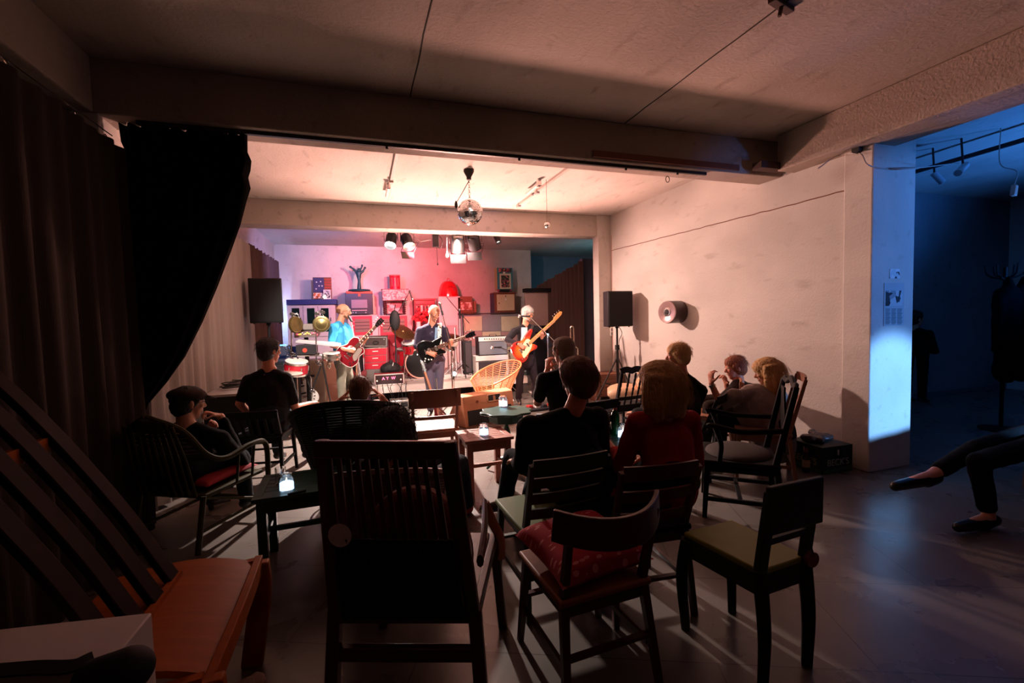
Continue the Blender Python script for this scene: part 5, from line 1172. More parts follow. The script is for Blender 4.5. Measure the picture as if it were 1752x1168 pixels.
# slatted lounge chair bottom left
t = thing('slatted_lounge_chair', 'orange-brown wooden lounge chair with tall curved slats at the lower left', 'chair', (-.75, 1.85, 0))
for i, y in enumerate((2.02, 1.88, 1.74, 1.60)):
    pts = crom([(-.66, y, .42), (-.74, y, .56), (-.88, y, .84), (-1.10, y, 1.20), (-1.34, y, 1.52)], 6)
    MB().strap(pts, .075, .024, (0, 1, 0)).build('back_slat', mat('lounge_wood_shaded', '#220f07', .7, var=.3, scale=4, spec=.1), t, world=True, bevel=.004)  # shade of the slats painted in: darker copy of the lounge wood
for z, x in ((.52, -.69), (1.1, -1.03)): MB().bar((x-.03, 1.56, z), (x-.03, 2.06, z), .05, .025, (0, 0, 1)).build('cross_rail', M_oran, t, world=True)
g = [[(-.98+.5*j/10, 1.52+.66*i/12, .49+.03*math.sin(j/10*PI*.9)-.04*(j/10)**4) for j in range(11)] for i in range(13)]
MB().sheet(g, .022).build('seat', M_oran, t, world=True)
MB().strap(crom([(-.47, 1.50, .435), (-.455, 1.85, .47), (-.47, 2.2, .455)], 6), .07, .03, (0, 0, 1)).build('front_rail', M_oran, t, world=True, bevel=.004)
for x, y in ((-.47, 2.18), (-.47, 1.50), (-.96, 2.18), (-.96, 1.50)):
    s = 1 if x > -.6 else -1; MB().strap(crom([(x, y, .47), (x+.0, y+.005, .32), (x-.05*s, y+.02, 0)], 6), .085 if s > 0 else .06, .045, (1, 0, 0)).build('leg', M_oran, t, world=True, bevel=.008)
for y in (1.50, 2.18): MB().strap(crom([(-.48, y, .455), (-.72, y, .44), (-.97, y, .46)], 5), .06, .03, (0, 0, 1)).build('side_rail', M_oran, t, world=True)
# white box with black strap
t = thing('white_box', 'white square box with a black strap on it in the bottom left corner', 'box', (-.85, 1.2, 0))
q = [P(-60, 1082, Z=.75), P(260, 1047, Z=.75), P(193, 1129, Z=.75), P(-140, 1168, Z=.75)]
MB().prism([V((p.x, p.y, .375)) for p in q], (0, 0, 1), .75).build('carton', mat('box_white', '#cfc6c2', .6, var=.05), t, world=True, bevel=.004)
s0 = [P(x, y, Z=.775) for x, y in ((-40, 1150), (20, 1145), (60, 1142), (120, 1140), (160, 1124), (190, 1132))]
b = thing('camera_bag', 'black camera bag and strap lying on the white box', 'bag', s0[4])
MB().strap(crom(s0[:5], 5), .03, .006, (0, 1, .3)).build('strap', M_blk, b, world=True)
c = P(190, 1152, Z=.80); MB().cap(c+V((-.03, .0, 0)), c+V((.03, 0, -.0)), .035, .045).ell(c+V((-.0, -.0, .0)), .06, .035, .04).build('pouch', M_blk, b, world=True, voxel=.008, sm=2)
# pale shoe-like cloth at the bottom
p = P(440, 1164, Z=.03)
tag(MB().cap(p+V((-.09, -.03, 0)), p+V((.0, 0, .0)), .022, .03, (1, 0, 0)).ell(p+V((-.03, -.02, .005)), .07, .03, .022).build('knitted_cloth', mat('cloth_pale', '#b59a90', .9, var=.35, scale=90), voxel=.006, sm=1, disp=.012, dscale=.02), 'pale patterned cloth lying on the floor at the bottom edge left of the armchair', 'cloth')

# empty chairs and audience chairs
wchair('brown_chair', (.63, 4.50, 0), math.radians(-3), 'empty brown wooden chair with a broad back panel facing the stage', M_chM, W=.44, D=.42, hs=.46, hb=.84, back='panel', seatm=M_chL, rails=False)
wchair('spindle_back_chair', (3.02, 4.95, 0), math.radians(6), 'black chair with turned spindles standing before the wooden drawers', M_chB, W=.42, D=.40, hs=.42, hb=.84, back='turned')
wchair('ladderback_chair', (.93, 2.30, 0), math.radians(2), 'dark green ladder-back chair of the thick-haired man in black', mat('green_black', '#1a2413', .5), W=.44, D=.42, hs=.45, hb=.80, back='ladder', nsl=4, seatm=mat('seat_olive', '#59661f', .6))
wchair('red_brown_chair', (1.33, 2.08, 0), math.radians(-6), 'dark reddish chair of the blonde woman in the red shirt', M_chR, W=.42, D=.42, hs=.45, hb=.78, back='ladder', nsl=3, seatm=M_chB)
wchair('black_spindle_chair', (-.95, 4.96, 0), math.radians(-8), 'black wooden chair under the man in the black T-shirt', M_chB, W=.44, D=.42, hs=.46, hb=.69, back='spindle')
wchair('dark_armchair', (1.68, 3.50, 0), math.radians(10), 'dark chair of the bald man, its arm showing at his right', M_chB, W=.48, D=.44, hs=.45, hb=.80, back='ladder', nsl=3, arms=True)
wchair('black_wooden_chair', (2.9, 3.55, 0), math.radians(35), 'black chair beneath the man with short blond hair', M_chB, W=.44, D=.42, hs=.45, hb=.74, back='ladder', nsl=3)
wchair('pale_wooden_chair', (3.45, 3.90, 0), math.radians(50), 'pale wooden chair of the man raising his hands by the wall', M_chL, W=.46, D=.42, hs=.45, hb=.80, back='panel')
wchair('brown_wooden_chair', (3.42, 3.20, 0), math.radians(48), 'brown wooden chair of the woman in grey, one post catching blue light', M_chM, W=.46, D=.42, hs=.45, hb=.92, back='ladder', nsl=3)
# dark splat-back armchair
t = wchair('splat_back_armchair', (2.68, 2.72, 0), math.radians(50), 'empty dark armchair with shaped splat back and grey upholstered seat', M_chB, W=.50, D=.48, hs=.43, hb=.98, back='none', rails=False, leg=.042)
MB().ell((0, 0, .435), .24, .23, .055, n=28).build('seat_cushion', mat('seat_taupe', '#3d332f', .9, var=.2, scale=30), t)
MB().prism([V((x, -.30-.00*z, z)) for x, z in ((-.07, .47), (.07, .47), (.05, .6), (.09, .75), (.05, .9), (.06, .95), (-.06, .95), (-.05, .9), (-.09, .75), (-.05, .6))], (0, 1, .2), .014).build('splat', M_chB, t, bevel=.003)
MB().tube(crom([(-.235, -.32, .90), (-.22, -.34, .98), (-.12, -.345, .975), (0, -.35, 1.01), (.12, -.345, .975), (.22, -.34, .98), (.235, -.32, .90)], 5), .024, 8, flat=.7).build('crest_rail', M_chB, t)
for s in (-1, 1):
    MB().tube(crom([(s*.24, -.26, .67), (s*.29, 0, .66), (s*.285, .18, .69), (s*.27, .22, .68)], 5), .02, 8, flat=.7).build('armrest', M_chB, t)
    MB().tube(crom([(s*.28, .17, .68), (s*.27, .13, .56), (s*.24, .14, .42)], 5), .018, 8).build('arm_post', M_chB, t)
    MB().bar((s*.24, -.26, .14), (s*.24, .24, .14), .022, .028, (1, 0, 0)).build('stretcher', M_chB, t)
MB().bar((-.24, 0, .14), (.24, 0, .14), .022, .028, (0, 0, 1)).build('stretcher', M_chB, t)
MB().strap(crom([(-.2, .25, .42), (-.19, .28, .25), (-.12, .29, .18), (-.05, .28, .25), (-.05, .26, .42)], 5), .012, .005, (0, 1, 0)).build('loose_strap', M_blk, t)

# rattan chairs of the left group
M_olv = mat('rattan_olive', '#3a3519', .7, var=.3, scale=30, spec=.15)
def rattan_arm(nm, c, rz, lab, m, cush):
    t = thing(nm, lab, 'chair', c, rz)
    arc = lambda s: crom([(s*.26, .36, .0), (s*.28, .36, .35), (s*.29, .33, .57), (s*.31, .15, .61), (s*.31, -.08, .58), (s*.27, -.2, .64), (s*.2, -.3, .82), (0, -.36, .92)], 6)
    for s in (-1, 1): MB().tube(arc(s), .02, 8).build('hoop_frame', m, t)
    L_ = [p for p in arc(-1)[24:]]; R_ = [p for p in arc(1)[24:]]
    n = len(L_)
    for k in range(0, n-1):
        a, b = L_[k], R_[k]; MB().tube([a.lerp(b, f)+V((0, -.05*math.sin(f*PI), 0)) for f in [i/8 for i in range(9)]], .009, 6).build('weave_strand', m, t)
    for i in range(9):
        f = (i+.5)/9; x = -.24+.48*f; zt = .90-.9*x*x; MB().tube([(x, -.22-.02, .36), (x, -.30, .62), (x*.85, -.355, zt)], .010, 6).build('back_cane', m, t)
    MB().box((0, .06, .35), (.52, .54, .03)).build('seat', m, t, bevel=.01)
    for s in (-1, 1):
        MB().tube([(s*.25, -.22, .36), (s*.26, -.3, 0)], .018, 8).build('leg', m, t)
        MB().tube([(s*.25, -.25, .13), (s*.26, .35, .13)], .012, 6).build('stretcher', m, t); MB().tube([(s*.25, .34, .13), (s*.25, -.2, .34)], .010, 6).build('brace', m, t)
        for y in (.05, .2): MB().tube([(s*.27, y, .36), (s*.30, y, .59)], .010, 6).build('arm_cane', m, t)
    MB().tube([(-.26, .35, .13), (.26, .35, .13)], .012, 6).build('stretcher', m, t)
    o = cushion('seat_cushion', (0, .08, .40), .46, .48, .09, cush); o.parent = t
    return t
rattan_arm('rattan_armchair', (-1.17, 3.80, 0), math.radians(-28), 'olive rattan armchair with red seat cushion of the man in the flat cap', M_olv, mat('cushion_red', '#a3142a', .8))
tubchair('wicker_armchair', (-.12, 3.92, 0), math.radians(-4), 'large round dark wicker chair whose rim curves in the middle left', M_ratd, rb=.30, rt=.43, hs=.34, hb=.58, n_ring=28, lw=.0108)
tubchair('round_rattan_chair', (.12, 2.66, 0), math.radians(-12), 'low round brown rattan chair around the person with dark round hair', mat('rattan_brown', '#5e3626', .55, var=.3, scale=30), rb=.26, rt=.33, hs=.32, hb=.44, n_ring=24, lw=.0098)

# tables
def slat_table(nm, c, rz, W, D, h, m, lab, slats=5, leg=.05, lipm=None):
    t = thing(nm, lab, 'table', c, rz)
    tp = MB().box((0, -D/2+.025, h-.012), (W, .05, .024)).box((0, D/2-.025, h-.012), (W, .05, .024)).box((-W/2+.025, 0, h-.012), (.05, D-.1, .024)).box((W/2-.025, 0, h-.012), (.05, D-.1, .024))
    for i in range(slats): tp.box((0, -D/2+.05+(D-.1)*(i+.5)/slats, h-.013), (W-.1, (D-.1)/slats-.006, .02))
    tp.build('table_top', m, t, bevel=.003)
    MB().box((0, D/2-.05, h-.065), (W-.08, .02, .08)).box((0, -D/2+.05, h-.065), (W-.08, .02, .08)).box((W/2-.05, 0, h-.065), (.02, D-.08, .08)).box((-W/2+.05, 0, h-.065), (.02, D-.08, .08)).build('apron', m, t)
    for x in (-1, 1):
        for y in (-1, 1): MB().bar((x*(W/2-.045), y*(D/2-.045), h-.02), (x*(W/2-.045), y*(D/2-.045), 0), leg, leg).build('leg', m, t, bevel=.003)
    for x in (-1, 1): MB().box((x*(W/2-.045), 0, h*.45), (.022, D-.1, .03)).build('stretcher', m, t)
    MB().box((0, 0, h*.45), (W-.1, .022, .03)).build('stretcher', m, t)
    return t
a, b, c_, d_ = P(779, 739, Z=.5), P(808, 754, Z=.5), P(878, 746, Z=.5), P(845, 730, Z=.5); ctr = (b+d_)/2; u = (c_-b)
slat_table('slatted_stool', (ctr.x, ctr.y, 0), math.atan2(u.y, u.x), .42, .40, .5, mat('stool_wood', '#9a5f4c', .5, var=.25, scale=5, stretch=(1, 6, 1)), 'square reddish slatted stool table in the lit floor patch')
slat_table('dark_green_table', (-.37, 3.12, 0), math.radians(2), .56, .46, .5, M_tg, 'low dark green slatted table at the left, its candle glowing blue-white')
slat_table('small_dark_table', (P(1062, 752, Z=.52).x+.1, P(1062, 752, Z=.52).y, 0), 0, .44, .36, .52, M_tg, 'small dark green table with the green bottle between the two front sitters', slats=4)
# scalloped pedestal table
c = P(866, 702, Z=.60); t = thing('scalloped_table', 'round green pedestal table with scalloped edge in front of the stage monitor', 'table', (c.x, c.y, 0))
pts = [V((c.x+(.235+.016*math.cos(8*a))*math.cos(a)*1.05, c.y+(.235+.016*math.cos(8*a))*math.sin(a), .59)) for a in [2*PI*k/96 for k in range(96)]]
MB().prism(pts, (0, 0, 1), .022).build('table_top', M_tg, t, world=True, bevel=.005)
MB().lathe([(.17, .50), (.185, .578), (.001, .578)], (c.x, c.y, 0), 8).build('apron', M_tg, t, world=True)
MB().lathe([(.03, .50), (.018, .46), (.035, .40), (.042, .33), (.028, .27), (.02, .24), (.03, .2), (.045, .14), (.03, .10), (.001, .1)], (c.x, c.y, 0), 20).build('pedestal', M_tg, t, world=True)
for k in range(3):
    a = .5+2*PI*k/3; MB().tube(crom([(c.x, c.y, .14), (c.x+.12*math.cos(a), c.y+.12*math.sin(a), .10), (c.x+.21*math.cos(a), c.y+.21*math.sin(a), .015)], 5), .018, 8, r2=.012).build('foot', M_tg, t, world=True)
# candle jars
M_gls = mat('clear_glass', '#ffffff', .05, trans=1, var=0); M_wax = mat('candle_wax', '#cfe4ff', .5, emit='#bfe0ff', es=2.2, var=0); M_fl = mat('flame', '#fff2d8', .5, emit='#fff0d0', es=14, var=0)
def candle(x, y, z, lab, s=1.0, blue=True):
    t = thing('candle_jar', lab, 'candle', (x, y, z)); c = (x, y, z)
    MB().lathe([(.001, 0), (.034*s, 0), (.037*s, .006), (.037*s, .065*s), (.030*s, .075*s), (.031*s, .085*s), (.028*s, .085*s), (.027*s, .075*s), (.034*s, .064*s), (.034*s, .008), (.001, .006)], c, 24).build('glass_jar', M_gls, t, world=True)
    MB().lathe([(.001, .007), (.033*s, .008), (.033*s, .042*s), (.001, .040*s)], c, 24).build('wax', M_wax if blue else mat('wax_warm', '#fff0e0', .5, emit='#ffe8d8', es=2.2, var=0), t, world=True)
    MB().lathe([(.001, .042*s), (.005, .048*s), (.001, .062*s)], c, 10).build('flame', M_fl, t, world=True)
    return t
p = P(491, 838, Z=.5); candle(p.x, p.y, .5, 'glowing candle jar on the low dark green table at the left', 1.15)
pg = P(482, 830, Z=.5); tag(MB().lathe([(.001, 0), (.028, 0), (.032, .10), (.030, .10), (.026, .006), (.001, .006)], (pg.x-.01, pg.y+.04, .5), 20).build('drinking_glass', M_gls), 'empty drinking glass behind the candle on the dark green table', 'glass')
p = P(828, 744, Z=.5); candle(p.x, p.y, .5, 'white glowing candle jar on the slatted stool', 1.15)
p = P(861, 695, Z=.601); candle(p.x, p.y, .601, 'candle jar on the scalloped green table', 1.25)
p = P(1066, 748, Z=.52); candle(p.x, p.y, .52, 'candle jar beside the green bottle at the red-shirted woman', 1.2)
tag(MB().box(tuple(P(508, 842, Z=.506)), (.10, .012, .01), rz=.3).build('pen', M_blk), 'dark pen lying right of the candle on the dark green table', 'pen')
def bottle(x, y, z, m, lab, s=1, labelm=None):
    t = thing('bottle', lab, 'bottle', (x, y, z))
    MB().lathe([(.001, 0), (.030*s, 0), (.031*s, .01), (.031*s, .14*s), (.026*s, .165*s), (.014*s, .19*s), (.013*s, .235*s), (.015*s, .238*s), (.015*s, .248*s), (.001, .248*s)], (x, y, z), 22).build('glass', m, t, world=True)
    if labelm: MB().lathe([(.0315*s, .05*s), (.0318*s, .05*s), (.0318*s, .12*s), (.0315*s, .12*s)], (x, y, z), 22).build('paper_label', labelm, t, world=True)
    MB().lathe([(.0135*s, .19*s), (.0152*s, .19*s), (.0142*s, .225*s), (.0135*s, .225*s)], (x, y, z), 22).build('neck_foil', mat('foil_red', '#9c4a44', .5), t, world=True)
p = P(1053, 744, Z=.52)
bottle(p.x, p.y, .52, mat('green_bottle', '#0e5a2e', .1, trans=.35, var=0), 'green beer bottle on the small table between the two front sitters', 1.1)
# candle on the floor side right of the blonde woman: bottle in hand of person
# left black table with cables
t = thing('black_table', 'long black-sided table with pale top along the left curtain', 'table', (-1.40, 6.05, 0))
MB().box((-1.34, 6.10, .79), (.42, 1.75, .025)).build('table_top', mat('top_pale', '#a8a29e', .4), t, world=True, bevel=.004)
MB().box((-1.34, 5.26, .39), (.40, .02, .77)).build('front_panel', M_case, t, world=True); MB().box((-1.15, 6.1, .62), (.02, 1.66, .32)).build('side_panel', M_case, t, world=True)
for x in (-1.52, -1.17):
    for y in (5.32, 6.9): MB().box((x, y, .39), (.04, .04, .78)).build('leg', M_case, t, world=True)
rnd = random.Random(2)
pts = []
for k in range(40): a = k*.7; pts.append((-1.36+.12*math.cos(a)+rnd.uniform(-.03, .03), 5.72+.16*math.sin(a)+rnd.uniform(-.03, .03), .812+.0015*k))
tag(MB().tube(crom(pts, 3), .006, 5).build('coiled_cable', M_blk), 'tangle of black cables on the long black-sided table', 'cable')
tag(MB().box((-1.3, 6.3, .83), (.2, .28, .05), rz=.3).build('cable_box', M_case, bevel=.01), 'flat black box behind the cable tangle on the long table', 'box')
# drawers and cream seat at the right wall
t = thing('drawer_unit', 'low wooden chest of drawers at the right wall under the loudspeaker', 'chest of drawers', (4.0, 7.2, 0))
X0, X1, Z0, Z1 = FR(1021, 638, 1110, 684, 7.0)
M_dw = mat('drawer_wood', '#8a5a44', .5, var=.25, scale=4, stretch=(1, 6, 6))
MB().box(((X0+min(X1, 4.36))/2, 7.2, (.08+Z1)/2), (min(X1, 4.36)-X0, .4, Z1-.08)).build('body', M_dw, t, world=True, bevel=.005)
n = 5
for i in range(n):
    z0 = .1+(Z1-.12)*i/n; dr = MB().box(((X0+min(X1, 4.36))/2, 6.995, z0+(Z1-.12)/n/2), (min(X1, 4.36)-X0-.04, .015, (Z1-.12)/n-.012)).build('drawer', M_dw, t, world=True, bevel=.003)
    MB().ell(((X0+4.36)/2-.2, 6.98, z0+(Z1-.12)/n/2), .012, .014, .012, n=8, m=6).build('knob', M_blk, dr, world=True)
for x in (X0+.04, 4.30): MB().box((x, 7.2, .04), (.05, .36, .08)).build('foot', M_dw, t, world=True)
M_crm = mat('cream_leather', '#d9b28e', .5, var=.08)
t = thing('cream_easy_chair', 'cream coloured easy chair seen through the black spindle-back chair', 'chair', (3.6, 5.75, 0), math.radians(60))
MB().cap((-.2, 0, .38), (.2, 0, .38), .10, .10, (0, 0, 1), 2.6).build('seat', M_crm, t); MB().cap((-.18, -.24, .5), (.18, -.24, .5), .08, .08, (0, 0, 1), 1).cap((-.15, -.25, .66), (.15, -.25, .66), .07, .07).build('backrest', M_crm, t, voxel=.012, sm=3)
for x in (-.2, .2):
    for y in (-.18, .2): MB().cyl((x, y, .3), (x, y, 0), .018).build('leg', M_chM, t)
# beer crate-like carton by the pillar
A = P(1426, 809, Z=0); B = P(1466, 803, Z=0); C = P(1384, 797, Z=0); u = (B-A).normalized(); n = V((-u.y, u.x, 0))
if n.dot(C-A) < 0: n = -n
wb = .36; db = .36; A = A+u*.0-V((.14, 0, 0))
t = thing('beer_carton', 'dark printed beer carton on the floor beside the near pillar', 'carton', A+u*wb/2+n*db/2)
hz = .25
MB().prism([A+V((0, 0, hz/2)), A+u*wb+V((0, 0, hz/2)), A+u*wb+n*db+V((0, 0, hz/2)), A+n*db+V((0, 0, hz/2))], (0, 0, 1), hz).build('carton_body', mat('carton_dark', '#1d2a26', .6, var=.2), t, world=True, bevel=.004)
for o_, d1, d2 in ((A, u, n), (A, n, u)):
    MB().prism([o_-d2*.003+d1*.01+V((0, 0, z)) if i in (0, 3) else o_-d2*.003+d1*(wb-.01)+V((0, 0, z)) for i, z in enumerate((.01, .01, .06, .035))], d2, .003).build('green_band', mat('band_green', '#2f5a44', .6), t, world=True)
    c = o_-d2*.004+d1*wb*.5+V((0, 0, .19)); MB().prism([c+d1*.05*math.cos(a)+V((0, 0, .045*math.sin(a))) for a in [k*PI/12 for k in range(24)]], d2, .003).build('oval_badge', M_blk, t, world=True)
    MB().prism([c+V((0, 0, .03))-d2*.002, c+d1*.012+V((0, 0, .02))-d2*.002, c+d1*.006+V((0, 0, -.025))-d2*.002, c-d1*.006+V((0, 0, -.025))-d2*.002, c-d1*.012+V((0, 0, .02))-d2*.002], d2, .002).build('key_emblem', M_wht, t, world=True)
M_gold = mat('gold_print', '#b5a05a', .5); M_prt = mat('white_print', '#a9b5ac', .6)
mc = INV[t.name]
for o_, d1, d2, m, f in ((A, u, n, M_prt, .5), (A+n*wb, -n, u, M_gold, .5)):
    c = o_+d1*wb*f-d2*.006+V((0, 0, .10)); k = text('brand_text', "BECK'S", .085, (0, 0, 0), (0, 0, 0), m, t, .001)
    R = Matrix((d1, V((0, 0, 1)), -d2)).transposed().to_4x4(); R.translation = mc @ c; k.matrix_local = R
tag(MB().cap(A+u*.05+n*.2+V((0, 0, hz+.035)), A+u*.3+n*.2+V((0, 0, hz+.03)), .035, .03, (0, 0, 1), 2.2).cap(A+u*.1+n*.1+V((0, 0, hz+.03)), A+u*.22+n*.3+V((0, 0, hz+.05)), .03, .03).build('crumpled_bag', mat('bag_dark', '#3a2420', .4), voxel=.01, disp=.03, dscale=.05), 'crumpled dark plastic bag lying on top of the beer carton', 'bag')
tag(MB().cap(A+n*.5-u*.1+V((0, 0, .12)), A+n*.5-u*.1+V((0, 0, .3)), .12, .10).build('black_backpack', M_blk, voxel=.014, disp=.03, dscale=.1), 'black rounded backpack on the floor behind the beer carton', 'bag')
p = P(1396, 806, Z=0); bottle(p.x-.1, p.y+.02, 0, mat('brown_bottle', '#3a2014', .15, var=0), 'brown beer bottle with pale label standing left of the beer carton', 1.0, mat('label_peach', '#b08a70', .7))
# posters on the blue lit pillar
for (px, m, nm, lab) in (((1522, 460, 1539, 476), coll_mat('postcard', ['#c9d2d6', '#c9d2d6', '#2a2c30', '#dfe4e6'], 30, 5), 'postcard', 'small postcard pinned above the newspaper page on the blue pillar'),
                         ((1512, 484, 1546, 557), mat('newsprint', '#b4bcc0', .8), 'newspaper_page', 'newspaper page with a dark photo taped to the blue pillar')):
    X0, X1, Z0, Z1 = FR(*px, 2.878); t = thing(nm, lab, 'paper', ((X0+X1)/2, 2.877, (Z0+Z1)/2))
    MB().box(((X0+X1)/2, 2.877, (Z0+Z1)/2), (X1-X0, .003, Z1-Z0)).build('sheet', m, t, world=True)
    if nm == 'newspaper_page':
        face(t, (1515.5, 497, 1543.5, 523), 2.8745, coll_mat('newsphoto', ['#2b2f35', '#20242a', '#8f989f', '#c0c8cc'], 18, 7), 'photo', .002, bevel=0)
        for i in range(12):
            yy = 528+2.3*i
            for xa, xb in ((1515, 1523), (1525, 1533), (1535, 1543.5)): face(t, (xa, yy, xb-(i % 3)*.7, yy+1.0), 2.8745, mat('print_ink', '#555d64', .8), 'text_line', .001, bevel=0)
# cable on the pillar, junction, lights in the blue room
tag(MB().tube(crom([P(1400, 288, Y=3.1), P(1430, 268, X=4.32), P(1470, 262, X=4.32), P(1485, 282, Y=2.86), P(1520, 289, Y=2.86), P(1560, 288, Y=2.8), P(1640, 279, Y=3.3)], 6), .006, 6).build('loose_cable', M_tr), 'pale loose cable running over the pillar towards the blue room', 'cable')
p = P(1470, 256, X=4.33); tag(MB().cyl(p, p-V((.05, 0, 0)), .035).build('junction_box', M_blk), 'round black junction box high on the near pillar', 'junction box')
a, b = P(1545, 300, Z=3.2), P(1800, 225, Z=3.2)
t = thing('side_track', 'long lighting track with cylinder spots in the blue room', 'lighting track', a)
MB().bar(a, b, .04, .04).build('channel', M_case, t, world=True)
for x, y, lab, dx in ((1600, 296, 'left cylinder spot on the blue room track, unlit', -.03), (1643, 281, 'right cylinder spot on the blue room track, tilted down left, unlit', .09)):
    p = P(x, y, Z=3.05); s_ = thing('cylinder_spot', lab, 'spotlight', p); e = p+V((-dx*1.5, -.05, -.12))
    MB().cyl(p+V((dx, 0, .0)), e, .035).build('body', mat('spot_white', '#aeb6bd', .4), s_, world=True); MB().cyl(p+V((dx*.5, 0, 0)), p+V((dx*.5, .02, .29)), .01).build('arm', M_case, s_, world=True)
p = P(1735, 326, Y=2.9); t = thing('hanging_adapter', 'pinkish adapter plug dangling from cables at the right edge', 'adapter', p)
MB().box(p, (.055, .04, .11), ry=.2).build('case', mat('adapter_pale', '#d7a593', .5), t, world=True, bevel=.008); MB().tube(crom([p+V((0, 0, .05)), p+V((.03, 0, .2)), p+V((-.03, .1, .3)), V((p.x-.04, p.y+.1, 3.3)), V((p.x-.04, p.y+.1, 3.345))], 6), .005, 6).build('cord', M_tr, t, world=True)
# coat stand at the right and door curtain
c = P(1712, 735, Z=0)
t = thing('coat_stand', 'tall coat stand hung with dark coats at the right in the blue room', 'coat stand', (c.x, c.y, 0)); M_coat = mat('coat_black', '#08080a', .95, spec=.05)
MB().cyl((c.x, c.y, 0), (c.x, c.y, 1.95), .02).lathe([(.2, 0), (.2, .02), (.03, .04), (.001, .05)], (c.x, c.y, 0)).build('pole', M_chB, t, world=True)
for k in range(6): a = k*PI/3; MB().tube(crom([(c.x, c.y, 1.8), (c.x+.14*math.cos(a), c.y+.14*math.sin(a), 1.86), (c.x+.17*math.cos(a), c.y+.17*math.sin(a), 1.98)], 5), .01, 6).build('hook', M_chB, t, world=True)
for k, (dx, dy, lab) in enumerate(((-.1, -.08, 'long dark coat on the left of the coat stand'), (.14, -.1, 'long dark coat on the right of the coat stand'))):
    b = MB(); x, y = c.x+dx, c.y+dy
    b.cap((x-.12, y, 1.62), (x+.12, y, 1.62), .08, .08).cap((x, y, 1.6), (x, y, .75), .15, .17, (1, 0, 0), .6).cap((x-.18, y, 1.58), (x-.2, y, 1.0), .06, .05).cap((x+.18, y, 1.58), (x+.2, y, 1.0), .06, .05).cap((x, y, 1.68), (x, y, 1.8), .07, .04)
    tag(b.build('coat', M_coat, voxel=.018, sm=2, disp=.04, dscale=.15), lab, 'coat')
g = [[(5.66+.03*math.sin(j*.9), 2.42-.05*j*.35, z) for j in range(22)] for z in (2.75, 1.5, .03)]
tag(MB().sheet(g, .006).build('door_curtain', M_cur_bk), 'dark curtain edge at the far right margin', 'curtain')
# floor odds and ends: cables, pedals, white sheet
rnd = random.Random(9)
def cab(pts, lab, m=M_blk, r=.005, grp=None): tag(MB().tube(crom([(x, y, .006) for x, y in pts], 6), r, 5).build('floor_cable', m), lab, 'cable', grp)
cab([(2.1, 6.2), (2.6, 5.9), (3.0, 6.3), (2.7, 6.9), (3.3, 7.1)], 'black cable curling on the lit floor right of the stage monitor')
cab([(.7, 6.6), (.9, 6.2), (1.3, 6.35), (1.1, 6.7), (1.6, 7.3)], 'black cable curling on the floor at the feet of the guitarist in the dark shirt')
cab([(-.4, 7.2), (0, 6.9), (.4, 7.2), (.8, 7.6)], 'black cable on the floor at the left guitarist')
X = P(925, 700, Z=0)
pb_ = thing('pedal_board', 'flat pedal board with red and dark pedals before the bass player', 'pedal board', X)
MB().box(X+V((0, 0, .02)), (.5, .26, .035), rz=.1).build('board', M_case, pb_, world=True, bevel=.004)
for i, cc in enumerate(('#a0201c', '#c9c0b8', '#2a2a30', '#b03a20')): MB().box(X+V((-.18+.12*i, .02, .055)), (.075, .12, .045), rz=.1).build('pedal', mat('pedal%d' % i, cc, .5), pb_, world=True, bevel=.006)
X = P(940, 672, Z=0); tag(MB().box(X+V((0, .05, .012)), (.7, .5, .02)).build('white_board', M_wht, bevel=.003), 'white board lying on the floor behind the bass player', 'board')
X = P(905, 722, Z=0); tag(MB().box(X+V((0, 0, .03)), (.16, .1, .05), rz=.2).build('floor_pedal', M_brn, bevel=.006), 'small brown pedal box on the floor behind the bald man', 'pedal')
X = P(680, 747, Z=.01)
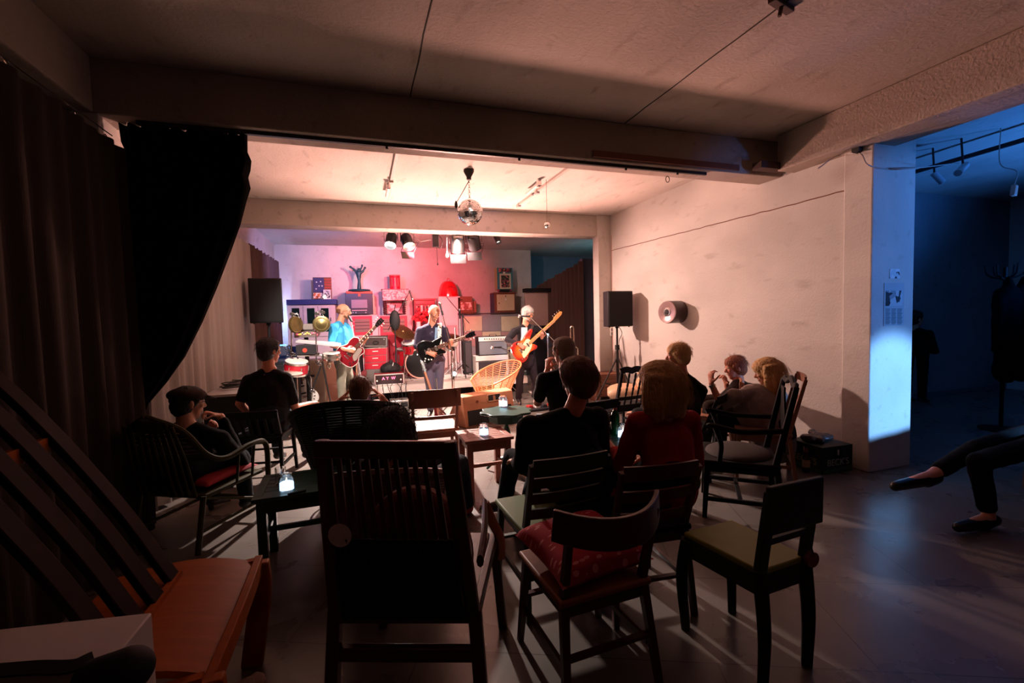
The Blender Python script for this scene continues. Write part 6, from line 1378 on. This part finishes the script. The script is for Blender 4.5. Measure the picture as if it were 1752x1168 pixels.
# ================================================================ PEOPLE
M_skin = mat('skin', '#c98f72', .55, var=.06); M_skin2 = mat('skin_ruddy', '#c47e62', .55, var=.06); M_eye = mat('eye_dark', '#1c120e', .2, var=0); M_eyew = mat('eye_white', '#d8ccc4', .3, var=0)
def hairm(n, c): return mat(n, c, .65, var=.35, scale=60, stretch=(1, 1, .12), bump=.8, bscale=140)
M_hbr = hairm('hair_brown', '#6b4229'); M_hdk = hairm('hair_dark', '#1a110d'); M_hbl = hairm('hair_blonde', '#c79a62'); M_hgr = hairm('hair_grey', '#9a938e'); M_hrd = hairm('hair_reddish', '#8a4a26'); M_hlb = hairm('hair_light_brown', '#7a5230')
def cloth(n, c, v=.15): return mat(n, c, .9, var=v, scale=14, bump=.3, bscale=250, spec=.15)
UP = V((0, 0, 1))
def hand(mb, wr, d, pn, sg=1, curl=.5, sc=1.0, spread=.0):
    wr = V(wr); d = V(d).normalized(); pn = V(pn); pn = (pn-d*pn.dot(d)).normalized(); t = pn.cross(d).normalized()*sg
    mb.cap(wr-d*.01, wr+d*.03*sc, .024*sc, .030*sc, t, .62); mb.cap(wr+d*.035*sc, wr+d*.078*sc, .034*sc, .040*sc, t, .36)
    for i, (off, L) in enumerate(((.031, .072), (.0105, .080), (-.0105, .074), (-.031, .058))):
        p = wr+d*(.090-.004*abs(i-1))*sc+t*off*sc; a = 0; f = d+t*(.09*(1.5-i)+spread*(1.5-i)); f.normalize()
        for k, fr in enumerate((.45, .31, .24)):
            a += curl*(.55, 1.0, .7)[k]; dd = f*math.cos(a)+pn*math.sin(a); q = p+dd*L*fr*sc
            mb.cap(p, q, (.0088, .0080, .0074)[k]*sc, (.0080, .0074, .0066)[k]*sc, n=8, m=3); p = q
    p = wr+d*.022*sc+t*.024*sc; d1 = (d*.55+t*.75+pn*.25).normalized(); q = p+d1*.042*sc; mb.cap(p, q, .014*sc, .011*sc, n=8, m=3)
    d2 = (d*.8+t*.25+pn*(.25+curl*.5)).normalized(); r = q+d2*.032*sc; mb.cap(q, r, .0105*sc, .009*sc, n=8, m=3); r2 = r+(d2+pn*.3).normalized()*.024*sc; mb.cap(r, r2, .009*sc, .0075*sc, n=8, m=3)

def person(label, J, skin, hair, hm, top, bottom, shoem, sleeve='long', voxel=.009, hands=None, group=None, beard=None, glasses=False, w=1.0, collar=None, sock=None, bodyfat=1.0, long_=.2, jacket=None):
    f = V(J['face']).normalized(); c = V(J['head']); u = (UP-f*f.dot(UP)).normalized()
    if 'up' in J: u = (V(J['up'])-f*f.dot(V(J['up']))).normalized()
    s = f.cross(u).normalized()
    nk = V(J['neck']); pe = V(J['pelvis']); sL, sR = V(J['shL']), V(J['shR']); sd = (sR-sL).normalized()
    hL, hR = V(J['hipL']), V(J['hipR']); hd = (hR-hL).normalized(); ch = (sL+sR)/2+(pe-nk).normalized()*.13; wa = pe.lerp(ch, .45)
    t = thing('person', label, 'person', (pe.x, pe.y, 0), group=group)
    b = MB(); B = bodyfat
    b.ell(c+u*.028-f*.012, .077, .097, .090, s, f).cap(c+u*.012+f*.034, c-u*.068+f*.042, .062, .043, s, 1).cap(c-u*.06+f*.01, c-u*.092+f*.055, .048, .027, s, .9)
    b.cap(c+u*.02+f*.088, c-u*.020+f*.108, .008, .014).cap(c-u*.026+f*.098-s*.010, c-u*.026+f*.098+s*.010, .009, .009)
    b.cap(c+u*.036+f*.083-s*.030, c+u*.036+f*.083+s*.030, .012, .012).cap(c-u*.055+f*.086-s*.018, c-u*.055+f*.086+s*.018, .009, .009)
    for k in (-1, 1): b.ell(c+s*k*.079-u*.004-f*.008, .011, .019, .032, (s*k-f*.35), (f+s*k*.35)).cap(c+s*k*.034-u*.01+f*.068, c+s*k*.034-u*.01+f*.068, .022, .022)
    b.cap(c-u*.055-f*.02, nk-UP*.01, .053, .062, s, .95)
    b.cap(nk-UP*.03, ch, .08, .16*w, sd, .62).cap(ch, wa, .155*w*B, .14*w*B, sd, .68).cap(wa, pe, .14*w*B, .155*w*B, hd, .72)
    b.cap(sL, sR, .050, .050)
    arms = {}
    for k in 'LR':
        sh, el, wr = V(J['sh'+k]), V(J['el'+k]), V(J['wr'+k]); arms[k] = (sh, el, wr)
        b.cap(sh, el, .048*w, .038).cap(el, wr, .040, .026)
        hd_, pn, cu = (hands or {}).get(k, ((wr-el), -UP, .5)); hand(b, wr, hd_, pn, 1 if k == 'L' else -1, cu)
    legs = {}
    for k in 'LR':
        h, kn, an, to = V(J['hip'+k]), V(J['kn'+k]), V(J['an'+k]), V(J['to'+k]); legs[k] = (h, kn, an, to)
        b.cap(h, kn, .078, .052).cap(kn, kn.lerp(an, .35), .050, .052).cap(kn.lerp(an, .35), an, .052, .036)
        b.cap(an, to, .034, .026)
    b.build('body', skin, t, world=True, voxel=min(voxel, .0078), sm=2)
    for k in (-1, 1):
        e = c+s*k*.031+u*.018+f*.0795; o = MB().ell(e, .0135, .0135, .0135, n=12, m=8).build('eye', M_eyew, t, world=True); MB().ell(e+f*.009, .0065, .0065, .0065, n=10, m=6).build('iris', M_eye, o, world=True)
    # clothes
    g = .012; b = MB()
    b.cap(nk-UP*.045, ch, .085, .16*w+g, sd, .64).cap(ch, wa, .155*w*B+g, .145*w*B+g, sd, .72).cap(wa, pe+UP*.0, .145*w*B+g, .158*w*B+g, hd, .76)
    b.cap(sL, sR, .056, .056); b.cap(nk-UP*.015, sL, .052, .058).cap(nk-UP*.015, sR, .052, .058)
    for k, (sh, el, wr) in arms.items():
        if sleeve == 'short': e = sh.lerp(el, .72); b.cap(sh, e, .062*w, .060)
        else: b.cap(sh, el, .062*w, .054).cap(el, el.lerp(wr, .88), .053, .040)
    if collar: b.lathe([(.058, 0), (.064, .035), (.056, .04), (.050, 0)], nk-UP*.012, 20, (nk-pe).lerp(UP, .5))
    b.build('shirt' if top is not jacket else 'jacket', top, t, world=True, voxel=.010, sm=2, disp=.014, dscale=.07)
    b = MB(); b.cap(pe+UP*.02, pe-UP*.02, .158*w*B+g, .150*w+g, hd, .80)
    for k, (h, kn, an, to) in legs.items():
        e = kn.lerp(an, .80 if 'loafers' in label else .90); b.cap(h, kn, .090, .066).cap(kn, e, .066, .054)
    b.build('trousers', bottom, t, world=True, voxel=.011, sm=2, disp=.012, dscale=.08)
    for k, (h, kn, an, to) in legs.items():
        d = (to-an); d.z = 0 if abs(d.z) < .12 else d.z; dn = (to-an).normalized()
        sb = MB().cap(an-dn*.03+V((0, 0, -.012)), an.lerp(to, .5), .040, .036).cap(an.lerp(to, .4), to, .038, .028, None, .9).cap(an+(kn-an).normalized()*.02, an, .040, .040)
        if 'loafer' in shoem.name:
            sb = MB().cap(an-dn*.045-V((0, 0, .030)), an+dn*.05-V((0, 0, .034)), .040, .044).cap(an+dn*.06-V((0, 0, .022)), to+dn*.025, .046, .034, None, .9).cap(an-dn*.06-V((0, 0, .045)), an-dn*.03-V((0, 0, .055)), .026, .026)
        sb.build('shoe', shoem, t, world=True, voxel=.008, sm=2)
    # hair
    if hair != 'bald':
        b = MB()
        vol = {'short': .008, 'thick': .022, 'crop': .004, 'bob': .026, 'long': .022, 'round': .042, 'rim': .002, 'cap': .004}[hair]
        hz = .6 if hair == 'rim' else 1
        if hair == 'rim':
            for a in [PI*(.58+.84*k/12) for k in range(13)]:
                p = c+s*.072*math.sin(a)*-1*1.0+f*(.090*math.cos(a))-f*.012+u*.018; b.cap(p+u*.012, p-u*.035, .012, .010, n=8, m=3)
        else:
            b.ell(c+u*.034-f*.020, .081+vol, .096+vol, .092+vol, s, f).ell(c-u*.015-f*.040, .077+vol*.8, .070+vol, .080+vol*.8, s, f)
            b.ell(c+u*.062+f*.004, .070+vol, .090+vol, .062+vol, s, f)
            for k in (-1, 1): b.cap(c+s*k*.070+u*.03+f*.03, c+s*k*.074-u*.01+f*.012, .016+vol*.6, .012)
        if hair in ('bob', 'long', 'round'):
            L = long_; rnd = random.Random(len(label)); n = 15
            for i in range(n):
                a = PI*(.40+1.2*i/(n-1)); r = .080+vol*.7
                p = c-f*.02+s*math.sin(a)*r*-1+f*math.cos(a)*r*1.0+u*.02
                e = p-UP*(L*(.85+.3*rnd.random()))+V((p-c)).normalized()*.012*rnd.uniform(-.4, 1.3); e.z = p.z-L*(.85+.3*rnd.random())
                b.cap(p+u*.04, p.lerp(e, .5)+(p-c).normalized()*.012, .026, .026, n=8, m=3).cap(p.lerp(e, .5)+(p-c).normalized()*.012, e, .026, .012+.004*rnd.random(), n=8, m=3)
        b.build('hair', hm, t, world=True, voxel=.008, sm=1, disp={'crop': .003, 'short': .008, 'rim': .003}.get(hair, .014), dscale=.018)
        if hair not in ('rim', 'cap'): strands(t, c, s, f, u, hair, vol, hm, long_, len(label))
    if hair == 'cap':
        b = MB().ell(c+u*.060-f*.012, .100, .125, .058, s, f).cap(c+u*.050+f*.105-s*.035, c+u*.050+f*.105+s*.035, .030, .030, f, .28)
        b.cap(c+u*.045+f*.07, c+u*.035+f*.15, .06, .035, s, .25)
        b.build('flat_cap', cloth('cap_tweed', '#3a2c28', .3), t, world=True, voxel=.007, sm=2)
    if beard: MB().cap(c-u*.088+f*.048, c-u*.10+f*.058, .030, .022).cap(c-u*.045+f*.09-s*.02, c-u*.045+f*.09+s*.02, .009, .009).cap(c-u*.07+f*.03-s*.045, c-u*.088+f*.06-s*.02, .016, .02).cap(c-u*.07+f*.03+s*.045, c-u*.088+f*.06+s*.02, .016, .02).build('beard', beard, t, world=True, voxel=.006, sm=1, disp=.006, dscale=.02)
    if glasses:
        gl = MB()
        for k in (-1, 1):
            gl.tube([c+s*k*.031+u*.014+f*.106+s*.020*math.cos(a)+u*.015*math.sin(a) for a in [j*PI/8 for j in range(16)]], .0022, 5, closed=True)
            gl.tube([c+s*k*.052+u*.018+f*.104, c+s*k*.084+u*.010+f*.02, c+s*k*.082+f*-.01], .002, 5)
        gl.tube([c-s*.011+u*.016+f*.108, c+s*.011+u*.016+f*.108], .002, 5); gl.build('glasses', M_blk, t, world=True)
    return t

def strands(t, c, s, f, u, hair, vol, hm, L, seed):
    rnd = random.Random(seed*7); b = MB(); N = {'crop': 260, 'short': 420}.get(hair, 620)
    for i in range(N):
        a = rnd.uniform(0, 2*PI); z = rnd.uniform(-.25, 1); r = math.sqrt(max(0, 1-z*z))
        d = s*math.cos(a)*r+f*math.sin(a)*r+u*z
        if d.dot(f) > .55 and z < .55: continue
        p = c-f*.015+u*.034+s*d.dot(s)*(.079+vol)+f*d.dot(f)*(.094+vol)+u*d.dot(u)*(.092+vol)
        ln = {'crop': .012, 'short': .045, 'thick': .07, 'round': .09}.get(hair, L*.9)*rnd.uniform(.6, 1.15)
        q = [p]; dr = (d*(.6 if hair in ('short', 'crop', 'round') else .12)+V((rnd.uniform(-1, 1), rnd.uniform(-1, 1), rnd.uniform(-1, 1)))*.22-f*.3-u*.25).normalized(); n = 5
        for k in range(n):
            dr = (dr+V((0, 0, -1))*(.55 if hair not in ('short', 'crop') else .25)-d*(.12 if k > 1 else -.05)).normalized() if hair != 'round' else (dr+V((rnd.uniform(-1, 1), rnd.uniform(-1, 1), rnd.uniform(-1, 1)))*.8).normalized()
            q.append(q[-1]+dr*ln/n)
        b.tube(q, .0013, 3, r2=.0004)
    b.build('hair_strands', hm, t, world=True)

def sitJ(head, th, face, seat=.47, back=.06, shw=.19, drop=.15, **o):
    th = math.radians(th); fw = V((math.cos(th), math.sin(th), 0)); rt = V((math.sin(th), -math.cos(th), 0)); head = V(head)
    nk = V(o.get('neck', head-UP*drop-fw*.03)); pe = V(o.get('pelvis', V((nk.x, nk.y, seat+.10))-fw*back))
    J = dict(head=head, face=face, neck=nk, pelvis=pe, shL=nk-rt*shw-UP*.06, shR=nk+rt*shw-UP*.06, hipL=pe-rt*.09, hipR=pe+rt*.09)
    for k, s in (('L', -1), ('R', 1)):
        sh = V(o.get('sh'+k, J['sh'+k])); J['sh'+k] = sh
        J['el'+k] = sh-UP*.26+fw*.10+rt*s*.05; J['wr'+k] = J['el'+k]+fw*.20-rt*s*.12-UP*.03
        kn = J['hip'+k]+fw*.42+rt*s*.06; kn.z = seat+.06; J['kn'+k] = kn; J['an'+k] = V((kn.x, kn.y, .09))+fw*.04; J['to'+k] = J['an'+k]+fw*.15+V((0, 0, -.05))
    for k, v in o.items():
        if k not in ('neck', 'pelvis'): J[k] = V(v)
    return J
C = lambda n, c: cloth(n, c)
BLKC = cloth('cloth_black', '#0c0a0b'); BLKT = cloth('cloth_tee_black', '#17110f'); JEAN = cloth('jeans_dark', '#1d2026'); SHOE = mat('shoe_dark', '#1c1412', .5)

# --- musicians
YL = 7.45; p = lambda x, y, dy=0: P(x, y, Y=YL+dy)
pe = p(588, 618); 
J = dict(head=p(588, 533), face=(.93, -.25, -.08), neck=p(582, 551), pelvis=pe, shR=p(571, 560, -.17), shL=p(592, 559, .17), elR=p(567, 590, -.2), wrR=p(592, 598, -.30), elL=p(606, 590, .10), wrL=p(622, 586, -.05),
         hipR=pe+V((-.02, -.10, 0)), hipL=pe+V((.02, .10, 0)), knR=p(584, 652, -.12)+V((0, 0, 0)), knL=p(598, 650, .12))
J['anR'] = V((J['knR'].x, J['knR'].y+.02, .09)); J['toR'] = J['anR']+V((.13, -.09, -.05)); J['anL'] = V((J['knL'].x, J['knL'].y+.02, .09)); J['toL'] = J['anL']+V((.15, -.06, -.05))
person('balding singing guitarist in a blue T-shirt and glasses at stage left', J, M_skin, 'rim', M_hbr, cloth('tee_blue', '#3fa3d8'), cloth('chino_greygreen', '#8f8d7d'), SHOE, 'short', hands={'R': ((1, 0, -.15), (.1, .9, -.2), .7), 'L': ((.35, -.3, .9), (.2, -1, .1), 1.1)}, beard=M_hbr, glasses=True, voxel=.007, w=1.05)
YM = 7.02; p = lambda x, y, dy=0: P(x, y, Y=YM+dy); pe = p(741, 616)
J = dict(head=p(743, 535, -.05), face=(.35, -.78, -.50), neck=p(739, 555, .02), pelvis=pe, shR=p(718, 566), shL=p(760, 564), elR=p(713, 592, -.06), wrR=p(731, 603, -.27), elL=p(768, 590, -.04), wrL=p(769, 593, -.25),
         hipR=pe+V((-.10, 0, 0)), hipL=pe+V((.10, 0, 0)), knR=p(736, 660, -.04), knL=p(751, 660, -.02))
J['anR'] = V((J['knR'].x, J['knR'].y+.05, .09)); J['toR'] = J['anR']+V((-.05, -.15, -.05)); J['anL'] = V((J['knL'].x+.0, J['knL'].y+.05, .09)); J['toL'] = J['anL']+V((.06, -.15, -.05))
M_jk = cloth('jacket_navy', '#2a2230')
t = person('grey-haired guitarist bowing his head in a dark open shirt at centre stage', J, M_skin2, 'rim', M_hgr, M_jk, cloth('trousers_purplegrey', '#5d5566'), SHOE, hands={'R': ((.9, -.3, -.25), (0, 1, -.3), .6), 'L': ((.2, -.5, .9), (-.1, 1, .3), 1.2)}, voxel=.007, collar=True, jacket=M_jk)
MB().sheet([[p(745+4*i/4-2*j/6, 560+j*6, -.145-.012*math.sin(i)) for i in range(5)] for j in range(7)], .01).build('inner_shirt', cloth('shirt_lightblue', '#7f9ab5'), t, world=True)
o = MB().strap([p(752, 553, .08), p(753, 553, -.06), p(752, 562, -.15), p(752, 575, -.165), p(753, 588, -.175), p(757, 598, -.19)], .055, .006, (1, 0, 0)).build('guitar_strap', coll_mat('strap_pattern', ['#e6d8c8', '#e6d8c8', '#e6d8c8', '#3a3026'], 40, 12)); tag(o, 'cream patterned guitar strap over the shoulder of the bowing guitarist', 'strap')
YB_ = 7.46; p = lambda x, y, dy=0: P(x, y, Y=YB_+dy); pe = p(899, 614)
J = dict(head=p(903, 537), face=(.38, -.85, -.32), neck=p(899, 556, .03), pelvis=pe, shR=p(880, 567), shL=p(922, 564), elR=p(868, 582, -.08), wrR=p(887, 589, -.30), elL=p(940, 590, -.04), wrL=p(927, 578, -.20),
         hipR=pe+V((-.10, 0, 0)), hipL=pe+V((.10, 0, 0)), knR=p(889, 652, -.04), knL=p(915, 650, .05))
J['anR'] = V((J['knR'].x-.03, J['knR'].y+.0, .09)); J['toR'] = J['anR']+V((-.02, -.16, -.05)); J['anL'] = V((J['knL'].x+.02, J['knL'].y+.08, .09)); J['toL'] = J['anL']+V((.09, -.14, -.05))
M_jb = cloth('jacket_black', '#1d1a1e')
t = person('grey-haired bass player with glasses in a dark jacket and dark trousers', J, M_skin2, 'short', M_hgr, M_jb, cloth('trousers_brownblack', '#2c2023'), SHOE, hands={'R': ((.8, -.2, -.5), (0, 1, -.2), .6), 'L': ((-.2, -.6, .8), (.3, 1, .3), 1.2)}, glasses=True, voxel=.007, jacket=M_jb, w=1.08, beard=M_hgr)
MB().sheet([[p(892+10*i/5-(1 if j > 3 else 0), 560+j*5.2, -.155-.02*math.sin(i*PI/5)) for i in range(6)] for j in range(6)], .012).build('white_shirt', cloth('shirt_white', '#c4ccd4'), t, world=True)
o = MB().strap([p(911, 556, .08), p(912, 556, -.08), p(908, 565, -.17), p(903, 578, -.2)], .05, .006, (1, 0, 0)).build('bass_strap', M_blk); tag(o, 'black strap over the shoulder of the bass player', 'strap')

# --- audience, left group
h = P(322, 690, Y=3.84)
J = sitJ(h, 62, (.80, .58, -.12), seat=.40, back=.10, shw=.20, drop=.14, shR=P(376, 750, Y=3.80), shL=P(268, 752, Y=3.90), elR=P(414, 792, Y=3.95), wrR=P(378, 712, Y=4.0), elL=P(300, 800, Y=4.15), wrL=P(352, 742, Y=4.12))
person('man in flat cap and glasses, hand at his mouth, in the olive rattan armchair', J, M_skin, 'cap', M_hdk, BLKC, JEAN, SHOE, hands={'R': ((-.75, -.1, .35), (.0, -.2, -1), 1.2), 'L': ((.5, 0, .6), (0, -1, 0), 1.0)}, glasses=True, w=1.08)
h = P(461, 601, Y=4.98)
J = sitJ(h, 75, (.72, .68, -.03), seat=.47, back=.03, shw=.20, drop=.165, shL=P(427, 652, Y=4.98), shR=P(488, 648, Y=4.95), elR=P(505, 698, Y=4.98), wrR=P(531, 690, Y=5.25), elL=P(410, 690, Y=4.95), wrL=P(440, 722, Y=5.2))
person('dark-haired man in a black T-shirt seen from behind on the black spindle chair', J, M_skin2, 'short', M_hdk, BLKT, JEAN, SHOE, 'short', w=1.15)
h = P(616, 669, Y=4.12)
J = sitJ(h, 85, (.15, .95, -.18), seat=.38, back=-.02, shw=.18, drop=.14, pelvis=V((h.x-.05, 3.92, .46)), elR=P(668, 702, Y=4.3), wrR=P(652, 678, Y=4.22), elL=P(566, 702, Y=4.3), wrL=P(586, 682, Y=4.25))
person('short-haired man holding his head, sitting in the large dark wicker chair', J, M_skin2, 'short', M_hbr, cloth('stripe_shirt', '#4a3c38', .5), JEAN, SHOE, 'short', hands={'R': ((-.6, -.2, .7), (-.7, 0, -.5), .9), 'L': ((.6, -.2, .7), (.7, 0, -.5), .9)})
h = P(672, 742, Y=2.74)
J = sitJ(h, 75, (.25, .95, -.05), seat=.36, back=.04, shw=.18, drop=.13, knR=P(787, 792, Y=3.22), anR=P(800, 868, Y=3.38), toR=P(790, 880, Y=3.55), knL=P(742, 790, Y=3.28), anL=P(736, 850, Y=3.42), toL=P(742, 862, Y=3.58))
person('person with a round mass of dark hair sitting low in the round rattan chair', J, M_skin, 'round', M_hdk, BLKC, JEAN, cloth('sneaker_red', '#a03a3a'), long_=.14)
# centre
h = P(988, 650, Y=2.42)
J = sitJ(h, 98, (-.30, .94, -.08), neck=P(981, 702, Y=2.40), seat=.46, back=.06, shw=.225, drop=.175, knL=V((.92, 2.86, .56)), anL=P(862, 862, Y=3.02), toL=P(826, 872, Y=3.10), knR=V((1.12, 2.86, .52)), anR=P(892, 900, Y=2.78), toR=P(884, 912, Y=2.92))
J['wrL'] = V((.88, 2.66, .60)); J['elL'] = P(893, 795, Y=2.50); J['shL'] = P(906, 732, Y=2.42); J['shR'] = P(1022, 716, Y=2.40); J['elR'] = P(1030, 800, Y=2.5)
person('thick-haired man in black with crossed legs on the dark green ladder-back chair', J, M_skin2, 'thick', M_hbr, BLKC, JEAN, mat('boot_brown', '#3a241a', .5), w=1.22)
h = P(964, 601, Y=3.56)
J = sitJ(h, 100, (-.35, .93, -.06), seat=.47, back=.05, shw=.20, drop=.16, shL=P(931, 650, Y=3.58), shR=P(1006, 648, Y=3.55), elL=P(920, 688, Y=3.75), wrL=P(936, 634, Y=3.88), elR=P(960, 690, Y=3.95), wrR=P(946, 636, Y=3.92))
person('bald man in a dark T-shirt with clasped hands raised, watching the bass player', J, M_skin2, 'crop', mat('stubble_grey', '#7d6a5e', .8), BLKT, JEAN, SHOE, 'short', hands={'L': ((.15, 0, 1), (1, .2, 0), .8), 'R': ((-.15, 0, 1), (-1, .2, 0), .8)}, w=1.12)
h = P(1129, 661, Y=2.16)
J = sitJ(h, 95, (-.35, .93, -.05), seat=.46, back=.05, shw=.17, drop=.15, shL=P(1090, 722, Y=2.16), shR=P(1180, 718, Y=2.14), elL=P(1064, 798, Y=2.26), wrL=P(1052, 770, Y=2.48), elR=P(1190, 790, Y=2.24))
person('blonde woman in a dark red shirt seen from behind between the tables', J, M_skin, 'bob', M_hbl, cloth('shirt_red', '#a02420', .2), BLKC, SHOE, hands={'L': ((-.3, .6, .5), (0, 0, 1), .6)}, long_=.17, w=.98)
o = MB().sheet([[V(P(1046+26*i/6, 800+j*14, Y=2.40))+V((0, .03*math.sin(i*1.6+j*.5), 0)) for i in range(7)] for j in range(6)], .012).build('red_jacket', cloth('satin_red', '#c23a28', .3)); tag(o, 'bright red jacket draped at the left side of the blonde woman', 'jacket')
# right group
h = P(1160, 609, Y=3.66)
J = sitJ(h, 130, (-.82, .5, -.05), seat=.46, back=.04, shw=.19, drop=.155, shL=P(1138, 662, Y=3.66), shR=P(1200, 668, Y=3.72))
person('man with short blond hair in black, face turned left, behind the blonde woman', J, M_skin2, 'short', M_hbl, BLKC, BLKC, SHOE)
h = P(1258, 629, Y=3.84)
J = sitJ(h, 150, (-.90, .38, -.16), seat=.46, back=.10, shw=.18, drop=.14, shL=P(1250, 672, Y=3.62), shR=P(1284, 668, Y=3.98), elL=P(1232, 690, Y=3.55), wrL=P(1217, 656, Y=3.60), elR=P(1252, 690, Y=3.85), wrR=P(1243, 658, Y=3.84))
t = person('red-haired man with a wristwatch raising one hand, other hand at his mouth', J, M_skin2, 'short', M_hrd, cloth('shirt_charcoal', '#2a2322'), cloth('shorts_dark', '#2e241f'), SHOE, 'short', hands={'L': ((.02, .1, 1), (.9, 0, -.1), .9), 'R': ((-.35, 0, .9), (-.9, 0, -.2), 1.1)})
w_ = J['wrL']; d_ = (w_-J['elL']).normalized(); k = MB().lathe([(.029, -.012), (.033, -.010), (.033, .010), (.029, .012)], w_-d_*.02, 20, d_).build('wristwatch', M_alu, t, world=True)
h = P(1312, 637, Y=3.36)
J = sitJ(h, 140, (-.75, .6, -.22), seat=.46, back=.04, shw=.20, drop=.14, shL=P(1256, 678, Y=3.28), shR=P(1334, 680, Y=3.42), elL=P(1232, 694, Y=3.42), wrL=P(1262, 706, Y=3.6), pelvis=P(1318, 745, Y=3.30))
person('woman with long wavy blonde hair in a grey top leaning forward on the right', J, M_skin, 'long', M_hbl, cloth('top_grey', '#85766e', .2), JEAN, SHOE, long_=.24, w=1.25, bodyfat=1.3, hands={'L': ((-.6, .5, -.3), (0, 0, -1), .5)})
# right edge sitter
YK2 = 1.95; q = lambda x, y, dy=0: P(x, y, Y=YK2+dy)
pe = q(1850, 770); pe.z = .54
J = dict(head=pe+V((.0, .02, .66)), face=(-.9, .35, -.05), neck=pe+V((.06, 0, .50)), pelvis=pe, shL=pe+V((.05, -.19, .44)), shR=pe+V((.05, .19, .44)), elL=pe+V((.0, -.22, .2)), elR=pe+V((0, .22, .2)), wrL=pe+V((-.22, -.1, .12)), wrR=pe+V((-.22, .1, .12)),
         hipL=pe+V((0, -.09, 0)), hipR=pe+V((0, .09, 0)), knR=q(1668, 768, .10), anR=q(1594, 812, .12), toR=q(1536, 830, .14), knL=q(1674, 790, -.04), anL=q(1692, 884, -.1), toL=q(1644, 900, -.08))
person('person cut off by the right edge, legs crossed in dark trousers and loafers', J, M_skin, 'short', M_hdk, BLKC, cloth('trousers_black', '#08080a'), mat('loafer', '#140f0f', .35))
t = wchair('edge_chair', (pe.x+.03, pe.y, 0), math.radians(90), 'wooden chair under the cross-legged person at the right edge', M_chM, W=.46, D=.44, hs=.46, hb=.85, back='ladder')
# standing figure in the blue room
h = P(1566, 546, Y=4.72); pe = V((h.x+.02, h.y, .95))
J = dict(head=h, face=(.9, -.3, 0), neck=h-V((.02, 0, .15)), pelvis=pe, shL=h+V((.0, .18, -.22)), shR=h+V((.0, -.18, -.22)), elL=h+V((.08, .2, -.48)), elR=h+V((.10, -.2, -.48)), wrL=h+V((.3, .1, -.5)), wrR=h+V((.32, -.1, -.5)),
         hipL=pe+V((0, .09, 0)), hipR=pe+V((0, -.09, 0)), knL=V((pe.x, pe.y+.1, .5)), knR=V((pe.x, pe.y-.1, .5)), anL=V((pe.x, pe.y+.1, .09)), anR=V((pe.x, pe.y-.1, .09)), toL=V((pe.x+.15, pe.y+.1, .04)), toR=V((pe.x+.15, pe.y-.1, .04)))
person('dark figure standing in the blue room by the doorway, half hidden behind the pillar', J, M_skin, 'short', M_hdk, BLKC, BLKC, SHOE)
